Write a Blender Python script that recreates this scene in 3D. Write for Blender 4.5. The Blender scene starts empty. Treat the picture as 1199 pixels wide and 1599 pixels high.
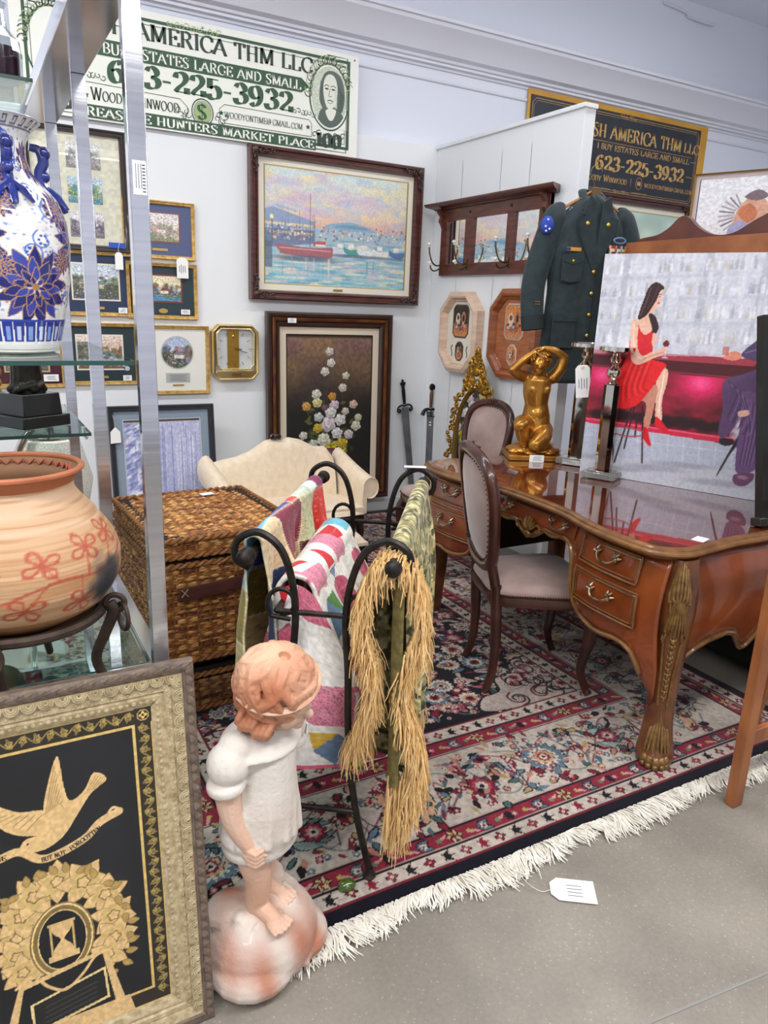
import bpy, math, random
import numpy as np
from math import sin, cos, pi, sqrt, atan2, radians
from mathutils import Vector, Matrix
random.seed(7); rng = np.random.default_rng(7)
S = bpy.context.scene; COL = S.collection

# ---------------------------------------------------------------- camera
PITCH, ROLL, YAW, CAMH = .2713, .0395, .5157, 1.5
fw = Vector((sin(YAW)*cos(PITCH), cos(YAW)*cos(PITCH), -sin(PITCH)))
r0 = Vector((cos(YAW), -sin(YAW), 0)); u0 = r0.cross(fw)
rr = r0*cos(ROLL)+u0*sin(ROLL); uu = -r0*sin(ROLL)+u0*cos(ROLL)
cd = bpy.data.cameras.new('camera'); cam = bpy.data.objects.new('camera', cd); COL.objects.link(cam)
cd.sensor_fit = 'VERTICAL'; cd.sensor_height = 24; cd.lens = 24*1151/1599; cd.clip_start = .02
m = Matrix((rr, uu, -fw)).transposed().to_4x4(); m.translation = (0, 0, CAMH); cam.matrix_world = m
S.camera = cam
# ---------------------------------------------------------------- world, lights, exposure
w = bpy.data.worlds.new('world'); S.world = w; w.use_nodes = True
w.node_tree.nodes['Background'].inputs[0].default_value = (.86, .9, 1, 1)
w.node_tree.nodes['Background'].inputs[1].default_value = .55
for x, y, e in ((-1.6, 2.9, 60), (1.3, 2.9, 10), (4.2, 2.9, 14), (-1.6, -.2, 64), (1.3, -.2, 46), (4.2, -.2, 28), (1.3, -3.2, 36)):
    ld = bpy.data.lights.new('strip', 'AREA'); ld.shape = 'RECTANGLE'; ld.size = 2.4; ld.size_y = .22
    ld.energy = e; ld.color = (1, .985, .965)
    lo = bpy.data.objects.new('strip_light_lamp', ld); COL.objects.link(lo); lo.location = (x, y, 3.78)
    if y < 0:                                                      # lowered strips behind the camera, with an added upward fill to brighten the ceiling
        l2 = ld.copy(); l2.energy = e*.9; o2 = bpy.data.objects.new('added_ceiling_fill', l2); COL.objects.link(o2); o2.location = (x, y, 3.62); o2.rotation_euler = (pi, 0, 0); lo.location.z = 3.48
S.view_settings.view_transform = 'Standard'; S.view_settings.look = 'None'
S.view_settings.gamma = 1; S.view_settings.use_curve_mapping = False; S.view_settings.exposure = 0.40

# ---------------------------------------------------------------- materials
def hx(c):
    if isinstance(c, str): c = [int(c[i:i+2], 16)/255 for i in (0, 2, 4)]
    return tuple(v/12.92 if v <= .04045 else ((v+.055)/1.055)**2.4 for v in c)
MC = {}
def M(name, col, rough=.5, metal=0, col2=None, ns=6, st=(1, 1, 1), bump=0, bs=80, coat=0, spec=.5, sheen=0, vc=False, emit=0, contrast=.5, alpha=1):
    """procedural principled material: noise mix of two colours, fine noise bump; vc = multiply by the colour attribute"""
    if name in MC: return MC[name]
    mt = bpy.data.materials.new(name); mt.use_nodes = True; nt = mt.node_tree; N, L = nt.nodes, nt.links
    b = N['Principled BSDF']; b.inputs['Roughness'].default_value = rough; b.inputs['Metallic'].default_value = metal
    b.inputs['Specular IOR Level'].default_value = spec; b.inputs['Coat Weight'].default_value = coat; b.inputs['Coat Roughness'].default_value = .04
    if sheen: b.inputs['Sheen Weight'].default_value = sheen; b.inputs['Sheen Roughness'].default_value = .4
    tc = N.new('ShaderNodeTexCoord'); mp = N.new('ShaderNodeMapping'); mp.inputs['Scale'].default_value = st; L.new(tc.outputs['Object'], mp.inputs[0])
    out = None
    if vc:
        at = N.new('ShaderNodeAttribute'); at.attribute_name = 'Col'; out = at.outputs['Color']
    c1 = hx(col)+(1,)
    if col2 is not None:
        nz = N.new('ShaderNodeTexNoise'); nz.inputs['Scale'].default_value = ns; nz.inputs['Detail'].default_value = 6; L.new(mp.outputs[0], nz.inputs['Vector'])
        rp = N.new('ShaderNodeValToRGB'); L.new(nz.outputs[0], rp.inputs[0])
        rp.color_ramp.elements[0].position = .5-contrast*.3; rp.color_ramp.elements[1].position = .5+contrast*.3
        rp.color_ramp.elements[0].color = c1; rp.color_ramp.elements[1].color = hx(col2)+(1,)
        if out is None: out = rp.outputs[0]
        else:
            mx = N.new('ShaderNodeMix'); mx.data_type = 'RGBA'; mx.blend_type = 'MULTIPLY'; mx.inputs[0].default_value = 1
            L.new(out, mx.inputs[6]); L.new(rp.outputs[0], mx.inputs[7]); out = mx.outputs[2]
    if out is None: b.inputs['Base Color'].default_value = c1
    else: L.new(out, b.inputs['Base Color'])
    if bump:
        nb = N.new('ShaderNodeTexNoise'); nb.inputs['Scale'].default_value = bs; nb.inputs['Detail'].default_value = 3; L.new(mp.outputs[0], nb.inputs['Vector'])
        bp = N.new('ShaderNodeBump'); bp.inputs['Strength'].default_value = bump; bp.inputs['Distance'].default_value = .004
        L.new(nb.outputs[0], bp.inputs['Height']); L.new(bp.outputs[0], b.inputs['Normal'])
    if emit:
        b.inputs['Emission Color'].default_value = c1; b.inputs['Emission Strength'].default_value = emit
    MC[name] = mt; return mt
def VC(name, rough=.5, bump=0, bs=200, metal=0, coat=0, spec=.5, sheen=0): return M(name, 'ffffff', rough, metal, None, bump=bump, bs=bs, coat=coat, spec=spec, sheen=sheen, vc=True)
def pane_mat(name, tint, gloss=1, ior=1.5, rough=0):
    if name in MC: return MC[name]
    mt = bpy.data.materials.new(name); mt.use_nodes = True; nt = mt.node_tree; N, L = nt.nodes, nt.links
    N.remove(N['Principled BSDF']); o = N['Material Output']
    t = N.new('ShaderNodeBsdfTransparent'); t.inputs[0].default_value = hx(tint)+(1,)
    g = N.new('ShaderNodeBsdfGlossy'); g.inputs['Roughness'].default_value = rough; g.inputs[0].default_value = (gloss, gloss, gloss, 1)
    lw = N.new('ShaderNodeLayerWeight'); lw.inputs[0].default_value = .5; pw = N.new('ShaderNodeMath'); pw.operation = 'POWER'; pw.inputs[1].default_value = 4; L.new(lw.outputs['Facing'], pw.inputs[0])
    f = N.new('ShaderNodeMath'); f.operation = 'MULTIPLY_ADD'; f.inputs[1].default_value = .9; f.inputs[2].default_value = ((ior-1)/(ior+1))**2; L.new(pw.outputs[0], f.inputs[0]); mx = N.new('ShaderNodeMixShader')
    L.new(f.outputs[0], mx.inputs[0]); L.new(t.outputs[0], mx.inputs[1]); L.new(g.outputs[0], mx.inputs[2]); L.new(mx.outputs[0], o.inputs[0])
    MC[name] = mt; return mt
PANE = pane_mat('thin_clear_glass', 'ffffff', .6, 1.22)
SHELF = pane_mat('shelf_glass', 'dfeeea', .8, 1.45)
# ---------------------------------------------------------------- mesh helpers
def cr(pts, n=6, closed=False):
    """Catmull-Rom resample"""
    P = [Vector(p) for p in pts]; out = []; L = len(P)
    for i in range(L if closed else L-1):
        g = (lambda k: P[k % L]) if closed else (lambda k: P[max(0, min(L-1, k))])
        a, b, c, d = g(i-1), g(i), g(i+1), g(i+2)
        for k in range(n):
            t = k/n; out.append(.5*((2*b)+(c-a)*t+(2*a-5*b+4*c-d)*t*t+(3*b-a-3*c+d)*t**3))
    if not closed: out.append(P[-1])
    return out
def interp(xs, ys, x): return float(np.interp(x, xs, ys))
class MB:
    def __init__(s): s.v = []; s.f = []
    def add(s, v, f, mx=None):
        o = len(s.v)
        s.v += [tuple(mx @ Vector(p)) for p in v] if mx is not None else [tuple(p) for p in v]
        s.f += [tuple(i+o for i in q) for q in f]; return s
    def box(s, c, d, rot=None, taper=1):
        hx_, hy, hz = d[0]/2, d[1]/2, d[2]/2
        v = [(x*(taper if z > 0 else 1), y*(taper if z > 0 else 1), z) for x, y, z in ((-hx_, -hy, -hz), (hx_, -hy, -hz), (hx_, hy, -hz), (-hx_, hy, -hz), (-hx_, -hy, hz), (hx_, -hy, hz), (hx_, hy, hz), (-hx_, hy, hz))]
        mx = Matrix.Translation(c)
        if rot is not None: mx = mx @ (Matrix.Rotation(rot[2], 4, 'Z') @ Matrix.Rotation(rot[1], 4, 'Y') @ Matrix.Rotation(rot[0], 4, 'X'))
        return s.add(v, [(0, 3, 2, 1), (4, 5, 6, 7), (0, 1, 5, 4), (1, 2, 6, 5), (2, 3, 7, 6), (3, 0, 4, 7)], mx)
    def tube(s, pts, r, n=8, closed=False, cap=True, flat=1, up=None):
        P = [Vector(p) for p in pts]; L = len(P); rs = r if isinstance(r, (list, tuple)) else [r]*L
        T = [(P[(i+1) % L]-P[i-1] if closed else P[min(L-1, i+1)]-P[max(0, i-1)]).normalized() for i in range(L)]
        a = Vector(up) if up else (Vector((0, 0, 1)) if abs(T[0].z) < .9 else Vector((1, 0, 0)))
        v = []
        nrm = (a-T[0]*a.dot(T[0])).normalized()
        for i in range(L):
            nrm = (nrm-T[i]*nrm.dot(T[i]))
            if up: nrm = a-T[i]*a.dot(T[i])
            nrm = nrm.normalized() if nrm.length > 1e-6 else Vector((1, 0, 0)); b = T[i].cross(nrm)
            for k in range(n):
                t = 2*pi*(k+.5)/n; v.append(P[i]+nrm*(cos(t)*rs[i]*flat)+b*(sin(t)*rs[i]))
        f = [(i*n+k, i*n+(k+1) % n, ((i+1) % L)*n+(k+1) % n, ((i+1) % L)*n+k) for i in range(L if closed else L-1) for k in range(n)]
        if cap and not closed: f += [tuple(range(n))[::-1], tuple((L-1)*n+k for k in range(n))]
        return s.add(v, f)
    def lathe(s, prof, n=32, mx=None, sq=None, cap=True):
        v = []; L = len(prof)
        for r, z in prof:
            for k in range(n): t = 2*pi*k/n; v.append((r*cos(t), r*sin(t), z))
        f = [(i*n+k, i*n+(k+1) % n, (i+1)*n+(k+1) % n, (i+1)*n+k) for i in range(L-1) for k in range(n)]
        if cap: f += [tuple(range(n))[::-1], tuple((L-1)*n+k for k in range(n))]
        return s.add(v, f, mx)
    def ell(s, c, r, n=12, m=8, mx=None):
        if isinstance(r, (int, float)): r = (r, r, r)
        v = [(c[0], c[1], c[2]-r[2])]
        R = mx if mx is not None else Matrix()
        for j in range(1, m):
            p = -pi/2+pi*j/m
            for k in range(n): t = 2*pi*k/n; v.append((c[0]+r[0]*cos(p)*cos(t), c[1]+r[1]*cos(p)*sin(t), c[2]+r[2]*sin(p)))
        v.append((c[0], c[1], c[2]+r[2])); e = len(v)-1
        f = [(0, 1+(k+1) % n, 1+k) for k in range(n)]+[(1+(j-1)*n+k, 1+(j-1)*n+(k+1) % n, 1+j*n+(k+1) % n, 1+j*n+k) for j in range(1, m-1) for k in range(n)]
        f += [(e, 1+(m-2)*n+k, 1+(m-2)*n+(k+1) % n) for k in range(n)]
        if mx is not None:
            C = Vector(c); v = [C+mx.to_3x3() @ (Vector(p)-C) for p in v]
        return s.add(v, f)
    def prism(s, pts, y0, y1, ax='y'):
        n = len(pts)
        fn = {'y': lambda p, d: (p[0], d, p[1]), 'z': lambda p, d: (p[0], p[1], d), 'x': lambda p, d: (d, p[0], p[1])}[ax]
        v = [fn(p, y0) for p in pts]+[fn(p, y1) for p in pts]
        return s.add(v, [tuple(range(n)), tuple(range(n, 2*n))[::-1]]+[(i, (i+1) % n, n+(i+1) % n, n+i) for i in range(n)])
    def grid(s, fn, nu, nv, cu=False):
        v = [fn(i/(nu if cu else nu-1), j/(nv-1)) for j in range(nv) for i in range(nu)]
        return s.add(v, [(j*nu+i, j*nu+(i+1) % nu, (j+1)*nu+(i+1) % nu, (j+1)*nu+i) for j in range(nv-1) for i in range(nu if cu else nu-1)])
    def fr(s, pts, prof, sides=None):
        """mitred frame: pts CCW loop in XZ, prof list of (inset, y); closed profile"""
        n = len(pts); rings = []
        for ins, y in prof:
            ring = []
            for i in range(n):
                p0, p1, p2 = Vector(pts[i-1]), Vector(pts[i]), Vector(pts[(i+1) % n])
                d1 = (p1-p0).normalized(); d2 = (p2-p1).normalized(); n1 = Vector((-d1.y, d1.x)); n2 = Vector((-d2.y, d2.x))
                q = p1+(n1+n2)*(ins/(1+n1.dot(n2))); ring.append((q.x, y, q.y))
            rings.append(ring)
        k = len(prof); v = [p for r in rings for p in r]
        return s.add(v, [(a*n+i, a*n+(i+1) % n, ((a+1) % k)*n+(i+1) % n, ((a+1) % k)*n+i) for a in range(k) for i in range(n)])
def B(name, mb, mat, parent=None, smooth=True, bev=0, ang=40, kind=None, label=None, loc=None, sub=0, norm=True, cols=None):
    me = bpy.data.meshes.new(name); me.from_pydata(mb.v, [], mb.f)
    if norm and len(mb.f) < 40000:
        import bmesh
        bm = bmesh.new(); bm.from_mesh(me); bmesh.ops.recalc_face_normals(bm, faces=bm.faces); bm.to_mesh(me); bm.free()
    if smooth: me.shade_smooth(); me.set_sharp_from_angle(angle=radians(ang))
    me.materials.append(mat)
    if cols is not None:
        ca = me.color_attributes.new('Col', 'FLOAT_COLOR', 'POINT'); c4 = np.ones((len(me.vertices), 4), np.float32); c4[:, :3] = cols
        ca.data.foreach_set('color', c4.ravel())
    o = bpy.data.objects.new(name, me); COL.objects.link(o); o.parent = parent
    if loc: o.location = loc
    if bev:
        b = o.modifiers.new('Bevel', 'BEVEL'); b.width = bev; b.segments = 2; b.limit_method = 'ANGLE'; b.angle_limit = radians(50)
    if sub: b = o.modifiers.new('Sub', 'SUBSURF'); b.levels = b.render_levels = sub
    if kind: o['kind'] = kind
    if label: o['label'] = label
    return o
def thing(name, label, cat, loc=(0, 0, 0), rz=0, group=None, rx=0, ry=0):
    o = bpy.data.objects.new(name, None); COL.objects.link(o); o.empty_display_size = .05
    o.location = loc; o.rotation_euler = (rx, ry, rz); o['label'] = label; o['category'] = cat
    if group: o['group'] = group
    return o
def tag(o, label, cat, group=None):
    o['label'] = label; o['category'] = cat
    if group: o['group'] = group
    return o
def dup(root, loc, rz, label):
    def cp(o, par):
        c = o.copy(); COL.objects.link(c); c.parent = par
        for ch in kids(o): cp(ch, c)
        return c
    allo = list(bpy.data.objects); kids = lambda o: [q for q in allo if q.parent == o]
    r = cp(root, None); r.location = loc; r.rotation_euler[2] = rz; r['label'] = label; return r
def blob(name, mb, mat, parent, voxel=.004, it=6, fac=.6, label=None, colfn=None, loc=None):
    """union of overlapping closed shapes into ONE continuous smooth surface (voxel remesh + smooth)"""
    me = bpy.data.meshes.new('t'); me.from_pydata(mb.v, [], mb.f); o = bpy.data.objects.new('t', me); COL.objects.link(o)
    import bmesh
    bm = bmesh.new(); bm.from_mesh(me); bmesh.ops.recalc_face_normals(bm, faces=bm.faces); bm.to_mesh(me); bm.free()
    r = o.modifiers.new('r', 'REMESH'); r.mode = 'VOXEL'; r.voxel_size = voxel
    s = o.modifiers.new('s', 'SMOOTH'); s.iterations = it; s.factor = fac
    dg = bpy.context.evaluated_depsgraph_get(); dg.update(); me2 = bpy.data.meshes.new_from_object(o.evaluated_get(dg)); me2.name = name
    bpy.data.objects.remove(o); bpy.data.meshes.remove(me)
    me2.shade_smooth(); me2.materials.clear(); me2.materials.append(mat)
    if colfn:
        n = len(me2.vertices); co = np.empty(n*3, np.float32); me2.vertices.foreach_get('co', co); no = np.empty(n*3, np.float32); me2.vertices.foreach_get('normal', no)
        ca = me2.color_attributes.new('Col', 'FLOAT_COLOR', 'POINT'); c4 = np.ones((n, 4), np.float32); c4[:, :3] = colfn(co.reshape(-1, 3), no.reshape(-1, 3)); ca.data.foreach_set('color', c4.ravel())
    q = bpy.data.objects.new(name, me2); COL.objects.link(q); q.parent = parent
    if label: q['label'] = label
    if loc: q.location = loc
    return q
def caps(mb, p0, p1, ra, rb, n=12, m=5):
    """tapered capsule"""
    P0, P1 = Vector(p0), Vector(p1); d = P1-P0; L = d.length; q = Vector((0, 0, 1)).rotation_difference(d.normalized()).to_matrix().to_4x4()
    prof = [(max(1e-4, ra*cos(a)), ra*sin(a)) for a in [-pi/2+pi/2*i/m for i in range(m+1)]]+[(max(1e-4, rb*cos(a)), L+rb*sin(a)) for a in [pi/2*i/m for i in range(m+1)]]
    mb.lathe(prof, n, Matrix.Translation(P0) @ q); return mb
def limb(mb, pts, rs, n=14):
    P = cr(pts, 5); R = [interp(range(len(rs)), rs, i/5) for i in range(len(P))]
    mb.tube(P, R, n); mb.ell(P[0], R[0], n, 8); mb.ell(P[-1], R[-1], n, 8)
def sq(cx, cz, w, h): return [(cx-w/2, cz-h/2), (cx+w/2, cz-h/2), (cx+w/2, cz+h/2), (cx-w/2, cz+h/2)]
def octa(w, h, c, cx=0, cz=0):
    a, b = w/2, h/2; return [(cx+x, cz+z) for x, z in ((-a+c, -b), (a-c, -b), (a, -b+c), (a, b-c), (a-c, b), (-a+c, b), (-a, b-c), (-a, -b+c))]
def oval(w, h, n=40, cx=0, cz=0): return [(cx+w/2*cos(2*pi*i/n), cz+h/2*sin(2*pi*i/n)) for i in range(n)]
# ---------------------------------------------------------------- painted-surface raster (vertex colours on a fine grid)
class Pic:
    def __init__(s, W, H, nx, bg):
        s.W, s.H, s.nx = W, H, nx; s.ny = max(4, int(nx*H/W)); s.a = np.empty((s.ny, nx, 3), np.float32); s.a[:] = s.c(bg)
        s.xs = np.linspace(0, W, nx); s.ys = np.linspace(0, H, s.ny)
    def c(s, col): return np.array([int(col[i:i+2], 16)/255 for i in (0, 2, 4)], np.float32) if isinstance(col, str) else np.array(col, np.float32)
    def pt(s, x0, y0, x1, y1):
        i0, i1 = np.searchsorted(s.xs, [x0, x1]); j0, j1 = np.searchsorted(s.ys, [y0, y1])
        i0 = max(0, i0-1); j0 = max(0, j0-1); i1 = min(s.nx, i1+1); j1 = min(s.ny, j1+1)
        if i1 <= i0 or j1 <= j0: return None
        X, Y = np.meshgrid(s.xs[i0:i1], s.ys[j0:j1]); return (slice(j0, j1), slice(i0, i1)), X, Y
    def put(s, sl, m, col, al=1):
        k = (m*al)[..., None].astype(np.float32); s.a[sl] = s.a[sl]*(1-k)+s.c(col)*k
    def poly(s, P, col, al=1):
        P = np.array(P, float); r = s.pt(P[:, 0].min(), P[:, 1].min(), P[:, 0].max(), P[:, 1].max())
        if r is None: return
        sl, X, Y = r; ins = np.zeros(X.shape, bool)
        for (x0, y0), (x1, y1) in zip(P, np.roll(P, -1, 0)):
            if y0 == y1: continue
            ins ^= ((y0 > Y) != (y1 > Y)) & (X < (x1-x0)*(Y-y0)/(y1-y0)+x0)
        s.put(sl, ins, col, al)
    def sp(s, P, col, al=1, n=5): s.poly([tuple(p[:2]) for p in cr([(x, y, 0) for x, y in P], n, True)], col, al)
    def ell(s, cx, cy, rx, ry, col, rot=0, al=1, soft=0):
        R = max(rx, ry)*(1+soft); r = s.pt(cx-R, cy-R, cx+R, cy+R)
        if r is None: return
        sl, X, Y = r; dx, dy = X-cx, Y-cy; u = (dx*cos(rot)+dy*sin(rot))/rx; v = (-dx*sin(rot)+dy*cos(rot))/ry; d = np.sqrt(u*u+v*v)
        s.put(sl, (d <= 1)*1. if not soft else np.clip((1+soft-d)/(2*soft), 0, 1), col, al)
    def line(s, P, w, col, al=1):
        for (x0, y0), (x1, y1) in zip(P[:-1], P[1:]):
            h = w/2; r = s.pt(min(x0, x1)-h, min(y0, y1)-h, max(x0, x1)+h, max(y0, y1)+h)
            if r is None: continue
            sl, X, Y = r; L = (x1-x0)**2+(y1-y0)**2+1e-12; t = np.clip(((X-x0)*(x1-x0)+(Y-y0)*(y1-y0))/L, 0, 1)
            d = np.hypot(X-x0-t*(x1-x0), Y-y0-t*(y1-y0)); s.put(sl, np.clip((h-d)/(s.W/s.nx)+.5, 0, 1), col, al)
    def curve(s, P, w, col, al=1, n=6): s.line([tuple(p[:2]) for p in cr([(x, y, 0) for x, y in P], n)], w, col, al)
    def rect(s, x0, y0, x1, y1, col, al=1):
        r = s.pt(x0, y0, x1, y1)
        if r: s.put(r[0], ((r[1] >= x0) & (r[1] <= x1) & (r[2] >= y0) & (r[2] <= y1))*1., col, al)
    def vg(s, y0, y1, c0, c1, x0=-9, x1=9):
        r = s.pt(max(x0, 0), y0, min(x1, s.W), y1)
        if r is None: return
        t = np.clip((r[2]-y0)/(y1-y0), 0, 1)[..., None]; s.a[r[0]] = s.c(c0)*(1-t)+s.c(c1)*t
    def fld(s, sx, sy=None, seed=1):
        """smooth noise field 0..1, feature counts sx, sy"""
        sy = sy or max(2, int(sx*s.H/s.W)); g = np.random.default_rng(seed).random((sy+2, sx+2)); X, Y = np.meshgrid(s.xs/s.W*sx, s.ys/s.H*sy)
        i = X.astype(int); j = Y.astype(int); fx = X-i; fy = Y-j; fx = fx*fx*(3-2*fx); fy = fy*fy*(3-2*fy)
        return g[j, i]*(1-fx)*(1-fy)+g[j, i+1]*fx*(1-fy)+g[j+1, i]*(1-fx)*fy+g[j+1, i+1]*fx*fy
    def mot(s, sx, sy=None, amp=.1, seed=1): s.a *= (1+amp*2*(s.fld(sx, sy, seed)-.5))[..., None]; s.a = np.clip(s.a, 0, 1)
    def mix(s, f, col): s.a = s.a*(1-f[..., None])+s.c(col)*f[..., None]
    def ros(s, cx, cy, r, n, cols, jag=.2, rot=0, sq_=1, sharp=False):
        """petalled rosette: cols from the outside in as (fraction, colour)"""
        p = s.pt(cx-r, cy-r, cx+r, cy+r)
        if p is None: return
        sl, X, Y = p; dx, dy = X-cx, (Y-cy)/sq_; d = np.hypot(dx, dy); th = np.arctan2(dy, dx)+rot
        k = np.abs(((th*n/(2*pi)) % 1)*2-1) if sharp else .5+.5*np.cos(n*th)
        for fr_, c in cols: s.put(sl, (d < r*fr_*(1-jag+jag*k))*1., c)
    def leaf(s, cx, cy, L, wd, ang, col, edge=None, teeth=0, bend=0):
        p = s.pt(cx-L, cy-L, cx+L, cy+L)
        if p is None: return
        sl, X, Y = p; dx, dy = X-cx, Y-cy; u = (dx*cos(ang)+dy*sin(ang))/L; v = (-dx*sin(ang)+dy*cos(ang)); v = v-bend*L*(u*u-.3); uc = np.clip(u, 0, 1)
        w_ = wd*np.sin(pi*uc**.8)*(1-.35*teeth*((uc*9) % 1)) if teeth else wd*np.sin(pi*uc**.8)
        ok = (u > 0) & (u < 1)
        if edge is not None: s.put(sl, (ok & (np.abs(v) < w_+s.W/s.nx*1.1))*1., edge)
        s.put(sl, (ok & (np.abs(v) < w_))*1., col)
def lin(a): a = np.clip(a, 0, 1); return np.where(a <= .04045, a/12.92, ((a+.055)/1.055)**2.4)
def plate(name, pic, mat, parent, x0, z0, y=0, relief=None, label=None, w=None):
    """flat painted sheet standing in local XZ, front towards -Y"""
    nx, ny = pic.nx, pic.ny; X, Z = np.meshgrid(pic.xs+x0, pic.ys+z0); Y = np.full_like(X, y)
    if relief is not None: Y = Y-relief
    return gmesh(name, np.stack([X, Y, Z], -1), lin(pic.a), mat, parent, label)
def gmesh(name, P, C, mat, parent, label=None, kind=None, closeu=False):
    ny, nx = P.shape[:2]; me = bpy.data.meshes.new(name); me.vertices.add(nx*ny); me.vertices.foreach_set('co', P.astype(np.float32).ravel())
    idx = np.arange(nx*ny).reshape(ny, nx)
    if closeu: idx = np.concatenate([idx, idx[:, :1]], 1)
    q = np.stack([idx[:-1, :-1], idx[:-1, 1:], idx[1:, 1:], idx[1:, :-1]], -1).reshape(-1, 4); n = len(q)
    me.loops.add(n*4); me.loops.foreach_set('vertex_index', q.ravel().astype(np.int32)); me.polygons.add(n)
    me.polygons.foreach_set('loop_start', np.arange(0, n*4, 4, dtype=np.int32)); me.polygons.foreach_set('use_smooth', np.ones(n, bool)); me.update(calc_edges=True)
    if C is not None:
        ca = me.color_attributes.new('Col', 'FLOAT_COLOR', 'POINT'); c4 = np.ones((nx*ny, 4), np.float32); c4[:, :3] = C.reshape(-1, 3); ca.data.foreach_set('color', c4.ravel())
    me.materials.append(mat); o = bpy.data.objects.new(name, me); COL.objects.link(o); o.parent = parent
    if label: o['label'] = label
    if kind: o['kind'] = kind
    return o
PRINT = VC('printed_paper', .6); CANVAS = VC('painted_canvas', .55, .25, 500)
# ---------------------------------------------------------------- serif lettering drawn as strokes
def _g(t): return t
FONT = {'A': (.74, 'l0 0 .36 1;l.34 1 .7 0;l.14 .34 .56 .34;s0 0;s.7 0'), 'B': (.62, 'l.12 0 .12 1;c.28 .755 .24 .235 90 -90;c.3 .26 .27 .25 90 -90;l.12 .99 .3 .99;l.12 .52 .3 .52;l.12 .01 .3 .01;s.12 0;s.12 1'),
 'C': (.68, 'c.4 .5 .36 .5 48 312;l.66 .94 .66 .68;l.66 .22 .66 .1'), 'D': (.72, 'l.12 0 .12 1;c.3 .5 .38 .49 90 -90;l.1 .99 .3 .99;l.1 .01 .3 .01;s.12 0;s.12 1'),
 'E': (.6, 'l.12 0 .12 1;l.12 .99 .56 .99;l.12 .5 .42 .5;l.12 .01 .58 .01;l.55 1 .55 .8;l.57 0 .57 .24;l.41 .38 .41 .62;s.12 0;s.12 1'), 'F': (.58, 'l.12 0 .12 1;l.12 .99 .56 .99;l.12 .5 .42 .5;l.55 1 .55 .78;l.41 .38 .41 .62;s.12 0;s.12 1'),
 'G': (.74, 'c.4 .5 .36 .5 48 330;l.66 .94 .66 .7;l.66 .06 .66 .42;s.64 .42'), 'H': (.74, 'l.12 0 .12 1;l.6 0 .6 1;l.12 .5 .6 .5;s.12 0;s.12 1;s.6 0;s.6 1'), 'I': (.3, 'l.15 0 .15 1;s.15 0;s.15 1'),
 'K': (.72, 'l.12 0 .12 1;l.14 .4 .6 1;l.28 .56 .64 0;s.12 0;s.12 1;s.6 1;s.64 0'), 'L': (.58, 'l.12 0 .12 1;l.12 .01 .54 .01;l.54 0 .54 .28;s.12 0;s.12 1'),
 'M': (.9, 'l.12 0 .12 1;l.14 1 .44 .05;l.44 .05 .74 1;l.76 0 .76 1;s.12 0;s.1 1;s.76 0;s.78 1'), 'N': (.74, 'l.12 0 .12 1;l.12 1 .6 0;l.6 0 .6 1;s.12 0;s.1 1;s.6 1'), 'O': (.76, 'c.38 .5 .33 .5 0 360'),
 'P': (.62, 'l.12 0 .12 1;c.28 .735 .27 .255 90 -90;l.12 .99 .3 .99;l.12 .48 .3 .48;s.12 0;s.12 1'), 'R': (.7, 'l.12 0 .12 1;c.28 .755 .26 .235 90 -90;l.12 .99 .3 .99;l.12 .52 .3 .52;l.36 .5 .62 0;s.12 0;s.12 1;s.64 0'),
 'S': (.58, 'p.5 .8 .42 .96 .27 1 .12 .92 .09 .74 .2 .58 .38 .46 .49 .3 .46 .1 .3 0 .16 .03 .08 .2;l.5 .98 .5 .74;l.08 .26 .08 .02'), 'T': (.66, 'l.33 0 .33 1;l.04 .99 .62 .99;l.05 1 .05 .76;l.61 1 .61 .76;s.33 0'),
 'U': (.74, 'p.12 1 .12 .3 .2 .06 .36 0 .52 .06 .6 .3 .6 1;s.12 1;s.6 1'), 'V': (.7, 'l.04 1 .36 0;l.36 0 .66 1;s.04 1;s.66 1'), 'W': (1, 'l.04 1 .28 0;l.28 0 .5 .9;l.48 1 .72 0;l.72 0 .96 1;s.04 1;s.5 1;s.96 1'), 'Y': (.68, 'l.04 1 .34 .46;l.64 1 .34 .46;l.34 0 .34 .48;s.04 1;s.64 1;s.34 0'),
 '0': (.62, 'c.3 .5 .24 .5 0 360'), '1': (.44, 'l.24 0 .24 1;l.08 .8 .24 .98;s.24 0'), '2': (.6, 'p.08 .72 .14 .94 .3 1 .46 .92 .5 .72 .4 .5 .2 .26 .07 .04;l.06 .06 .54 .06;l.53 0 .53 .3'), '3': (.6, 'p.1 .8 .2 .98 .34 1 .48 .86 .46 .66 .26 .54;p.26 .54 .48 .46 .54 .26 .44 .06 .26 0 .12 .06 .08 .24'),
 '5': (.6, 'l.14 1 .14 .5;l.14 .97 .5 .97;p.14 .5 .3 .62 .46 .56 .54 .34 .48 .1 .3 0 .14 .04 .08 .22'), '6': (.62, 'p.5 .86 .4 .98 .26 .94 .12 .7 .09 .34 .16 .08 .3 0 .46 .08 .53 .3 .46 .52 .3 .6 .14 .5'), '9': (.62, 'p.1 .14 .2 .02 .34 .06 .48 .3 .51 .66 .44 .92 .3 1 .14 .92 .07 .7 .14 .48 .3 .4 .46 .5'),
 '-': (.4, 'h.04 .42 .36 .42'), '.': (.2, 'd.1 .05'), '$': (.6, 'p.5 .78 .42 .9 .27 .94 .12 .87 .09 .7 .2 .56 .38 .46 .49 .3 .46 .14 .3 .06 .16 .09 .08 .24;t.29 -.08 .29 1.08'), '@': (.9, 'c.45 .5 .4 .46 20 330;c.45 .5 .18 .2 0 360;p.63 .7 .62 .4 .72 .3 .82 .4 .84 .6'), ' ': (.34, '')}
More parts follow.
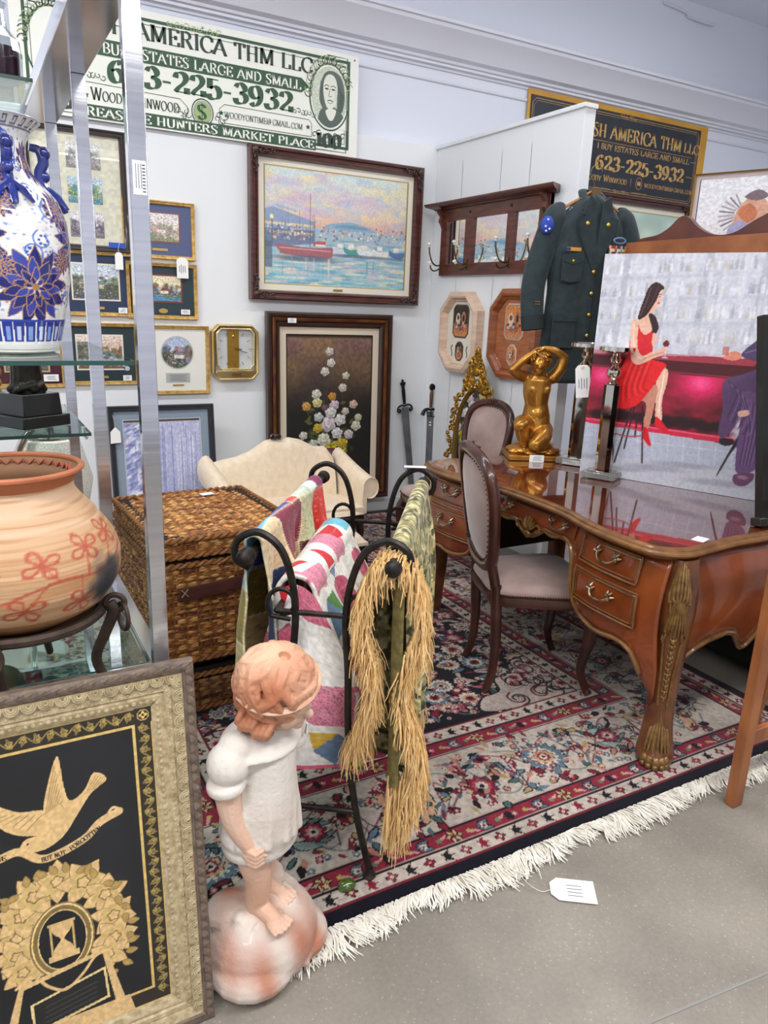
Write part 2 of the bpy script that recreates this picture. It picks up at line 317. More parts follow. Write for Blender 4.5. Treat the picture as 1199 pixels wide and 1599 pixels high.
def glyph(mb, ch, ox, oz, h, sx, y, wt=1):
    adv, d = FONT[ch]
    for st in d.split(';'):
        if not st: continue
        k, v = st[0], [float(q) for q in st[1:].split()]
        if k in 'lht': P = [(v[0], v[1]), (v[2], v[3])]
        elif k == 'c':
            n = max(6, int(abs(v[5]-v[4])/15)); P = [(v[0]+v[2]*cos(radians(v[4]+(v[5]-v[4])*i/n)), v[1]+v[3]*sin(radians(v[4]+(v[5]-v[4])*i/n))) for i in range(n+1)]
        elif k == 'p': P = [tuple(p[:2]) for p in cr([(v[i], v[i+1], 0) for i in range(0, len(v), 2)], 4)]
        elif k == 's': P = [(v[0]-.11, v[1]+(.015 if v[1] < .5 else -.015)), (v[0]+.11, v[1]+(.015 if v[1] < .5 else -.015))]
        elif k == 'd': P = [(v[0], 0), (v[0], .13)]
        vs = []
        for i in range(len(P)):
            a, b = P[max(0, i-1)], P[min(len(P)-1, i+1)]; dx, dy = b[0]-a[0], b[1]-a[1]; L = math.hypot(dx, dy) or 1
            an = atan2(dy, dx) % pi; w_ = .045+.13*wt*abs(sin(an-.35)) if k in 'lcp' else .1
            if k == 's': w_ = .04
            if k == 't': w_ = .04
            if k == 'l' and abs(dy) < .02: w_ = .05
            if k == 'd': w_ = .13
            nx, ny = -dy/L*w_/2, dx/L*w_/2
            for q in (1, -1): vs.append((ox+(P[i][0]+nx*q)*h*sx, y, oz+(P[i][1]+ny*q)*h))
        mb.add(vs, [(2*i, 2*i+1, 2*i+3, 2*i+2) for i in range(len(P)-1)])
    return adv
def text(mb, s, x0, x1, z, h, y=0, lo=.78, wt=1):
    """lay a line of capitals (lower case = small capitals) between x0 and x1"""
    tot = sum((FONT[c.upper()][0]+.07)*(lo if c.islower() else 1) for c in s)*h; sx = (x1-x0)/tot; x = x0
    for c in s:
        k = lo if (c.islower() or c in '@.') and s != s.upper() else 1
        glyph(mb, c.upper(), x, z, h*k, sx, y, wt); x += (FONT[c.upper()][0]+.07)*h*sx*(lo if c.islower() else 1)
    return mb
def ribbon(mb, P, w_, y, closed=False):
    P = [Vector(p[:2]) for p in P]; n = len(P); vs = []
    for i in range(n):
        a, b = (P[i-1], P[(i+1) % n]) if closed else (P[max(0, i-1)], P[min(n-1, i+1)]); d = (b-a).normalized()
        ww = w_[i] if isinstance(w_, list) else w_
        for q in (1, -1): vs.append((P[i].x-d.y*ww/2*q, y, P[i].y+d.x*ww/2*q))
    mb.add(vs, [(2*i, 2*i+1, (2*i+3) % (2*n), (2*i+2) % (2*n)) for i in range(n if closed else n-1)])
def spiral(cx, cz, r, a0, turns, n=14): return [(cx+r*(1-.8*i/n)*cos(a0+turns*2*pi*i/n), cz+r*(1-.8*i/n)*sin(a0+turns*2*pi*i/n)) for i in range(n+1)]
# ================================================================ setting
WALLU = M('upper_wall_paint', 'e3e7f3', .8, bump=.05, bs=40); WALLP = M('partition_paint', 'eaedf0', .75, bump=.06, bs=30)
TRIMM = M('trim_paint', 'dfe0ea', .5)
def struct(name, mb, mat, parent=None, **k):
    o = B(name, mb, mat, parent, **k)
    if parent is None: o['kind'] = 'structure'
    return o
CONC = M('concrete_terrazzo', '9b958c', .42, 0, '867f76', 90, bump=.08, bs=60, contrast=1.4, spec=.4)
nt = CONC.node_tree; N, L = nt.nodes, nt.links
vo = N.new('ShaderNodeTexVoronoi'); vo.inputs['Scale'].default_value = 70; tcn = N.new('ShaderNodeTexCoord'); L.new(tcn.outputs['Object'], vo.inputs[0])
rp = N.new('ShaderNodeValToRGB'); rp.color_ramp.elements[0].position = .08; rp.color_ramp.elements[1].position = .2; rp.color_ramp.elements[0].color = (1.5, 1.5, 1.48, 1); rp.color_ramp.elements[1].color = (1, 1, 1, 1); L.new(vo.outputs[0], rp.inputs[0])
n2 = N.new('ShaderNodeTexNoise'); n2.inputs['Scale'].default_value = 3; n2.inputs['Detail'].default_value = 5; L.new(tcn.outputs['Object'], n2.inputs[0])
rp2 = N.new('ShaderNodeValToRGB'); rp2.color_ramp.elements[0].color = (.8, .8, .79, 1); rp2.color_ramp.elements[1].color = (1.08, 1.08, 1.06, 1); rp2.color_ramp.elements[0].position = .35; rp2.color_ramp.elements[1].position = .65; L.new(n2.outputs[0], rp2.inputs[0])
bs_ = N['Principled BSDF']; src = bs_.inputs['Base Color'].links[0].from_socket
for r_ in (rp, rp2):
    mx = N.new('ShaderNodeMix'); mx.data_type = 'RGBA'; mx.blend_type = 'MULTIPLY'; mx.inputs[0].default_value = 1; L.new(src, mx.inputs[6]); L.new(r_.outputs[0], mx.inputs[7]); src = mx.outputs[2]
L.new(src, bs_.inputs['Base Color'])
struct('floor', MB().box((1.5, -.1, -.05), (11, 10, .1)), CONC)
g = MB(); g.box((1.5, .76, .0008), (11, .006, .0016), (0, 0, -.11)); struct('trim_4', g, M('saw_cut_joint', '8b8986', .8), smooth=False)
struct('wall_back', MB().box((1.5, 4.86, 2), (11, .12, 4)), WALLU)
struct('wall_front', MB().box((1.5, -5.1, 2), (11, .1, 4)), WALLU)
struct('wall_left', MB().box((-4.05, -.1, 2), (.1, 10, 4)), WALLU)
struct('wall_right', MB().box((7.05, -.1, 2), (.1, 10, 4)), WALLU)
struct('ceiling', MB().box((1.5, -.1, 4), (11.2, 10.2, .1)), M('ceiling_paint', 'f0f5ff', .8))
# back partition panel (white booth wall) with panel joints, and the right partition
struct('wall_back', MB().box((.5, 4.77, 1.29), (5.01, .06, 2.582)), WALLP, bev=.002)
wr = struct('wall_right', MB().box((3.04, 4.02, 1.29), (.075, 1.44, 2.582)), WALLP, bev=.002)
struct('cap_rail', MB().box((3.035, 4.02, 2.572), (.095, 1.46, .022)), WALLP, wr, bev=.002)
j = MB()
for yy in (4.42, 4.0, 3.72): j.box((3.0035, yy, 1.5), (.002, .003, 2.9-1.0))
struct('panel_joint', j, M('joint_line', 'c9cdd2', .8), wr, smooth=False)
# crown and picture rail on the upper wall
prof = [(4.80, 3.07), (4.79, 3.07), (4.785, 3.085), (4.765, 3.09), (4.765, 3.105), (4.75, 3.11), (4.745, 3.125), (4.715, 3.14), (4.70, 3.17), (4.66, 3.23), (4.62, 3.27), (4.615, 3.29), (4.60, 3.295), (4.60, 3.315), (4.80, 3.33)]
mb = MB(); v = [(x, y, z) for x in (-4, 7) for y, z in prof]; n = len(prof)
mb.add(v, [(i, i+1, n+i+1, n+i) for i in range(n-1)]); struct('trim_1', mb, TRIMM, ang=25)
struct('trim_2', MB().tube([(-4, 4.797, 3.0), (7, 4.797, 3.0)], .011, 8), TRIMM)
struct('baseboard_back', MB().box((.5, 4.735, .05), (5, .012, .09)), M('baseboard_paint', 'd6d9dc', .5), bev=.003)
mb = MB().tube(cr([(5.05, 4.79, 3.88), (5.3, 4.78, 3.86), (5.35, 4.785, 3.835), (5.6, 4.78, 3.83), (5.66, 4.785, 3.845)], 5), .009, 6); struct('trim_3', mb, TRIMM)
# ceiling strip fittings
LMAT = M('light_diffuser', 'ffffff', .4, emit=6); HMAT = M('light_housing', 'e8e8e8', .4)
for i, (x, y) in enumerate(((-1.6, 2.9), (1.3, 2.9), (4.2, 2.9), (-1.6, -.2), (1.3, -.2), (4.2, -.2), (1.3, -3.2))):
    t = thing('ceiling_light', ('white strip light fixed to the ceiling ' if y > 0 else 'white strip light lowered on added wires ')+['over the left shelf', 'over the middle of the booth', 'beyond the right partition', 'left of the camera', 'above the camera', 'right of the camera', 'furthest behind the camera'][i], 'light', (x, y, 3.95 if y > 0 else 3.65), 0, 'strip lights under the ceiling')
    if y < 0: B('added_wire', MB().tube([(0, 0, -.01), (0, 0, .3)], .004, 6), HMAT, t)  # invented wire: these strips hang low only to make room for the ceiling fill
    B('housing', MB().box((0, 0, -.03), (2.5, .26, .05)), HMAT, t, bev=.004); B('diffuser', MB().box((0, 0, -.08), (2.44, .2, .06)), LMAT, t, bev=.01)

# ================================================================ banners
GRN = M('banner_green_ink', '35573f', .55); DGRN = M('banner_dark_ink', '33443a', .55); CRM = VC('banner_vinyl', .5); CRMI = M('banner_cream_ink', 'f3f3ea', .5); LGRN = M('banner_pale_green_ink', '9fb57c', .55)
t = thing('wall_banner', 'cream and green banner printed like a banknote with oval portrait, high on back wall', 'banner', (.36, 4.715, 2.43))
p = Pic(2.0, .585, 500, 'f1f2ea'); p.mot(20, 6, .015); p.rect(.36, .08, 1.68, .5, 'eef1e6', .6)
plate('vinyl_sheet', p, CRM, t, 0, 0)
B('backing', MB().box((1.0, .004, .2925), (1.998, .003, .583)), M('vinyl_back', 'e9e9e2', .6), t, smooth=False)
a, b, c, l = MB(), MB(), MB(), MB(); Y = -.0012
a.fr(sq(1.0, .2925, 1.88, .51), [(0, Y), (.016, Y), (.016, Y-.0002), (0, Y-.0002)]); b.fr(sq(1.0, .2925, 1.82, .45), [(0, Y), (.003, Y), (.003, Y-.0001), (0, Y-.0001)])
text(b, 'CASH AMERICA THM LLC', .28, 1.685, .440, .082, Y-.0006, wt=1.1)
for z0, z1, x0, x1 in ((.325, .405, .33, 1.66),):
    a.prism([(x0, (z0+z1)/2), (x0+.05, z0), (x1-.05, z0), (x1, (z0+z1)/2), (x1-.05, z1), (x0+.05, z1)], Y, Y-.0005)
text(c, 'I BUY ESTATES LARGE AND SMALL', .40, 1.61, .338, .052, Y-.0014, wt=.9)
text(a, '623-225-3932', .47, 1.56, .205, .105, Y-.0006, wt=1.7)
text(b, 'Woody Winwood', .375, .855, .1, .062, Y-.0006, wt=.9); text(b, 'woodyontime@gmail.com', 1.12, 1.62, .115, .042, Y-.0006, wt=.7)
ribbon(b, [(.33, .185), (.86, .175), (.9, .14), (.9, .1), (.87, .08)], .003, Y-.0006); ribbon(b, [(1.68, .085), (1.12, .085), (1.09, .12), (1.09, .16), (1.12, .185), (1.66, .18), (1.68, .16), (1.68, .085)], .003, Y-.0006)
a.prism([(.30, -.002+.01), (1.71, .01), (1.71, .075), (.30, .075)], Y-.0004, Y-.0009); text(c, 'TREASURE HUNTERS MARKET PLACE', .295, 1.70, .018, .045, Y-.0016, wt=1)
for q in ((.35, .12), (1.1, .137), (1.655, .137)):
    for i in range(5): an = pi/2+i*2*pi/5; a.add([(q[0]+.016*cos(an), Y-.0007, q[1]+.016*sin(an)), (q[0]+.007*cos(an+.8), Y-.0007, q[1]+.007*sin(an+.8)), (q[0], Y-.0007, q[1]), (q[0]+.007*cos(an-.8), Y-.0007, q[1]+.007*sin(an-.8))], [(0, 1, 2, 3)])
ribbon(b, oval(.125, .14, 32, .988, .124), .006, Y-.001, True); ribbon(b, oval(.105, .118, 32, .988, .124), .002, Y-.001, True); l.prism(oval(.1, .112, 24, .988, .124), Y-.0003, Y-.0008); glyph(a, '$', .957, .082, .085, 1.1, Y-.0018, 1.1)
for sg in (-1, 1):
    for k in range(5): ribbon(b, spiral(.988+sg*(.085+.013*k), .1+.02*sin(k*2), .02, k, .8*sg), .0035, Y-.001)
    for cx, cz, s_ in ((.38, .22, 1), (1.63, .215, 1), (.95, .545, 2), (.95, .3-.0, 0)):
        for k in range(3 if s_ < 2 else 6):
            if s_: ribbon(a if s_ < 2 else l, spiral(cx+sg*(.012+.026*k), cz+.008*(k % 2)-.004, .017, pi/2+k, .9*sg), .004, Y-.0007)
# portrait oval with scroll corners
for (ox, mir) in ((1.80, 1), (.2, -1)):
    ribbon(a, oval(.27, .375, 40, ox, .325), .009, Y-.001, True)
    for k in range(26):
        an = .35+k*.11; ribbon(b if k % 2 else l, spiral(ox+.14*cos(an)*1.0, .325+.2*sin(an)*1.02, .03, an, .9*mir), .005, Y-.0013)
    for k in range(8): ribbon(b, spiral(ox-.1+.028*k, .10+.01*(k % 2), .022, k, .9), .005, Y-.0013)
    text(b, '100', ox-.09, ox+.09, .04, .075, Y-.002, wt=2.2)
    ribbon(a, [(ox-.14, .02), (ox+.12, .02), (ox+.12, .56), (ox-.02, .56)], .006, Y-.0012)
pp = Pic(.25, .35, 150, 'c9d3c0')
pp.mot(60, 90, .12, 3); D = '34413a'
pp.sp([(.04, .02), (.06, .09), (.10, .12), (.17, .12), (.22, .08), (.24, .0), (.03, 0)], '55635a'); pp.sp([(.10, .10), (.12, .05), (.15, .05), (.17, .11)], 'e6e8dc')
pp.sp([(.06, .14), (.055, .2), (.07, .27), (.10, .315), (.15, .325), (.2, .3), (.225, .24), (.23, .17), (.215, .11), (.18, .09), (.17, .2), (.1, .1)], '5c685f')
pp.sp([(.082, .2), (.085, .26), (.11, .3), (.15, .3), (.175, .26), (.178, .2), (.165, .14), (.13, .105), (.1, .13)], 'e4e7da')
for e in (.105, .15): pp.ell(e, .222, .013, .005, D); pp.curve([(e-.016, .236), (e, .243), (e+.016, .236)], .004, D)
pp.curve([(.128, .225), (.12, .185), (.13, .18), (.138, .184)], .003, D); pp.curve([(.112, .155), (.13, .16), (.15, .153)], .005, D); pp.curve([(.115, .145), (.13, .142), (.145, .146)], .002, D)
for k in range(14): pp.curve([(.17+.004*k, .28-.008*k), (.195+.002*k, .2), (.18+.003*k, .1)], .0015, D, .6); pp.curve([(.085-.002*k, .26), (.07, .2-.003*k), (.07, .13)], .0012, D, .4)
for k in range(10): pp.line([(.155+.002*k, .16+.012*k), (.172, .17+.012*k)], .0015, D, .5)
m_ = np.hypot((np.meshgrid(pp.xs, pp.ys)[0]-.125)/.122, (np.meshgrid(pp.xs, pp.ys)[1]-.175)/.172) > 1; pp.a[m_] = pp.c('f0f1e8')
plate('portrait', pp, CRM, t, 1.675, .15, Y-.0006); B('green_print', a, GRN, t, smooth=False, norm=False); B('lettering', b, DGRN, t, smooth=False, norm=False); B('white_lettering', c, CRMI, t, smooth=False, norm=False)['kind'] = 'stuff'; B('pale_ornament', l, LGRN, t, smooth=False, norm=False)['kind'] = 'stuff'
g_ = MB()
for x, z in ((.03, .56), (1.97, .56), (1.0, .56)): g_.ell((x, -.002, z), (.006, .004, .006), 8, 6)
B('push_pin', g_, M('pin', '888888', .3, .8), t)['kind'] = 'stuff'
# black and gold banner
t = thing('shop_sign', 'black and gold vinyl banner with gold lettering and yellow border, upper right of back wall', 'sign', (3.785, 4.78, 2.36))
B('vinyl_sheet', MB().prism(sq(.985, .36, 1.97, .72), .004, 0), M('banner_gold_border', 'd8a338', .45, col2='c08a28', ns=3), t, smooth=False)
B('black_field', MB().prism(sq(.985-.03, .385, 1.86, .60), -.001, -.002), M('banner_black', '262a33', .5, col2='2f333d', ns=4), t, smooth=False)
G2 = M('banner_gold_ink', 'dbb573', .5, col2='b98f4c', ns=30); a = MB(); Y = -.0035
cx = .955
for q, wd in ((.02, .004), (.035, .0025)):
    w2, h2 = .93-q, .30-q; k = .03
    ribbon(a, [(cx+x, .385+z) for x, z in ((-w2+k, -h2), (w2-k, -h2), (w2, -h2+k), (w2, h2-k), (w2-k, h2), (-w2+k, h2), (-w2, h2-k), (-w2, -h2+k), (-w2+k, -h2))], wd, Y)
text(a, 'CASH AMERICA THM', .50, 1.67, .49, .095, Y, wt=1.1); text(a, 'LLC', 1.70, 1.89-.0, .495, .075, Y)
ribbon(a, [(.2, .465), (1.8, .465)], .003, Y); text(a, 'I BUY ESTATES LARGE AND SMALL', .72, 1.785, .408, .042, Y, wt=.9); text(a, '623-225-3932', .72, 1.745, .262, .1, Y, wt=1.6)
text(a, 'Woody Winwood', .60, 1.085, .175, .05, Y, wt=.9); ribbon(a, [(1.125, .17), (1.125, .23)], .004, Y); ribbon(a, oval(.07, .09, 24, 1.22, .2), .004, Y, True); a.prism([(1.2, .185), (1.24, .185), (1.24, .215), (1.2, .215)], Y, Y-.0005)
text(a, 'woodyontime@gmail.com', 1.285, 1.875, .178, .042, Y, wt=.8)
for s_ in (-1, 1):
    for k in range(4):
        for zz in (.115, .665): ribbon(a, spiral(cx+.07+s_*(.015+.022*k), zz, .014, k, .9*s_), .003, Y)
    ribbon(a, [(cx+.07+s_*.12, .125), (cx+.07+s_*.3, .125)], .003, Y)
ribbon(a, [(1.8, .43), (1.86, .43)], .004, Y); ribbon(a, [(1.77, .31), (1.84, .31)], .004, Y)
B('lettering', a, G2, t, smooth=False, norm=False)
# ================================================================ wall pictures
GOLD = M('gilt_frame', 'dcbb74', .35, .45, 'b98f48', 40, bump=.15, bs=150); BRS = M('brass_plaque', 'd8b765', .3, .8); DWOOD = M('mahogany_frame', '5a2b20', .35, 0, '3a1913', 12, (1, 1, 6), coat=.4)
BLK = M('black_lacquer', '15140f', .3, coat=.3); PAPER = M('tag_paper', 'f4f4f2', .7); INK = M('pen_ink', '5a5f70', .7); STRG = M('tag_string', 'd8d2c4', .8)
def pricetag(mb_l, parent, x, z, y, w, h, nm='price_tag', hole=True):
    """small white tag with faint written lines"""
    c = .25*w; pts = [(x-w/2, z-h/2), (x+w/2, z-h/2), (x+w/2, z+h/2-c), (x+w/2-c, z+h/2), (x-w/2+c, z+h/2), (x-w/2, z+h/2-c)] if hole else sq(x, z, w, h)
    o = B(nm, MB().prism(pts, y, y-.0015), PAPER, parent, smooth=False, label='small white price label')
    k = MB()
    for i in range(4):
        if h > w: k.box((x-w*.25+i*w*.16, y-.0018, z-.05*h), (w*.05, .0004, h*random.uniform(.3, .6)))
        else: k.box((x+w*random.uniform(-.08, .08), y-.0018, z+h*.25-i*h*.16), (w*random.uniform(.4, .7), .0004, h*.05))
    B('handwriting', k, INK, o, smooth=False)['kind'] = 'stuff'
    return o
def moulding(w_, d_, n=2):
    """gently stepped moulding profile; first point at outer back"""
    return [(0, 0), (0, -d_), (.12*w_, -d_*1.15), (.3*w_, -d_*1.1), (.38*w_, -d_*.85), (.62*w_, -d_*.8), (.7*w_, -d_*.95), (.85*w_, -d_*.9), (w_, -d_*.55), (w_, 0)]
def picture(label, loc, w, h, mw, md, fm, pic, rz=0, mats=(), name='framed_print', prof=None, pts=None, plaque=None, glass=True, group=None, rx=0, cat='picture', pr=PRINT):
    """framed picture: centre of its back at loc; mats = [(outer inset from frame inner edge, colour, width)]"""
    t = thing(name, label, cat, loc, rz, group, rx=rx)
    P = pts or sq(0, 0, w, h)
    B('frame', MB().fr(P, prof or moulding(mw, md)), fm, t, ang=30)
    iw, ih = w-2*mw, h-2*mw; y = -md*.35; ins = mw*.8
    for k, (wd, col) in enumerate(mats):
        B('mat_board', MB().fr(P if pts else sq(0, 0, iw+.004-2*(ins-mw*.8), ih+.004-2*(ins-mw*.8)), [(0 if not pts else ins, y+.0015), (0 if not pts else ins, y), ((0 if not pts else ins)+wd, y), ((0 if not pts else ins)+wd, y+.0015)]), M('mat_'+col, col, .8), t, smooth=False, label='%s mat board' % ('pale' if int(col[:2], 16) > 150 else 'dark')); ins += wd; y += .0015
    if pic is not None: plate('print', pic, pr, t, -pic.W/2, -pic.H/2 if not isinstance(glass, tuple) else glass[1], y+.0005)
    if plaque: B('plaque', MB().box((plaque[0], -md*.35-.003, plaque[1]), (plaque[2], .003, plaque[3])), BRS, t, bev=.001)
    if glass: B('glass', MB().box((0, -md*.5, 0), (iw+.004, .002, ih+.004)), PANE, t, smooth=False)
    B('backing', MB().prism(pts or sq(0, 0, w-.01, h-.01), 0, -.003), M('backing_board', '6b5a48', .8), t, smooth=False)
    return t
def landscape(W, H, sky, sky2, ground, mid, seed=1, nx=110, house=None, water=None):
    p = Pic(W, H, nx, ground); g = np.random.default_rng(seed); p.vg(H*.45, H, sky2, sky)
    for k in range(90):
        x, y = g.random()*W, H*(.15+.5*g.random()); c = mid[g.integers(len(mid))]; r = H*(.03+.06*g.random()); p.ell(x, y, r*1.4, r, c, g.random()*3, .7, .3)
    if water: p.vg(0, H*.28, water, mid[0]); p.rect(0, 0, W*.5, H*.25, water, .6)
    if house:
        x = W*.55; y = H*.42; s = H*.16; p.poly([(x-s, y-s*.7), (x+s, y-s*.7), (x+s, y), (x-s, y)], house[0]); p.poly([(x-s*1.2, y), (x+s*1.2, y), (x+s*.7, y+s*.8), (x-s*.4, y+s*.8)], house[1])
        for q in (-.5, .3): p.rect(x+q*s, y-s*.45, x+q*s+s*.25, y-s*.15, 'f6d98a')
    for k in range(70):
        x, y = g.random()*W, H*.45*g.random(); p.ell(x, y, H*.02, H*.014, ['f0e2d8', 'd88f9a', 'e8d79a', 'ffffff'][k % 4], 0, .6, .3)
    p.mot(40, 40, .25, seed); return p
# --- harbour painting
W_, H_ = 1.03, .70
p = Pic(W_, H_, 330, 'bcd6dd'); p.vg(.36, .70, 'e9bfae', 'cfe3df'); p.vg(.36, .46, 'e3a58f', 'eccfae')
f1 = p.fld(5, 9, 2); f2 = p.fld(11, 24, 3); XX, YY = np.meshgrid(p.xs, p.ys)
sk = (YY > .37); p.mix(np.clip((f1*.6+f2*.5-.52)*3, 0, .75)*sk*np.clip(1.3-XX*.9, 0, 1), 'c7a6cf'); p.mix(np.clip((p.fld(7, 14, 9)-.55)*2.5, 0, .7)*sk, 'f1dfa6'); p.mix(np.clip((p.fld(14, 26, 4)-.6)*2, 0, .6)*sk, 'a9c4de')
p.vg(0, .36, '7fc3cf', '9fb4c4'); wv = (YY < .30)
p.mix(np.clip((p.fld(9, 60, 5)-.5)*2.6, 0, .8)*wv, '5d97b4'); p.mix(np.clip((p.fld(12, 50, 6)-.55)*2.8, 0, .8)*wv, 'ece6c2'); p.mix(np.clip((p.fld(16, 70, 8)-.6)*2.8, 0, .7)*wv, 'd7b8c8')
p.poly([(0, .45), (.05, .465), (.34, .395), (.35, .36), (0, .33)], '8195bb'); p.poly([(.07, .485), (.22, .455), (.22, .442), (.07, .468)], 'a3b1cc')
p.poly([(0, .335), (.34, .34), (.34, .26), (0, .22)], '5e6f94'); p.rect(0, .36, .33, .375, 'f3d79b', .8); p.rect(.02, .31, .33, .325, 'e7a36f', .7)
g = np.random.default_rng(5)
for k in range(260):
    x = g.random()*W_; y = .27+.09*g.random()+(.03 if x > .5 else 0); p.rect(x, y, x+.006+.012*g.random(), y+.005+.012*g.random(), ['f2d38a', 'd98a5e', '4f5f80', 'e8ecf0', '7a4f6a', '8fb6c9', '3f5a78'][g.integers(7)], .8)
p.sp([(.42, .38), (.5, .4), (.62, .41), (.75, .385), (.78, .36), (.45, .36)], '7fa5bf'); p.sp([(.5, .385), (.6, .395), (.72, .385), (.7, .372), (.5, .372)], '5b8db0')
for x in (.86, .885): p.poly([(x, .36), (x+.008, .36), (x+.004, .42)], '9a8fae')
for k in range(16): x = .05+.32*g.random(); p.line([(x, .27), (x, .36+.1*g.random())], .002, '48506a', .7)
p.line([(.31, .22), (.31, .56)], .004, '4a4a60'); p.line([(.24, .25), (.235, .46)], .002, '4a4a60')
p.sp([(.085, .245), (.1, .20), (.13, .185), (.44, .175), (.475, .22), (.48, .245), (.3, .232)], '9c4d55'); p.line([(.1, .224), (.46, .22)], .006, 'd9a3a0'); p.poly([(.33, .245), (.42, .245), (.42, .28), (.34, .275)], 'b83f4f'); p.rect(.35, .245, .42, .26, 'efe0d0')
for x, c in ((.52, 'c8d4e2'), (.6, '2f8d84'), (.7, 'dde3ea'), (.82, 'e6e2da'), (.95, '3e62a0')): p.sp([(x-.045, .255), (x-.03, .215), (x+.06, .205), (x+.075, .245), (x, .24)], c); p.rect(x-.01, .25, x+.03, .275, 'f0ece2'); p.ell(x+.02, .2, .07, .01, '33455e', 0, .6, .4)
p.ell(.28, .165, .22, .018, '3a4a63', 0, .8, .4); p.rect(0, .1, .05, .26, '3c4c66', .7)
for k in range(14): x = .1+.85*g.random(); p.rect(x, .05+.05*g.random(), x+.008, .17, ['f6eccb', 'b59ac2', '49628c'][k % 3], .4)
p.line([(.048, .26), (.046, .4)], .005, '444'*2); p.ell(.046, .405, .012, .014, 'f4f0a8'); p.mot(120, 90, .07, 3); p.a = p.a*.82+.17
t = picture('large harbour sunset painting in carved mahogany frame under the banknote banner', (2.246, 4.738, 1.97), 1.245, .908, .062, .055, DWOOD, p, mats=((.038, 'ece6d6'), (.006, 'c8ae62')), name='harbour_painting', plaque=(0, -.375, .07, .014), glass=False, pr=CANVAS)
CARV = M('carved_corner', '2c1814', .4, 0, '4a2a22', 60, coat=.3)
for sx in (-1, 1):
    for sz in (-1, 1):
        mb = MB(); x, z = sx*.59, sz*.421
        mb.ell((x, -.066, z), (.022, .014, .022), 10, 8)
        for k in range(6):
            mb.tube([(a_, -.068, b_) for a_, b_ in spiral(x-sx*.022*k, z+sz*(.004 if k % 2 else -.006), .014, k, .9)], .005, 6); mb.tube([(a_, -.068, b_) for a_, b_ in spiral(x+sx*(.004 if k % 2 else -.006), z-sz*.022*k, .014, k, .9)], .005, 6)
        B('carved_corner', mb, CARV, t)
# --- still life of roses, leaning behind the settee
W_, H_ = .64, .98
p = Pic(W_, H_, 250, '16140f'); p.vg(.48, .98, '17140f', '82605a'); p.mix(np.clip((p.fld(3, 4, 3)-.35)*1.5, 0, .5)*np.clip((np.meshgrid(p.xs, p.ys)[1]-.55)/.25, 0, 1), '8a7040'); p.mot(40, 60, .15, 2)
g = np.random.default_rng(11); X_ = lambda q: q/560*W_; Z_ = lambda q: (830-q)/830*H_
for a_, b_ in (((265, 380), (235, 140)), ((250, 380), (285, 140)), ((370, 420), (380, 210)), ((300, 420), (270, 100))): p.curve([(X_(a_[0]), Z_(a_[1]+60)), (X_(a_[0]-8), Z_((a_[1]+b_[1])/2)), (X_(b_[0]), Z_(b_[1]))], .005, '3e4424')
for k in range(60): p.leaf(X_(120+330*g.random()), Z_(360+330*g.random()), .05, .011, g.random()*6.3, ['2c3a1c', '3d4a26', '5a5a2a'][k % 3])
for k in range(90): p.ell(X_(250+150*g.random()), Z_(600+70*g.random()), .010, .008, ['c9b02a', 'e0c93c', '8f8a2a'][k % 3], g.random())
p.sp([(X_(225), Z_(705)), (X_(235), Z_(660)), (X_(290), Z_(640)), (X_(345), Z_(665)), (X_(350), Z_(710)), (X_(345), Z_(830)), (X_(235), Z_(830))], '6f3b50'); p.ell(X_(270), Z_(680), .03, .02, 'a56f88', 0, .8, .5); p.rect(0, 0, W_, .06, '2a2018', .6)
for x, z, r, c in ((275, 75, 26, 'f1ece0'), (285, 140, 26, 'f4efe4'), (245, 190, 27, 'f0ecdc'), (385, 215, 24, 'efe9d2'), (365, 285, 26, 'ece6d6'), (190, 320, 30, 'f2f2e2'), (195, 370, 30, 'eee6a0'), (125, 390, 27, 'eab456'), (295, 335, 26, 'e3a23f'), (310, 385, 30, 'efd8e4'), (440, 385, 27, 'f0cdb0'), (285, 430, 36, 'f6f2f0'), (205, 455, 30, 'dfe7e4'), (385, 425, 24, 'eadfd2'), (350, 475, 38, 'f8f4f2'), (270, 500, 48, 'f3e6ec'), (200, 520, 30, 'e2bf3a'), (460, 515, 32, 'eeead0'), (475, 465, 24, 'e7e0bb'), (330, 555, 36, 'f4eff0'), (410, 565, 30, 'efdfe2'), (105, 560, 26, 'eeeade'), (240, 590, 42, 'f4f0d8'), (170, 610, 28, 'e3e8d8'), (360, 615, 34, 'd8bf35'), (150, 675, 30, 'e9e6c4'), (245, 400, 20, '9a6070'), (240, 650, 20, 'a87a35'), (390, 670, 12, '9aa040')):
    R = r/560*W_; x, z = X_(x), Z_(z); cc = p.c(c)
    r1, r2, r3 = g.random(3)*6; p.ros(x, z, R*1.15, 5, [(1, cc*.66), (.93, cc*.9)], .22, r1, .9)
    for k in range(5): an = k*1.257+r1; p.leaf(x+R*.2*cos(an), z+R*.2*sin(an), R*.85, R*.30, an+.3, cc*(.84+.16*sin(an)), cc*.62)
    p.ros(x, z, R*.62, 4, [(1, cc*.72), (.88, cc*.97)], .2, r2, .85)
    for k in range(3): an = k*2.1+r3; p.curve([(x+R*.45*cos(an+q), z+R*.38*sin(an+q)) for q in (0, .5, 1.0, 1.5)], R*.09, cc*.62, .8)
    p.ell(x+R*.05, z+R*.05, R*.24, R*.2, cc*.8, 0, 1, .3); p.ell(x-R*.25, z+R*.3, R*.2, R*.12, cc*1.0, .5, .8, .4)
BRZ = M('bronze_frame_band', '7a4a26', .35, .3, '4f2c18', 10, coat=.3)
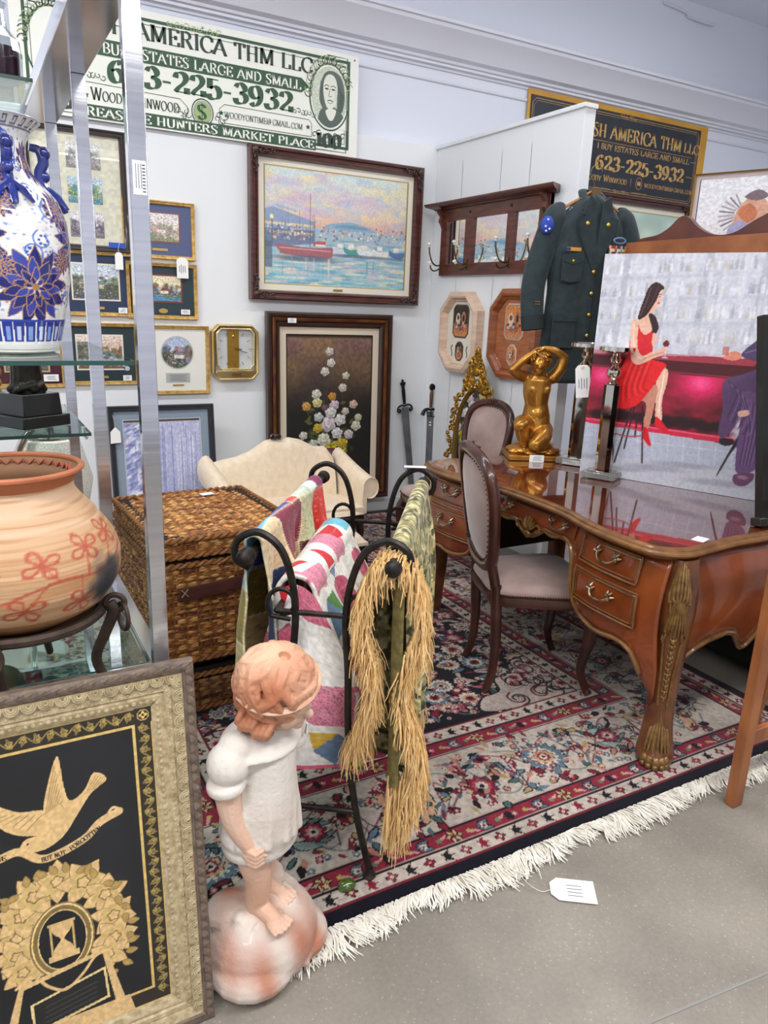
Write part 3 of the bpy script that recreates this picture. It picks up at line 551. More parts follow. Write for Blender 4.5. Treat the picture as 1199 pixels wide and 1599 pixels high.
t = picture('tall rose bouquet painting in brown frame leaning on the wall behind the cream settee', (2.19, 4.70, .79), .935, 1.31, .095, .045, M('walnut_frame', '2c1a12', .35, 0, '3c241a', 10, coat=.3), p, mats=((.048, 'd9cbb6'), (.008, '1c140e')), name='rose_painting', glass=False, pr=CANVAS, rx=radians(-1.2))
B('bronze_band', MB().fr(sq(0, 0, .935-.07, 1.31-.07), [(0, -.045), (.008, -.056), (.02, -.052), (.026, -.04)]), BRZ, t)
pricetag(None, t, -.3, .6, -.058, .06, .03, hole=False)
# --- small gilt framed prints
MIDS = ['5d6b4a', '7a7f5e', '8a6f74', '4d5a68', 'b79aa0', '3e4a3a']
def small(label, x, z, w, h, mcol, prt, pq=None, mw=.02, mat2='c9b8a8', off=0):
    t = picture(label, (x, 4.738, z), w, h, mw, .018, GOLD, prt, mats=(((w-prt.W)/2-mw*.8-.006, mcol), (.006, mat2)), plaque=pq, glass=(1, -prt.H/2+off))
    return t
def smallr(label, x, z, w, h, mcol, prt, pq, off, mat2='c4a488', mw=.022):
    t = thing('framed_print', label, 'picture', (x, 4.738, z))
    B('frame', MB().fr(sq(0, 0, w, h), moulding(mw, .02)), GOLD, t, ang=30)
    B('mat_board', MB().fr(sq(0, 0, w-2*mw+.004, h-2*mw+.004), [(0, -.006), (0, -.008)]+[(.0, -.008)]) if False else MB().box((0, -.005, 0), (w-2*mw+.006, .004, h-2*mw+.006)), M('mat_'+mcol, mcol, .85), t, smooth=False)
    B('inner_mat', MB().box((0, -.0075, off), (prt.W+.018, .002, prt.H+.018)), M('mat_'+mat2, mat2, .8), t, smooth=False); plate('print', prt, PRINT, t, -prt.W/2, off-prt.H/2, -.0092)
    B('plaque', MB().prism(oval(pq[0]*1.1, pq[1]*1.3, 20, pq[2], pq[3]), -.007, -.0095) if pq[4:] else MB().box((pq[2], -.0085, pq[3]), (pq[0], .003, pq[1])), BRS, t, bev=.0008)
    B('glass', MB().box((0, -.013, 0), (w-2*mw+.004, .0015, h-2*mw+.004)), PANE, t, smooth=False)
    return t
t = smallr('gilt frame with slate blue mat and pink garden print, right of the chrome post', 1.075, 1.888, .42, .325, '5d678c', landscape(.23, .155, 'e8e4e0', 'f0e0dc', '8a9274', ['c99aa8', '8f9a7a', 'd8c6c4', 'a87f8c', 'e6d6d0', '7a8468'], 3, house=('f0e8e0', 'b8a09a')), (.09, .014, .0, -.11), .015, '8c5c60')
t = smallr('gilt frame with dark green mat and lighthouse print, below the blue matted one', 1.08, 1.54, .42, .325, '2f4148', landscape(.22, .145, 'f0e6c8', 'e8d8a8', '5a6a5a', ['6a6a4a', '3e6a8a', '8a5a5a', '4a5a4a', 'd8c8b8'], 8, house=('f0e8d8', '8a5048'), water='4a94c8'), (.05, .022, .0, -.115, 1), .015, '8a4038')
pricetag(None, t, .12, .14, -.026, .07, .12); pricetag(None, t, .13, -.118, -.0265, .055, .03, hole=False)
t = smallr('gilt frame with navy mat and cottage on water print, left of the chrome post', .70, 1.565, .44, .36, '2f3c5c', landscape(.25, .19, 'c8d4e4', 'd8d8e0', '4a4a48', ['5a6048', '6a7a5a', '3e4a48', '8a8070'], 5, house=('c8b898', '78888a'), water='585a68'), (.1, .014, -.01, -.135), .01, 'efe6cc')
pricetag(None, t, .14, -.145, -.0265, .05, .032, hole=False)
t = smallr('gilt frame with dark green mat and autumn lane print, bottom left of the wall group', .70, 1.165, .44, .36, '263a40', landscape(.25, .19, 'e8d8cc', 'e0b8a4', '6a5a44', ['8a6a4a', 'c88a78', '5a5a3a', 'a87a5a'], 6, house=('a8886a', '6a5a5a')), (.1, .014, -.01, -.135), .01, 'efe6d8')
pricetag(None, t, .145, -.14, -.0265, .05, .032, hole=False)
t = smallr('small gilt frame with maroon mat, half hidden behind the bronze statuette', .30, 1.14, .42, .33, '4c2230', landscape(.22, .16, 'd0d8e0', 'd8c8c0', '5a5a48', MIDS, 9), (.08, .014, 0, -.115), .01, 'c8b890'); pricetag(None, t, .12, -.11, -.0265, .08, .04, hole=False)
# round-windowed certificate print
w, h = .40, .42; t = thing('framed_print', 'white matted gilt frame with a round cottage print, left of the gold clock', 'picture', (1.155, 4.738, 1.13))
B('frame', MB().fr(sq(0, 0, w, h), moulding(.022, .02)), GOLD, t, ang=30); B('mat_board', MB().box((0, -.005, 0), (w-.04, .004, h-.04)), M('mat_white', 'f0efe8', .85), t, smooth=False)
pr = landscape(.19, .19, 'aebfe0', 'd0d4e8', '4a5a4a', ['4a5a3a', '6a5a4a', '7a88a8', 'b0808a', '3a4a3a'], 12, 110, house=('e0dce8', '8a7a8a')); rr_ = 40; Xs, Ys = np.meshgrid(np.linspace(0, 1, 26), np.linspace(0, 2*pi, 64, endpoint=False))
PX, PZ = .0+.094*Xs*np.cos(Ys), .045+.094*Xs*np.sin(Ys); ii = np.clip(((PX+.095)/.19*(pr.nx-1)).astype(int), 0, pr.nx-1); jj = np.clip(((PZ-.045+.095)/.19*(pr.ny-1)).astype(int), 0, pr.ny-1)
gmesh('print', np.stack([PX, PX*0-.0078, PZ], -1).transpose(1, 0, 2), lin(pr.a[jj, ii]).transpose(1, 0, 2), PRINT, t, closeu=True)
k = MB(); ribbon(k, oval(.196, .196, 48, 0, .045), .005, -.0085, True); k.box((.0, -.0075, -.11), (.15, .001, .06)); B('window_rim', k, M('rim_line', 'b9bdb8', .6), t, smooth=False)
k = MB()
for i in range(5): k.box((0, -.0085, -.092-.009*i), (.11-.02*(i % 2), .0005, .0025))
B('print_lines', k, INK, t, smooth=False)['kind'] = 'stuff'; B('plaque', MB().box((0, -.0085, -.155), (.07, .003, .011)), BRS, t, bev=.0008)
B('glass', MB().box((0, -.013, 0), (w-.04, .0015, h-.04)), PANE, t, smooth=False)
# tall triple print
t = thing('triple_print', 'tall dark frame holding three small landscape prints, upper left between the chrome posts', 'picture', (.635, 4.738, 2.065))
B('frame', MB().fr(sq(0, 0, .53, .64), moulding(.032, .03)), M('espresso_frame', '2c1d18', .35, coat=.3), t, ang=30); pm = Pic(.47, .58, 120, 'dcdac6'); pm.mot(30, 40, .06, 3); plate('mat_board', pm, PRINT, t, -.235, -.29, -.006)
for i, (c, md) in enumerate((('d8d8d4', ['8a8a88', 'a8a8a4', '5a5a5a', 'c0c0bc']), ('b8ccdc', ['5a8a9a', '6a9a5a', 'c8b868', '3a6a7a', '8ab0c0']), ('d8d4d8', ['7a7480', '9a94a0', '5a5460', 'b0a8b0']))):
    z = .18-.18*i; plate('print', landscape(.18, .135, c, c, md[0], md, 20+i, 80), PRINT, t, -.09+.04, z-.0675, -.0085)
B('glass', MB().box((0, -.014, 0), (.47, .0015, .58)), PANE, t, smooth=False)
k = B('painters_tape', MB().box((.19, -.036, -.283), (.09, .002, .03)), M('blue_tape', '2a58b8', .7), t, label='strip of blue tape')
tg = thing('swing_tag', 'white string tag hanging from the blue tape of the tall dark frame', 'tag', (.83, 4.695, 1.70)); B('paper', MB().prism([(-.022, -.05), (.022, -.05), (.022, .03), (.01, .045), (-.01, .045), (-.022, .03)], 0, -.002), PAPER, tg, smooth=False)
B('string', MB().tube(cr([(0, -.001, .04), (.0, -.002, .07), (.01, -.003, .1)], 4), .0012, 5), STRG, tg)
# winter print leaning on the floor
p = Pic(.46, .66, 170, 'a9b2da'); p.vg(.2, .66, 'b7bde2', 'c5c6e4'); g = np.random.default_rng(4)
for k in range(60): x = .03+.4*g.random(); p.line([(x, .18+.08*g.random()), (x+.008*g.random(), .55+.1*g.random())], .002+.005*g.random(), ['e8eaf6', '9aa0cc', 'd6daf0', '8088bc'][k % 4], .7)
for k in range(120): x = .12*g.random()+(.0 if k % 2 else .02); p.ell(x, .2+.45*g.random(), .022, .008, ['eef0fa', '8d94c6', '767eb4'][k % 3], .5, .8, .3)
p.sp([(0, 0), (0, .18), (.1, .2), (.2, .14), (.34, .17), (.46, .13), (.46, 0)], 'cfd8f2'); p.sp([(.12, .0), (.2, .08), (.3, .13), (.46, .1), (.46, 0)], '93b0e6'); p.sp([(.2, 0), (.3, .06), (.46, .05), (.46, 0)], 'dfe6f8'); p.mot(60, 60, .1, 5)
t = picture('large winter woods print with grey blue mat in dark frame, leaning behind the wicker trunk', (1.02, 4.60, .436), .64, .865, .035, .03, M('charcoal_frame', '2e3036', .4, coat=.2), p, mats=((.05, '8b9bab'), (.006, 'c8d0d8')), name='winter_print', rx=radians(-5))
tg = thing('swing_tag', 'white string tag hanging at the left side of the winter woods print', 'tag', (.735, 4.583, .70)); B('paper', MB().prism([(-.03, -.05), (.03, -.045), (.028, .02), (.0, .05), (-.028, .02)], 0, -.002), PAPER, tg, smooth=False); B('string', MB().tube(cr([(0, -.001, .04), (.0, .004, .08), (-.01, .01, .12)], 4), .0012, 5), STRG, tg)
# --- gold wall clock
t = thing('wall_clock', 'gold octagonal wall clock with glass face and vertical brass band', 'clock', (1.52, 4.735, 1.18)); CG = M('polished_gold', 'cda75a', .18, .9, 'e4cf96', 3)
B('case', MB().fr(octa(.31, .35, .045), [(0, 0), (0, -.04), (.006, -.052), (.02, -.048), (.024, -.03), (.024, 0)]), CG, t, bev=.002)
B('inner_bezel', MB().fr(octa(.255, .262, .03, 0, .022), [(0, -.02), (.0, -.045), (.006, -.048), (.01, -.02)]), M('champagne_gold', 'e8dcb0', .2, .8), t)
B('face', MB().prism(octa(.27, .31, .035), -.004, -.012), M('silver_face', 'dfe4e8', .25, .2), t); B('centre_band', MB().box((-.01, -.018, .022), (.075, .008, .25)), M('brushed_brass', 'c29c48', .35, .85, 'ae8636', 30, (1, 1, 20)), t, bev=.001)
B('chin', MB().prism([(-.115, -.168), (.115, -.168), (.14, -.14), (.13, -.112), (-.13, -.112), (-.14, -.14)], -.02, -.05), CG, t, bev=.003)
k = MB()
for i in range(12):
    an = i*pi/6; x, z = .105*sin(an), .022+.105*cos(an); k.box((x, -.022, z), (.003, .002, .022), (0, an, 0))
B('hour_marks', k, CG, t, smooth=False)['kind'] = 'stuff'
HB = M('clock_hand', '8a6a28', .3, .9); B('hour_hand', MB().box((.022, -.026, .022-.001), (.05, .002, .006), (0, .12, 0)), HB, t); B('minute_hand', MB().box((.04, -.028, .022-.012), (.085, .002, .004), (0, .28, 0)), HB, t)
B('pendulum_bob', MB().ell((-.01, -.024, .1), (.008, .004, .012)), CG, t); B('glass', MB().prism(octa(.25, .26, .03, 0, .022), -.040, -.042), PANE, t, smooth=False)
k = MB()
for i in range(6): k.box((-.025+.01*i, -.0505, -.14), (.006, .001, .02))
B('speaker_slots', k, HB, t, smooth=False)['kind'] = 'stuff'
# --- swords
STEEL = M('old_steel', '8e8e90', .42, .6, '4c4a48', 14, (1, 1, .6), bump=.3, bs=60, contrast=1.2); DST = M('dark_steel', '26272b', .4, .8)
def sword(label, top, bot, kind):
    a, b = Vector(top), Vector(bot); d = b-a; L = d.length; q = Vector((0, 0, -1)).rotation_difference(d.normalized())
    t = thing('sword', label, 'sword', top, 0, None); t.rotation_mode = 'QUATERNION'; t.rotation_quaternion = q
    k = MB(); z0 = -.19
    w = lambda s: .031*(1-.25*s) if s < .93 else .024*(1-s)/.07
    vs = []
    for i in range(25):
        s = i/24; z = z0-s*(L-.19); ww = max(.0005, w(s)); cx_ = .012*sin(s*3) if kind else 0
        vs += [(cx_-ww, 0, z), (cx_, -.004, z), (cx_+ww, 0, z), (cx_, .004, z)]
    k.add(vs, [(4*i+j, 4*i+(j+1) % 4, 4*i+4+(j+1) % 4, 4*i+4+j) for i in range(24) for j in range(4)]); B('blade', k, STEEL, t, ang=20)
    B('grip', MB().tube([(0, 0, -.035), (0, 0, -.07), (0, 0, -.11), (0, 0, -.165)], [.010, .014, .013, .010], 10), M('bronze_grip', '6a4634', .4, .5) if kind else DST, t)
    if kind: k = MB().ell((0, 0, -.012), (.024, .012, .026)); k.tube([(.017*cos(x), -.013, -.012+.018*sin(x)) for x in np.linspace(0, 6.28, 20)], .003, 6)
    else: k = MB().ell((0, 0, -.016), (.022, .011, .018)); k.ell((0, 0, .006), (.01, .008, .012)); k.ell((0, 0, -.034), (.015, .01, .008)); k.ell((-.016, 0, -.012), .008); k.ell((.016, 0, -.012), .008)
    B('pommel', k, DST, t)
    k = MB()
    for s in (-1, 1):
        if kind: k.tube(cr([(0, 0, -.178), (s*.03, 0, -.174), (s*.055, 0, -.19), (s*.068, 0, -.22)], 5), [.008+.0006*i for i in range(16)], 8); k.tube([(s*.018+.02*cos(x), -.012, -.2+.03*sin(x)) for x in np.linspace(0, 6.28, 18)], .003, 6)
        else: k.tube(cr([(0, 0, -.178), (s*.03, 0, -.172), (s*.055, 0, -.185), (s*.062, 0, -.21), (s*.045, 0, -.22), (s*.04, 0, -.205), (s*.05, 0, -.2)], 5), .0065, 8)
    B('crossguard', k, DST, t); return t
sword('antique sword with dark lobed pommel and curled crossguard, left of the two', (2.79, 4.72, .975), (2.905, 4.67, .012), 0)
t = sword('antique sword with disc pommel and copper grip, right of the two', (2.985, 4.62, .955), (2.93, 4.56, .012), 1)
k = MB(); k.box((0, -.006, -.27), (.02, .002, .008)); k.box((0, -.006, -.29), (.02, .002, .009)); B('price_sticker', k, PAPER, t, smooth=False)['kind'] = 'stuff'
# ================================================================ right partition: coat rack, shadow boxes, jacket
RK = M('coat_rack_wood', '6a3424', .35, 0, '48201a', 9, (1, 1, 5), coat=.35); MIR = M('mirror_silver', 'eef1f2', .02, 1); PORC = M('white_porcelain', 'f3f1ea', .15, coat=.5); ABR = M('antique_brass', '8a7a58', .3, .9, '5e5238', 20)
R90 = -pi/2
t = thing('coat_rack', 'dark wooden wall coat rack with three mirrors and double hooks, on the right partition', 'coat rack', (3.0, 4.04, 1.94), R90)
k = MB()
for x0, x1 in ((-.56, -.485), (-.272, -.172), (.173, .253), (.469, .56)): k.box(((x0+x1)/2, -.0125, 0), (x1-x0, .025, .43))
B('stile', k, RK, t, bev=.002)['kind'] = 'stuff'
B('rail', MB().box((0, -.0135, .178), (1.12, .027, .075)), RK, t, bev=.002); B('rail', MB().box((0, -.0135, -.177), (1.12, .027, .076)), RK, t, bev=.002)
k = MB(); prof = [(-.0, .215), (-.045, .215), (-.05, .222), (-.075, .228), (-.1, .236), (-.108, .243), (-.108, .253), (0, .257)]; v = [(x+(sx*-yy*.6), yy, z) for sx, x in ((-1, -.60), (1, .60)) for yy, z in prof]; n = len(prof)
k.add(v, [(i, (i+1) % n, n+(i+1) % n, n+i) for i in range(n)]+[tuple(range(n)), tuple(range(n, 2*n))]); B('cornice', k, RK, t, ang=30)
for s in (-1, 1):
    k = MB(); k.prism([(-.025, .215), (-.085, .215), (-.07, .19), (-.05, .17), (-.06, .14), (-.045, .12), (-.028, .085), (-.025, .08)], s*.535-.014, s*.535+.014, 'x'); B('bracket', k, RK, t, bev=.002)
for x0, x1 in ((-.485, -.272), (-.172, .173), (.253, .469)):
    B('mirror', MB().box(((x0+x1)/2, -.01, 0), (x1-x0+.01, .006, .29)), MIR, t, smooth=False)
k = MB()
for x in (-.22, .21): k.tube([(x, -.024, .18), (x, -.032, .18)], .008, 10)
B('wood_plug', k, M('dark_plug', '2a120c', .4), t)['kind'] = 'stuff'
for x in (-.535, -.23, .215, .515):
    h = B('hook', MB().tube(cr([(x, -.03, -.14), (x, -.06, -.15), (x, -.10, -.13), (x, -.125, -.07), (x, -.13, -.03)], 5), [.0055]*21, 8).tube(cr([(x, -.03, -.16), (x, -.06, -.18), (x, -.09, -.185), (x, -.11, -.17), (x, -.115, -.15)], 5), .005, 8).box((x, -.03, -.15), (.022, .008, .06)), ABR, t)
    B('knob', MB().lathe([(.004, -.012), (.008, -.008), (.006, -.002), (.014, .004), (.015, .012), (.009, .018), (.001, .02)], 14, Matrix.Translation((x, -.131, -.02))), PORC, h); B('knob', MB().lathe([(.004, -.012), (.008, -.006), (.006, 0), (.013, .005), (.014, .012), (.008, .018), (.001, .019)], 14, Matrix.Translation((x, -.117, -.14)) @ Matrix.Rotation(.5, 4, 'X')), PORC, h)
def still(W, H, bg, seed, nx=70):
    p = Pic(W, H, nx, bg); g = np.random.default_rng(seed); p.vg(0, H*.4, 'd08a5a', 'b86a48')
    p.ell(W*.3, H*.55, W*.16, H*.22, 'd8c8b0'); p.ell(W*.3, H*.62, W*.09, H*.08, '6a5040'); p.ell(W*.68, H*.62, W*.15, H*.2, 'b07858'); p.ell(W*.68, H*.6, W*.07, H*.12, '3a2018')
    for k in range(16): p.ell(W*(.15+.7*g.random()), H*(.2+.25*g.random()), W*.07, W*.06, ['6a7080', 'c05a40', 'e0c0a0', '483840', '8a5a3a'][k % 5], 0, .9, .2)
    p.mot(30, 30, .2, seed); return p
def shadowbox(label, y, z, w, h, fm, mt_, lining, seed, bg, dp=.055):
    t = thing('shadow_box', label, 'picture', (3.0, y, z), R90); c = .12
    B('frame', MB().fr(octa(w, h, c), [(0, 0), (.004, -dp*.8), (.03, -dp), (.042, -dp*.92), (.058, -dp*.5), (.058, 0)]), fm, t, ang=25)
    B('liner', MB().fr(octa(w-.11, h-.11, c-.03), [(0, -dp*.5), (0, -dp*.55), (.006, -dp*.6), (.012, -dp*.4)]), fm, t, ang=25)
    B('mat_board', MB().prism(octa(w-.1, h-.1, c-.03), -.004, -dp*.38), mt_, t, smooth=False)
    for zz, pw, ph in ((.075, .165, .2), (-.125, .075, .11)):
        B('window_rim', MB().fr(octa(pw+.02, ph+.02, .03, 0, zz), [(0, -dp*.38), (0, -dp*.42), (.008, -dp*.45), (.012, -dp*.3)]), lining, t, ang=25); plate('print', still(pw, ph, bg, seed, int(pw*500)), PRINT, t, -pw/2, zz-ph/2, -dp*.38-.002)
    return t
PK = M('pickled_pine', 'e2c8b4', .5, 0, 'd0ae94', 8, (1, 1, 6)); OW = M('orange_oak', 'a8643a', .4, 0, '8a4a2a', 8, (1, 1, 5), coat=.2)
t = shadowbox('pale octagonal shadow box with two small kitchen prints, left of the orange one', 4.285, 1.35, .45, .54, PK, M('cream_mat', 'e6dfd0', .8), M('rim_dark', '5a4a38', .6), 3, '3a3430', .07)
k = MB()
for s in (-1, 1): k.tube([(s*.09+.006*sin(i), -.029, -.125+.011*(i-3.5)) for i in range(8)], .0028, 5)
B('stencil', k, M('stencil_green', '3a4a3a', .6), t)['kind'] = 'stuff'
t = shadowbox('orange oak octagonal shadow box with silver rimmed prints, partly behind the green jacket', 3.72, 1.365, .47, .55, OW, M('oak_mat', 'b47048', .5, 0, '9a5836', 8, (1, 1, 6)), M('silver_rim', 'd8d8d0', .3, .5), 7, 'd88848')
pricetag(None, t, -.16, -.17, -.026, .05, .035, hole=False)
# --- gilt rococo mirror leaning in the corner by the partition
GM = M('antique_gilt', 'c89a3a', .32, .75, '7a5418', 35, bump=.3, bs=60, contrast=1)
t = thing('rococo_mirror', 'tall oval mirror in carved gilt frame leaning in the corner behind the rear chair', 'mirror', (2.90, 3.93, .0), -radians(86), rx=0)
k = MB(); mw, mh, cz = .40, .80, .60
k.fr(oval(mw+.03, mh+.03, 48, 0, cz), [(0, 0), (0, -.02), (.01, -.03), (.022, -.018), (.022, 0)]); B('frame', k, M('gilt_inner', '8a6a34', .35, .6), t)
k = MB(); g = random.Random(3)
for i in range(72):
    an = 2*pi*i/72; rx_, rz_ = mw/2+.03, mh/2+.03; x, z = rx_*cos(an), cz+rz_*sin(an)
    o = .018*(1+sin(i*1.7)); x += o*cos(an); z += o*sin(an)
    k.tube([(a_, -.02-.008*sin(i), b_) for a_, b_ in spiral(x, z, .024+.01*g.random(), an+g.random()*3, .8*(1 if i % 2 else -1), 9)], .0075, 6); k.ell((x, -.026, z), (.012, .012, .012), 8, 6)
for i in range(34):
    s = i/33; z = cz+mh/2+.0+.25*s; wd = .13*(1-s)**.8
    for sg in (-1, 1): x = sg*wd*(.3+.7*g.random()); k.tube([(a_, -.022-.012*g.random(), b_) for a_, b_ in spiral(x, z, .026*(1.15-s*.6), g.random()*6, .9*sg, 9)], .008*(1.1-.4*s), 6)
k.ell((0, -.025, cz+mh/2+.25), (.018, .015, .025), 10, 8); k.ell((0, -.025, cz+mh/2+.12), (.03, .02, .035), 10, 8)
for i in range(12): sg = 1 if i % 2 else -1; k.tube([(a_, -.02, b_) for a_, b_ in spiral(sg*.02*(i//2), .135-.002*i, .03, i, .9*sg, 9)], .008, 6)
B('carved_ornament', k, GM, t); B('mirror_glass', MB().prism(oval(mw, mh, 48, 0, cz), 0, -.008), MIR, t, smooth=False); B('backing', MB().prism(oval(mw+.02, mh+.02, 48, 0, cz), .012, 0), RK, t, smooth=False)
B('foot', MB().box((0, 0, .065), (.14, .04, .13)), GM, t, bev=.01); pricetag(None, t, .06, .80, -.012, .055, .04, hole=False)
# --- uniform jacket on a hanger
JK = M('dark_green_wool', '2b3a3e', .85, 0, '232f33', 30, bump=.15, bs=300, sheen=.2); JK2 = M('dark_wool_trim_and_shade', '1d282b', .8); BTN = M('gilt_button', 'd6b252', .25, .9)
t = thing('uniform_jacket', 'dark green wool dress uniform jacket with medals on a hanger by the partition end', 'jacket', (2.985, 3.16, 1.67), -radians(12))
def body(u, v):                # u round the trunk, v down
    an = 2*pi*u; z = .44-.98*v; hw = interp([0, .04, .12, .3, .5, .7, 1], [.06, .155, .225, .235, .215, .225, .25], v); hd = interp([0, .1, .3, 1], [.045, .06, .085, .07], v)
    x = hw*cos(an); y = hd*sin(an); sl = .075*min(1, abs(x)/.22)**1.2*(1-min(1, v*3)); fold = .006*sin(an*9+v*5)*min(1, v*2)
    return (x, y*(1+fold*4), z-sl+ (.0))
k = MB().grid(body, 48, 40, True); o = B('trunk', k, JK, t); o.modifiers.new('s', 'SOLIDIFY').thickness = .004
for s in (-1, 1):
    P = cr([(s*.165, .0, .385), (s*.20, .0, .34), (s*.25, -.005, .22), (s*.305, -.01, .0), (s*.31, -.02, -.14), (s*.300, -.035, -.255)], 6); k = MB()
    R = [interp([0, .1, .22, .5, 1], [.012, .034, .062, .068, .063], i/(len(P)-1)) for i in range(len(P))]; vs = []
    k.tube(P, R, 20, cap=False, flat=.72, up=(0, 1, 0))
    sl = B('sleeve', k, JK, t); c = MB(); c.tube([P[-5]+Vector((0, -.0, 0)), P[-4], P[-3], P[-2], P[-1], P[-1]+(P[-1]-P[-2])*.3], [R[-1]*1.04]*6, 20, cap=False, flat=.74, up=(0, 1, 0)); B('cuff_band', c, JK2, sl)
    if s < 0:
        c = MB()
        for q in (0, .012): c.box((s*.31-.0, -.07-.004, -.125+q), (.03, .006, .004))
        B('gold_bars', c, BTN, sl, label='two short gold service bars')['kind'] = 'stuff'
    # epaulette with rank bars and button
    e = B('epaulette', MB().prism([(s*.07, .0), (s*.21, -.0), (s*.225, .02), (s*.21, .042), (s*.07, .036)], 0, .006, 'z'), JK, t, bev=.002); e.location = (0, -.028, .470); e.rotation_euler = (0, s*.72, 0)
    c = MB(); c.ell((s*.09, .018, .011), (.008, .008, .005), 10, 6); B('button', c, BTN, e); c = MB(); [c.box((s*(.165+q), .02, .009), (.008, .03, .004)) for q in (0, .014)]; B('silver_bars', c, M('silver_bar', 'dfe4ee', .25, .9), e)['kind'] = 'stuff'
    # lapel and collar
    B('lapel', MB().prism([(s*.022, .40), (s*.06, .43), (s*.092, .335), (s*.078, .325), (s*.118, .315), (s*.108, .235), (s*.012, .06), (s*.0, .11)], -.074, -.084), JK, t, bev=.002); B('lapel_edge_shade', MB().tube([(s*.078, -.086, .327), (s*.118, -.086, .317), (s*.108, -.086, .237), (s*.012, -.086, .062)], .0022, 5), JK2, t)  # the dark tube draws the shading along the lapel edge
    B('collar', MB().tube(cr([(0, .045, .46), (s*.045, .03, .465), (s*.062, -.01, .43), (s*.06, -.055, .36)], 6), [.022]*19, 10, flat=.35), JK, t)
    c = MB(); c.ell((s*.062, -.084, .29), (.012, .004, .012), 8, 6); c.ell((s*.062, -.075, .35), (.009, .006, .009), 8, 6); B('lapel_badge', c, BTN, t)
    pk = B('breast_pocket', MB().prism([(s*.13-.058, .12), (s*.13+.058, .12), (s*.13+.058, .0), (s*.13, -.012), (s*.13-.058, .0)], -.078, -.088), JK, t, bev=.003); B('pocket_flap', MB().prism([(s*.13-.06, .13), (s*.13+.06, .13), (s*.13+.06, .098), (s*.13, .08), (s*.13-.06, .098)], -.088, -.092), JK, pk, bev=.001); B('button', MB().ell((s*.13, -.094, .1), (.008, .004, .008), 10, 6), BTN, pk)
    pk = B('lower_pocket', MB().prism([(s*.14-.07, -.17), (s*.14+.07, -.17), (s*.14+.07, -.35), (s*.14-.07, -.35)], -.073, -.08), JK, t, bev=.003); B('pocket_flap', MB().prism([(s*.14-.073, -.165), (s*.14+.073, -.165), (s*.14+.073, -.21), (s*.14-.073, -.21)], -.08, -.085), JK, pk, bev=.001)
for z in (.05, -.06, -.17, -.28): B('button', MB().ell((.0, -.091, z), (.011, .005, .011), 12, 6), BTN, t)
B('front_edge', MB().tube([(.018, -.084, .1), (.02, -.09, -.1), (.02, -.078, -.53)], .0035, 6), JK2, t)
c = B('shoulder_patch', MB().ell((-.262, -.048, .27), (.034, .02, .045), 20, 10), M('blue_patch', '2a48b0', .8), t, label='blue oval shoulder patch with white stars'); c.rotation_euler = (0, 0, -.35); c.location = (-.02, -.1, 0)
k = MB()
for x, z in ((-.262, .295), (-.272, .262), (-.252, .25), (-.268, .24)): k.ell((x, -.068, z), (.0055, .003, .0055), 6, 5)
B('white_star', k, PORC, c)['kind'] = 'stuff'
RB = VC('ribbon_bars', .7); p = Pic(.12, .045, 60, 'b03a40'); g = np.random.default_rng(2)
for r_ in range(3):
    for q in range(3): x0 = .04*q; z0 = .015*r_; [p.rect(x0+.008*i, z0, x0+.008*(i+1), z0+.0135, ['c23a44', 'e8d8a0', '2c3c7a', 'e8e8e8', 'd8a040', '5a8a5a', 'b02838'][g.integers(7)]) for i in range(5)]
plate('medal_ribbons', p, RB, t, .075, .145, -.093); B('backing', MB().box((.135, -.090, .1675), (.12, .004, .045)), JK2, t); B('wreath_badge', MB().tube([(.135+.035*cos(a_), -.092, .215+.014*sin(a_)) for a_ in np.linspace(0, 2*pi, 16)], .005, 6), M('blue_badge', '7a92c0', .4, .4), t)
B('name_bar', MB().box((-.135, -.094, .158), (.085, .004, .018)), M('orange_bar', 'd89838', .4), t, bev=.001); B('bar_end', MB().box((-.17, -.0965, .158), (.028, .002, .014)), M('navy_bar', '2c3a6a', .4), t)
B('hanger', MB().tube(cr([(-.17, 0, .365), (-.08, 0, .415), (0, 0, .455), (.08, 0, .415), (.17, 0, .365)], 5), .012, 8, flat=.7), M('hanger_wood', 'a87848', .4), t)
B('hanger_hook', MB().tube(cr([(0, 0, .45), (0, 0, .50), (-.022, 0, .53), (-.02, 0, .57), (.01, 0, .59), (.038, 0, .575), (.04, 0, .56)], 6), .0028, 8), ABR, t); B('hanger_tag', MB().box((0, -.03, .455), (.05, .012, .04)), M('hanger_paper', '6a5030', .6), t, bev=.003)
# --- second harbour painting, low on the back wall behind the jacket
W_, H_ = 1.1, .42; p = Pic(W_, H_, 160, 'cfe0c8'); p.vg(0, .42, 'd8dcc0', 'bcd8d0'); p.mot(8, 5, .08, 4)
t = picture('pale sky painting in mahogany frame, below the black and gold banner', (5.03, 4.79, 2.14), 1.26, .62, .065, .05, DWOOD, p, mats=((.04, 'e8e2d0'), (.006, 'c8ae62')), name='sky_painting', glass=False, pr=CANVAS)
for sx in (-1, 1):
    for sz in (-1, 1):
        k = MB()
        for q in range(5): k.tube([(a_, -.056, b_) for a_, b_ in spiral(sx*(.6-.022*q), sz*.28, .014, q, .9)], .005, 6); k.tube([(a_, -.056, b_) for a_, b_ in spiral(sx*.6, sz*(.28-.022*q), .014, q, .9)], .005, 6)
        B('carved_corner', k, CARV, t)
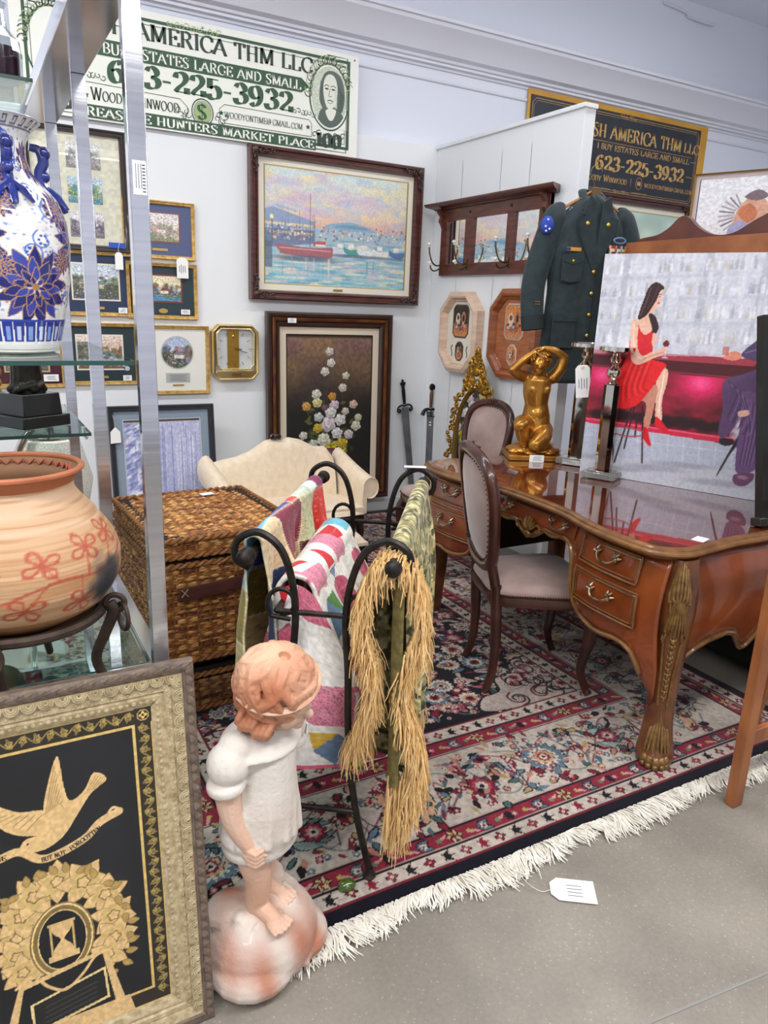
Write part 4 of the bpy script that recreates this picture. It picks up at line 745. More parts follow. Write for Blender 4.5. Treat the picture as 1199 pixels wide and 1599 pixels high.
# --- tall carved hutch seen from behind, and the picture standing on it
HW = M('raw_cabinet_back', 'a8683e', .5, 0, '7c4426', 5, (1, 3, 1), bump=.05); HD = M('dark_crest_wood', '6a3c30', .45, 0, '4a2620', 6)
t = thing('wooden_hutch', 'tall wooden cabinet with scalloped crest, standing behind the bar scene canvas', 'cabinet', (3.1, 2.2, 0), R90)
B('crest', MB().prism([tuple(q[:2]) for q in cr([(-.77, 1.86, 0), (-.70, 1.888, 0), (-.60, 1.90, 0), (-.53, 1.93, 0), (-.47, 1.975, 0), (-.42, 1.972, 0), (-.36, 1.925, 0), (-.27, 1.885, 0), (-.16, 1.885, 0), (-.04, 1.94, 0), (.1, 1.985, 0), (.3, 1.99, 0), (.5, 1.93, 0), (.7, 1.87, 0)], 5)]+[(.7, 1.8), (-.77, 1.8)], -.0, .03), HD, t, bev=.002)
B('top_rail', MB().box((-.02, -.012, 1.83), (1.5, .03, .08)), HW, t, bev=.002); B('bottom_rail', MB().box((-.02, -.012, .1), (1.5, .03, .12)), HW, t, bev=.002)
for x in (-.74, 0, .7): B('stile', MB().box((x, -.01, .94), (.06, .028, 1.72)), HW, t, bev=.002)
for x in (-.56, -.19, .17, .53): B('back_panel', MB().box((x, .004, .94), (.355, .01, 1.68)), HW, t, bev=.001)
B('side_panel', MB().box((-.76, .21, .93), (.02, .4, 1.84)), HW, t); B('side_panel', MB().box((.72, .21, .93), (.02, .4, 1.84)), HW, t); B('top_panel', MB().box((-.02, .21, 1.855), (1.5, .4, .02)), HW, t); B('front', MB().box((-.02, .42, .93), (1.5, .02, 1.84)), HD, t)
p = Pic(.5, .3, 170, 'eceef4'); g = np.random.default_rng(6)
cx_, cz_ = .25, .12
for k in range(13): an = 2.0+k*.24; p.line([(cx_-.02+.05*cos(an), cz_+.0+.045*sin(an)), (cx_-.02+.12*cos(an), cz_+.1*sin(an))], .008, ['8a8a90', '5a5a64', 'a89aa0'][k % 3], .8)
p.sp([(.18, .07), (.2, .15), (.25, .2), (.31, .19), (.35, .12), (.33, .05), (.24, .04)], 'd8a890'); p.sp([(.3, .03), (.34, .12), (.39, .19), (.42, .14), (.4, .04)], 'e8b86a'); p.sp([(.16, .03), (.2, .09), (.3, .07), (.36, .02), (.24, 0)], 'a8a8d0'); p.sp([(.2, .13), (.25, .17), (.29, .12), (.25, .08)], 'c87850'); p.sp([(.22, .2), (.28, .23), (.33, .2), (.28, .18)], '7a6a72'); p.mot(60, 40, .08, 3)
t = picture('pale framed print of a feathered headdress figure, standing above the wooden cabinet crest', (3.42, 2.53, 2.035), .56, .335, .006, .024, M('thin_gold_edge', 'c8a860', .3, .7), p, rz=-radians(70), mats=((.022, 'c9bcbc'),), name='headdress_print')
# ================================================================ desk
DW = M('burl_walnut', '9c4c20', .22, 0, '4e200e', 8, (1, 1, 1), coat=.6, contrast=1.3); DE = M('gilt_brown_moulding', '94683a', .3, .25, '5e3a1e', 18, coat=.3, contrast=.9); DG = M('carved_gilt', 'a07c48', .33, .5, '50361e', 45, bump=.25, bs=120, contrast=1.1)
DT = M('desk_top_burl', '6e3420', .06, 0, '4c2012', 6, coat=1, contrast=1); DT.node_tree.nodes['Principled BSDF'].inputs['Coat IOR'].default_value = 2.1; DT.node_tree.nodes['Principled BSDF'].inputs['Coat Roughness'].default_value = .015
HS = M('antique_silver_gilt', 'b8a888', .3, .85, '6a5a40', 50); DIN = M('desk_inner_wood', '2a130c', .6)
t = thing('writing_desk', 'large burl walnut writing desk with serpentine top and gilt carved cabriole legs', 'desk', (2.38, 2.22, .0115)); OX, OY = 2.38, 2.22; desk = t
fx = [-.75, -.72, -.66, -.60, -.46, -.33, -.24, -.12, 0]; fv = [1.905, 1.87, 1.852, 1.846, 1.848, 1.872, 1.90, 1.912, 1.915]
def topx(y): return interp(fx, fv, -abs(y))
sxp = [-.48, -.46, -.40, -.30, -.15, 0]; syv = [-.735, -.752, -.765, -.752, -.738, -.742]
def sidey(x): return interp(sxp, syv, -abs(x))
pts = []
ys = list(np.linspace(-.735, .735, 50))
fr_ = [(topx(y)-OX, y) for y in ys[::-1]]                          # front (x-) going towards -y
sd_ = [(x, sidey(x)) for x in np.linspace(-.46, .46, 30)]
bk_ = [(-(topx(y)-OX), y) for y in ys]; s2_ = [(x, -sidey(x)) for x in np.linspace(.46, -.46, 30)]
outl = [tuple(q[:2]) for q in cr([(a_, b_, 0) for a_, b_ in (fr_+sd_+bk_+s2_)[::3]], 3, True)]
def loft(mb, pts, prof, top=True, bot=True):
    n = len(pts); s0 = len(mb.v)
    for ins, z in prof:
        for i in range(n):
            p0, p1, p2 = Vector(pts[i-2]), Vector(pts[i]), Vector(pts[(i+2) % n]); d = (p2-p0).normalized(); q = p1+Vector((-d.y, d.x))*ins; mb.v.append((q.x, q.y, z))
    k = len(prof); mb.f += [(s0+a*n+i, s0+a*n+(i+1) % n, s0+(a+1)*n+(i+1) % n, s0+(a+1)*n+i) for a in range(k-1) for i in range(n)]
    if bot: mb.f.append(tuple(s0+i for i in range(n))[::-1])
    if top: mb.f.append(tuple(s0+(k-1)*n+i for i in range(n)))
k = MB(); loft(k, outl, [(.045, .734), (.03, .738), (.026, .744), (.012, .747), (.004, .752), (0, .758), (.001, .764), (.008, .768), (.012, .769), (.014, .775), (.02, .779), (.034, .780), (.034, .760)], top=False); B('top_moulding', k, DE, t, ang=25)
k = MB(); loft(k, outl, [(.033, .765), (.033, .7805)], bot=False); B('top', k, DT, t, ang=30)
BZ = lambda z: .032*sin(pi*min(1, max(0, (z-.33)/.42)))
def fxz(y, z): return topx(y)+.062-OX-BZ(z)-.004
lowp = [(-.72, .22), (-.67, .30), (-.655, .34), (-.63, .385), (-.60, .402), (-.55, .405), (-.50, .396), (-.45, .395), (-.40, .405), (-.36, .42), (-.33, .45), (-.312, .49), (-.30, .54), (-.295, .60), (-.27, .645), (-.22, .662), (-.15, .655), (-.09, .66), (-.06, .635), (-.03, .618), (0, .612)]
def low(y): return interp([a_ for a_, b_ in lowp], [b_ for a_, b_ in lowp], -abs(y))
def front(y0, y1, ny, back=0, off=0, lowf=low, topz=.738, nz=14):
    def f(u, v):
        y = y0+(y1-y0)*u; z0 = lowf(y); z = z0+(topz-z0)*v; return (fxz(y, z)+back-off, y, z)
    return f
k = MB().grid(front(-.72, .72, 0), 140, 14); B('front_panel', k, DW, t, norm=False).modifiers.new('s', 'SOLIDIFY').thickness = -.018
t.children[-1] if False else None
B('front_edge_moulding', MB().tube([(fxz(y, low(y))-.004, y, low(y)) for y in np.linspace(-.665, .665, 120)], .0095, 8), DE, t)
lowx = [(-.44, .2), (-.38, .28), (-.36, .33), (-.33, .365), (-.28, .395), (-.22, .415), (-.13, .428), (-.08, .415), (-.05, .38), (-.02, .345), (0, .335)]
def lx(x): return interp([a_ for a_, b_ in lowx], [b_ for a_, b_ in lowx], -abs(x))
for s in (-1, 1):
    def f(u, v): x = -.44+.88*u; z0 = lx(x); z = z0+(.738-z0)*v; return (x, s*(.705+BZ(z)), z)
    k = MB().grid(f, 60, 14); B('side_panel', k, DW, t).modifiers.new('s', 'SOLIDIFY').thickness = .016
    B('side_edge_moulding', MB().tube([(x, s*(.709+BZ(lx(x))), lx(x)) for x in np.linspace(-.38, .38, 60)], .0095, 8), DE, t)
B('back_panel', MB().box((.42, 0, .58), (.02, 1.34, .31)), DW, t)
for s in (-1, 1):
    B('pedestal_case', MB().box((.0, s*.325, .585), (.80, .015, .29)).box((0, s*.50, .45), (.78, .34, .012)).box((0, s*.5, .725), (.78, .34, .012)), DIN, t)
B('under_top', MB().box((0, 0, .727), (.84, 1.36, .012)), DIN, t)
def patch(y0, y1, z0f, z1f, off, n=16): return MB().grid(lambda u, v: (fxz(y0+(y1-y0)*u, z0f(u)+(z1f(u)-z0f(u))*v)-off, y0+(y1-y0)*u, z0f(u)+(z1f(u)-z0f(u))*v), n, 8)
def handle(par, y, z, sz=1):
    k = MB(); X = lambda yy, zz: fxz(y+yy, z+zz)-.012
    P = [(X(-.05, .012), y-.05*sz, z+.012*sz), (X(-.04, 0)-.012, y-.04*sz, z-.002), (X(-.02, -.012)-.02, y-.02*sz, z-.013*sz), (X(0, -.01)-.02, y, z-.013*sz), (X(.02, -.012)-.02, y+.02*sz, z-.013*sz), (X(.04, 0)-.012, y+.04*sz, z-.002), (X(.05, .012), y+.05*sz, z+.012*sz)]
    k.tube(cr(P, 4), .0042, 7)
    for s in (-1, 1):
        for dy, dz, l in ((.012, .022, 1), (.022, .006, 1), (-.006, .026, 1), (.0, -.016, .8), (-.016, .012, .7)):
            k.tube([(X(s*.045, 0)-.002, y+s*.045*sz, z+.006*sz), (X(s*.05, 0)-.008, y+s*(.045+dy*.6)*sz, z+(.006+dz*.6)*sz), (X(s*.05, 0), y+s*(.045+dy)*sz, z+(.006+dz)*sz)], [.004, .005, .0015], 6)
    return B('handle', k, HS, par)
for s in (-1, 1):
    for za, zb, ya, yb, hz in ((.628, .722, .345, .63, .682), (.478, .600, .335, .645, .545)):
        zl = (lambda u: za) if za > .5 else (lambda u: za); y0, y1 = (s*yb, s*ya) if s < 0 else (ya, yb)
        d = B('drawer', patch(y0, y1, zl, lambda u: zb, .007), DW, t, norm=False); d.modifiers.new('s', 'SOLIDIFY').thickness = -.012
        for ins, r_ in ((.0, .0045), (.012, .0022)):
            P = [(y0+ins, za+ins), (y1-ins, za+ins), (y1-ins, zb-ins), (y0+ins, zb-ins)]; Q = [(P[i][0]+(P[(i+1) % 4][0]-P[i][0])*j/8, P[i][1]+(P[(i+1) % 4][1]-P[i][1])*j/8) for i in range(4) for j in range(8)]
            B('bead', MB().tube([(fxz(a_, b_)-.009, a_, b_) for a_, b_ in Q], r_, 6, closed=True), DE, d)
        handle(d, (y0+y1)/2, hz)
d = B('centre_drawer', patch(-.275, .275, lambda u: .672, lambda u: .728, .004, 30), DW, t, norm=False); handle(d, -.17, .70, .9); handle(d, .17, .70, .9)
k = MB()
for i in range(7): a_ = pi*(.12+.76*i/6); k.tube([(fxz(0, .64)-.012, 0, .635), (fxz(0, .67)-.022, .022*cos(a_), .635+.026*sin(a_)), (fxz(0, .68)-.014, .042*cos(a_), .640+.05*sin(a_))], [.004, .008, .006], 7)
for s in (-1, 1):
    k.tube([(fxz(q, r_)-.014, q, r_) for q, r_ in [(s*a_, b_) for a_, b_ in spiral(.055, .645, .024, pi*.9, -.9)]], .006, 7); k.tube(cr([(fxz(s*.03, .62)-.012, s*.025, .618), (fxz(.08, .65)-.012, s*.08, .655), (fxz(.15, .65)-.012, s*.14, .648), (fxz(.22, .65)-.01, s*.2, .66)], 5), .006, 7)
k.ell((fxz(0, .61)-.012, 0, .618), (.01, .02, .016), 10, 8); B('carved_shell', k, DG, t)
def deskleg(sx, sy):
    c0 = Vector((sx*.385, sy*.70, 0)); dz = [0, .03, .08, .14, .2, .3, .4, .5, .56, .62, .68, .74]; dd = [.062, .064, .048, .032, .022, .018, .022, .036, .043, .042, .034, .02]; ss = [.052, .058, .050, .043, .042, .044, .049, .054, .056, .055, .05, .045]
    k = MB(); v = []; n = 20; zs = np.linspace(0, .74, 40)
    for z in zs:
        d, s_ = interp(dz, dd, z), interp(dz, ss, z)
        for i in range(n):
            a_ = 2*pi*i/n; ca, sa = cos(a_), sin(a_); e = (abs(ca)**3.2+abs(sa)**3.2)**(-1/3.2); v.append((c0.x+sx*d*.55+s_*e*ca, c0.y+sy*d*.55+s_*e*sa, z))
    k.add(v, [(j*n+i, j*n+(i+1) % n, (j+1)*n+(i+1) % n, (j+1)*n+i) for j in range(39) for i in range(n)]+[tuple(range(n))[::-1], tuple(39*n+i for i in range(n))])
    leg = B('leg', k, DW if False else M('leg_walnut', '7c4a28', .28, .1, '522a14', 10, coat=.4), t)
    base = atan2(sy, sx)
    def rp(z, a, o=0): d, s_ = interp(dz, dd, z), interp(dz, ss, z); ca, sa = cos(base+a), sin(base+a); e = (abs(ca)**3.2+abs(sa)**3.2)**(-1/3.2); return (c0.x+sx*d*.55+(s_*e+o)*ca, c0.y+sy*d*.55+(s_*e+o)*sa, z)
    g_ = MB()
    for q in (-3, -2, -1, 0, 1, 2, 3):                            # upper acanthus, fluted cup, chain of husks, foot leaves
        L = .02*abs(q); g_.tube([rp(.735-L*.3, q*.10), rp(.69-L, q*.17, .006), rp(.64-L*.6, q*.16, .007), rp(.61, q*.09, .004)], [.003, .006, .0065, .004], 6)
        g_.tube([rp(.61, q*.07, .004), rp(.55, q*.12, .008), rp(.50, q*.17, .005), rp(.47+.01*abs(q), q*.2, .0)], [.004, .006, .0055, .002], 6)
        g_.tube([rp(.20-.02*abs(q), q*.06, 0), rp(.14, q*.17, .006), rp(.095, q*.22, .004), rp(.06, q*.24, .004)], [.002, .006, .008, .004], 6)
    for i in range(11): z = .465-.022*i; g_.ell(rp(z, 0, .002), (.008*(1-.04*i),)*2+(.011,), 8, 6); [g_.ell(rp(z+.006, q*.12, 0), (.005, .005, .007), 6, 5) for q in (-1, 1)]
    for s in (-1, 1):
        g_.tube([rp(z, s*a_, .002) for z, a_ in ((.49, .42), (.47, .5), (.455, .58), (.465, .66), (.48, .6), (.472, .54))], .006, 7); g_.tube([rp(z, s*a_, .002) for z, a_ in ((.49, .42), (.56, .36), (.61, .42), (.635, .56))], .005, 7)
        g_.tube([rp(z, s*a_, .003) for z, a_ in ((.455, .5), (.40, .45), (.33, .38), (.26, .36), (.22, .3))], .0045, 7)
    B('gilt_carving', g_, DG, leg)
    for q in (-2, -1, 0, 1, 2):
        if abs(q) == 2 and sx > 0: continue
        p_ = rp(.03, q*.36, -.012); B('claw', MB().ell((p_[0], p_[1], .024), (.019, .019, .024), 12, 8).ell((p_[0]+.012*cos(base+q*.36), p_[1]+.012*sin(base+q*.36), .012), (.012, .012, .012), 10, 6), DG, leg)
for sx in (-1, 1):
    for sy in (-1, 1): deskleg(sx, sy)

# ================================================================ chairs
CW = M('chair_walnut', '4a241a', .3, 0, '2c120c', 10, coat=.4); VEL = M('mauve_velvet', 'b49c96', .8, 0, '88706a', 7, bump=.1, bs=200, sheen=.6, contrast=.9); NAIL = M('nailhead', '5a3a24', .35, .8)
def chair(label, loc, rz):
    t = thing('dining_chair', label, 'chair', loc, rz)
    def outline(s=1, o=0):
        P = [(-.235, -.14), (-.20, -.215), (0, -.235), (.20, -.215), (.235, -.14), (.215, .03), (.165, .185), (0, .205), (-.165, .185), (-.215, .03)]
        return [tuple(q[:2]) for q in cr([(a_*s, b_*s, 0) for a_, b_ in P], 6, True)]
    O = outline(); k = MB(); loft(k, O, [(.02, .375), (.004, .38), (0, .40), (.003, .418), (.012, .424)], top=True); B('seat_rail', k, CW, t, ang=30)
    k = MB(); loft(k, O, [(.012, .418), (.004, .43), (.006, .445), (.022, .462), (.045, .470)], bot=True, top=False); n_ = len(O); C0 = len(k.v)-n_
    base_ = [k.v[C0+i] for i in range(n_)]
    for q, z_ in ((.75, .479), (.5, .484), (.25, .486)): k.v += [(p_[0]*q, p_[1]*q, z_) for p_ in base_]
    k.f += [(C0+a_*n_+i, C0+a_*n_+(i+1) % n_, C0+(a_+1)*n_+(i+1) % n_, C0+(a_+1)*n_+i) for a_ in range(3) for i in range(n_)]+[tuple(C0+3*n_+i for i in range(n_))]; B('seat', k, VEL, t, ang=60)
    k = MB(); n = 0
    for i in range(0, len(O)*3):
        a_ = O[(i//3) % len(O)]; b_ = O[(i//3+1) % len(O)]; f = (i % 3)/3; k.ell((a_[0]+(b_[0]-a_[0])*f, (a_[1]+(b_[1]-a_[1])*f), .428), .0038, 6, 4)
    B('nailheads', k, NAIL, t)['kind'] = 'stuff'
    for s in (-1, 1):
        B('leg', MB().tube(cr([(s*.185, -.18, .395), (s*.205, -.205, .33), (s*.20, -.205, .22), (s*.19, -.19, .10), (s*.20, -.215, .02), (s*.205, -.225, .0)], 5), [interp([0, .2, .45, .8, .93, 1], [.028, .032, .022, .014, .018, .018], i/25) for i in range(26)], 10), CW, t)
        B('leg', MB().tube(cr([(s*.155, .18, .46), (s*.155, .175, .38), (s*.155, .165, .22), (s*.155, .17, .09), (s*.16, .195, .0)], 5), [interp([0, .4, .8, 1], [.021, .023, .017, .016], i/20) for i in range(21)], 10), CW, t)
    by = lambda z: .172+(z-.42)*.16
    loop = cr([(-.10, .515), (-.165, .56), (-.205, .68), (-.222, .80), (-.205, .90), (-.13, .958), (0, .975), (.13, .958), (.205, .90), (.222, .80), (.205, .68), (.165, .56), (.10, .515), (0, .505)] if False else [(a_, b_, 0) for a_, b_ in ((-.09, .52), (-.155, .56), (-.195, .68), (-.215, .80), (-.2, .90), (-.13, .955), (0, .972), (.13, .955), (.2, .90), (.215, .80), (.195, .68), (.155, .56), (.09, .52), (0, .512))], 5, True)
    cv = lambda x: .022*(1-(x/.22)**2)
    B('back_frame', MB().tube([(q.x, by(q.y)+cv(q.x), q.y) for q in loop], .0235, 10, closed=True, flat=1), CW, t)
    for s in (-1, 1): B('back_post', MB().tube(cr([(s*.155, .178, .42), (s*.145, .185, .47), (s*.145, .20, .53), (s*.16, .212, .58)], 4), .021, 10), CW, t)
    def cush(yo):
        def f(u, v):
            a_ = 2*pi*u; i = u*len(loop); p = loop[int(i) % len(loop)]; q = loop[(int(i)+1) % len(loop)]; w_ = i-int(i); x, z = p.x*(1-w_)+q.x*w_, p.y*(1-w_)+q.y*w_
            r = v; x *= r*.93; z = .745+(z-.745)*r*.93; return (x, by(z)+cv(x)+yo*(1-r**4), z)
        return f
    k = MB(); k.grid(cush(-.035), 60, 8, True); k.grid(cush(.022), 60, 8, True); B('back_cushion', k, VEL, t, ang=70)
    k = MB()
    for yo in (-.014, .016):
        for i in range(100):
            a_ = loop[int(i/100*len(loop))]; k.ell((a_.x*.9, by(.745+(a_.y-.745)*.9)+cv(a_.x*.9)+yo, .745+(a_.y-.745)*.9), .0034, 6, 4)
    B('back_nailheads', k, NAIL, t)['kind'] = 'stuff'
    k = MB()
    for s in (-1, 1):
        for i in range(3): k.tube([(a_, by(.975)+.0, b_) for a_, b_ in spiral(s*(.015+.02*i), .982-.004*i, .014, i, .9*s, 8)], .005, 6)
    B('crest_carving', k, CW, t); return t
ch = chair('mauve velvet dining chair tucked in at the long side of the desk, nearer one', (1.945, 2.205, .0115), radians(69))
dup(ch, (2.40, 3.47, .0115), radians(-92), 'mauve velvet dining chair behind the far end of the desk, beside the gilt mirror')

# ================================================================ things on the desk
GS = M('gold_bronze', 'cc9644', .28, .75, '84521c', 9, bump=.1, bs=80, contrast=.8)
t = thing('figurine', 'golden bronze statuette of a kneeling nude with raised arms, on the desk', 'statuette', (2.465, 2.85, .793), radians(-28)); t.scale = (1.3, 1.3, 1.2)
B('plinth', MB().box((0, 0, .011), (.21, .17, .022)), GS, t, bev=.003)
k = MB(); k.ell((0, .0, .035), (.098, .075, .028), 20, 10)
for i in range(9): k.ell((.08*cos(i*.9), .06*sin(i*.9), .03), (.03, .024, .016), 10, 6)
B('cushion_base', k, GS, t)
k = MB()
limb(k, [(0, .015, .115), (.004, .01, .17), (.0, .004, .225), (-.004, .0, .275), (-.004, -.002, .325), (-.002, .0, .345)], [.062, .055, .044, .052, .054, .030], 16)   # trunk
k.ell((-.028, .012, .12), (.042, .046, .04)); k.ell((.03, .014, .12), (.044, .048, .042)); k.ell((-.024, -.034, .288), (.02, .018, .02)); k.ell((.022, -.034, .288), (.02, .018, .02)); k.ell((0, -.028, .185), (.03, .02, .03)); k.ell((-.05, .0, .328), (.022, .02, .02)); k.ell((.05, .0, .328), (.022, .02, .02))
limb(k, [(-.028, .0, .12), (-.055, -.045, .15), (-.07, -.075, .145)], [.042, .036, .028]); limb(k, [(-.07, -.072, .145), (-.05, -.05, .09), (-.03, -.03, .055)], [.027, .025, .015])        # raised knee
limb(k, [(.032, .0, .115), (.02, -.055, .095), (-.01, -.088, .072)], [.043, .036, .027]); limb(k, [(-.01, -.085, .07), (.04, -.04, .056), (.075, .02, .052)], [.026, .024, .014])      # lowered knee
limb(k, [(.075, .02, .05), (.09, .045, .045)], [.014, .009]); limb(k, [(-.03, -.032, .052), (-.045, -.055, .042)], [.014, .01])
limb(k, [(-.052, .0, .335), (-.085, -.02, .345), (-.108, -.03, .362)], [.025, .021, .017]); limb(k, [(-.108, -.03, .362), (-.07, -.03, .405), (-.03, -.026, .438)], [.018, .0155, .010])
limb(k, [(.052, .0, .335), (.078, .0, .375), (.086, .0, .418)], [.026, .022, .019]); limb(k, [(.086, .0, .418), (.045, -.012, .444), (-.0, -.02, .452)], [.0185, .0155, .010])
for s, (hx_, hz) in ((-1, (-.03, .438)), (1, (.0, .452))):
    for j in range(4): limb(k, [(hx_, -.024+.006*j, hz), (hx_-s*.016, -.03+.008*j, hz+.002), (hx_-s*.03, -.034+.009*j, hz-.004-.002*j)], [.0045, .0042, .0034], 8)
    limb(k, [(hx_, -.03, hz-.002), (hx_-s*.012, -.04, hz-.008)], [.005, .0038], 8)
limb(k, [(0, 0, .34), (-.002, -.008, .37)], [.018, .016]); k.ell((-.010, -.026, .388), (.030, .034, .038), 16, 12); k.ell((-.013, -.058, .378), (.005, .008, .009)); k.ell((-.012, -.048, .364), (.014, .012, .012)); k.ell((-.022, -.055, .389), (.007, .004, .004)); k.ell((-.001, -.055, .389), (.007, .004, .004))
blob('nude_figure', k, GS, t, .0028, 5, .5)
k = MB(); g = random.Random(4)
k.ell((-.008, -.008, .402), (.037, .036, .036), 14, 10)
for i in range(95):
    a_, b_ = g.random()*2*pi, g.uniform(-.3, 1.4); x, y, z = -.008+.040*cos(a_)*cos(b_), -.008+.039*sin(a_)*cos(b_), .402+.038*sin(b_)
    if y < -.030 and z < .402 and abs(x+.01) < .022: continue
    k.tube([(x+.010*cos(q), y+.007*sin(q*1.3), z+.010*sin(q)) for q in np.linspace(0, 5, 8)], .0042, 5)
B('curly_hair', k, GS, t); pricetag(None, t, .0, .012, -.0865, .055, .03, hole=False)
# crystal candlesticks
CRY = M('smoky_crystal', 'e6e6de', .03, 0); CRY.node_tree.nodes['Principled BSDF'].inputs['Transmission Weight'].default_value = .85; CRY.node_tree.nodes['Principled BSDF'].inputs['IOR'].default_value = 1.5
CHR = M('polished_nickel', 'cfcac0', .08, 1)
def stick(label, loc, rz):
    t = thing('candlestick', label, 'candlestick', loc, rz)
    B('base', MB().box((0, 0, .016), (.15, .15, .028)), CRY, t, bev=.004); B('base_rim', MB().box((0, 0, .0315), (.11, .11, .005)), CHR, t, bev=.001)
    k = MB(); k.add([(x*w_, y*w_, z) for z, w_ in ((.034, .034), (.415, .034), (.42, .026)) for x, y in ((-1, -.5), (-.5, -1), (.5, -1), (1, -.5), (1, .5), (.5, 1), (-.5, 1), (-1, .5))], [(j*8+i, j*8+(i+1) % 8, j*8+8+(i+1) % 8, j*8+8+i) for j in range(2) for i in range(8)]+[tuple(range(8))[::-1], tuple(range(16, 24))])
    B('crystal_column', k, M('mirrored_glass', 'b4b0a6', .05, 1), t, smooth=False)
    B('knop', MB().lathe([(.026, .42), (.03, .424), (.018, .43), (.012, .437), (.028, .447), (.036, .463), (.034, .478), (.018, .492), (.013, .50), (.024, .515), (.026, .525), (.016, .54), (.02, .55), (.05, .556)], 24), CHR, t)
    B('pan', MB().lathe([(.03, .555), (.072, .558), (.076, .562), (.076, .578), (.071, .58), (.066, .572), (.03, .572), (.001, .572)], 32), CHR, t, ang=30)
    return t
stick('rear crystal candlestick with nickel pan and a large white tag, beside the golden statuette', (2.575, 2.655, .793), .5)
stick('front crystal candlestick with nickel pan and square base, nearest the bar scene canvas', (2.475, 2.37, .793), .45)
tg = thing('swing_tag', 'large white string tag hanging from the rear crystal candlestick', 'tag', (2.505, 2.59, 1.21), radians(-40)); tg.rotation_euler[1] = -.12
B('paper', MB().prism([(-.033, -.085), (.033, -.085), (.033, .05), (.02, .065), (-.02, .065), (-.033, .05)], 0, -.0015), PAPER, tg, smooth=False); B('string', MB().tube(cr([(0, -.001, .055), (.01, .01, .09), (.03, .03, .12)], 4), .001, 5), STRG, tg); B('eyelet', MB().tube([(.006*cos(a_), -.002, .052+.006*sin(a_)) for a_ in np.linspace(0, 2*pi, 12)], .0016, 5), BRS, tg)
k = MB()
for i in range(4): k.box((-.018+.012*i, -.002, -.02), (.003, .0004, .04+.012*(i % 2)))
B('handwriting', k, INK, tg, smooth=False)['kind'] = 'stuff'
tag(B('business_card', MB().box((2.085, 1.53, .793), (.055, .04, .0012), (0, 0, .3)), PAPER, None, smooth=False), 'small white card lying flat on the front corner of the desk', 'card')
# --- big canvas: woman in red at a bar
W_, H_ = 1.0, .965
p = Pic(W_, H_, 330, 'c9cad6'); T = lambda P: [(u+.045*v, v*.975) for u, v in P]
p.mix(np.clip(p.fld(6, 5, 2)*.6, 0, 1), 'd8d9e2'); p.mix(np.clip((p.fld(16, 30, 3)-.5)*1.2, 0, .5), 'b8bac8'); g = np.random.default_rng(8)
for x0, w_ in ((.05, .03), (.245, .012), (.385, .03), (.60, .03), (.80, .03)): p.poly([(x0+.04, .97), (x0+w_+.04, .97), (x0+w_+.02, .55), (x0+.02, .55)], 'b4b6c4', .8)
for z in (.865, .775, .675): p.poly([(0, z), (1, z+.05), (1, z+.035), (0, z-.012)], 'b8bac8', .5)
for k_ in range(230):
    x = g.random(); s_ = [.878, .785, .69, .59][k_ % 4]; z = s_+.045*x; h_ = .03+.03*g.random(); c_ = ['a4a6b6', 'e2e2ea', '9ea2b0', 'c0b8a8', 'eceef4'][g.integers(5)]; p.rect(x, z, x+.007, z+h_, c_, .45); p.rect(x-.004, z, x+.011, z+h_*.6, c_, .45)
p.mix(np.clip((p.fld(40, 12, 9)-.55)*1.6, 0, .5), 'e6e8ef')
p.poly(T([(-.1, .095), (1, .14), (1, -.1), (-.1, -.1)]), 'c0c1cc'); p.poly(T([(-.1, .24), (1.1, .24), (1.1, .13), (-.1, .09)]), 'b4bacb')
for k_ in range(16): x = .02+.065*k_; p.line([(x+.03, .235), (x+.03+.01, .12)], .002, 'dfe2ea', .8)
p.line([(0, .175), (1, .19)], .002, 'dfe2ea', .8)
for x, z, a_, b_ in ((.33, .07, .12, .014), (.45, .1, .13, .012), (.2, .045, .1, .01), (.62, .05, .14, .014), (.8, .09, .12, .016), (.05, .08, .08, .012)): p.ell(x, z, a_, b_, '8f90a0', .06, .6, .4)
# bar
p.poly(T([(-.1, .52), (.62, .52), (.605, .22), (-.1, .245)]), '7a1226')
cols = ['8c1830', '5a0c1c', 'a81c3c', '3c0a14', '6a1020']
for k_ in range(240): x = g.random()*.62; z = .25+.26*g.random(); p.ell(x, z, .035, .014, cols[g.integers(5)], 1.2*g.random()-.6, .5, .4)
for cx_, cz_ in ((.06, .45), (.475, .45)):
    for r_, c_ in ((.11, 'b81c48'), (.08, 'd8205a'), (.055, 'f02a72'), (.03, 'ff5c98')): p.ell(cx_, cz_, r_*1.1, r_*.75, c_, 0, .8, .6)
for k_ in range(60): x = .02+.58*g.random(); p.ell(x, .265+.03*g.random(), .03, .014, '220a10', .2, .6, .4)
p.poly(T([(-.1, .262), (.61, .25), (.75, .245), (.75, .222), (.6, .222), (-.1, .24)]), 'd02848'); p.line(T([(-.1, .256), (.75, .243)]), .005, 'f06080')
p.poly(T([(-.1, .57), (.66, .575), (.66, .515), (.6, .49), (-.1, .50)]), '4c0e18'); p.poly(T([(-.1, .572), (.66, .578), (.64, .548), (-.1, .55)]), 'a03444'); p.poly(T([(-.1, .572), (.3, .575), (.5, .578), (.2, .56), (-.1, .558)]), 'd8a8b8', .7); p.line(T([(-.1, .505), (.6, .497)]), .006, '8a2a38')
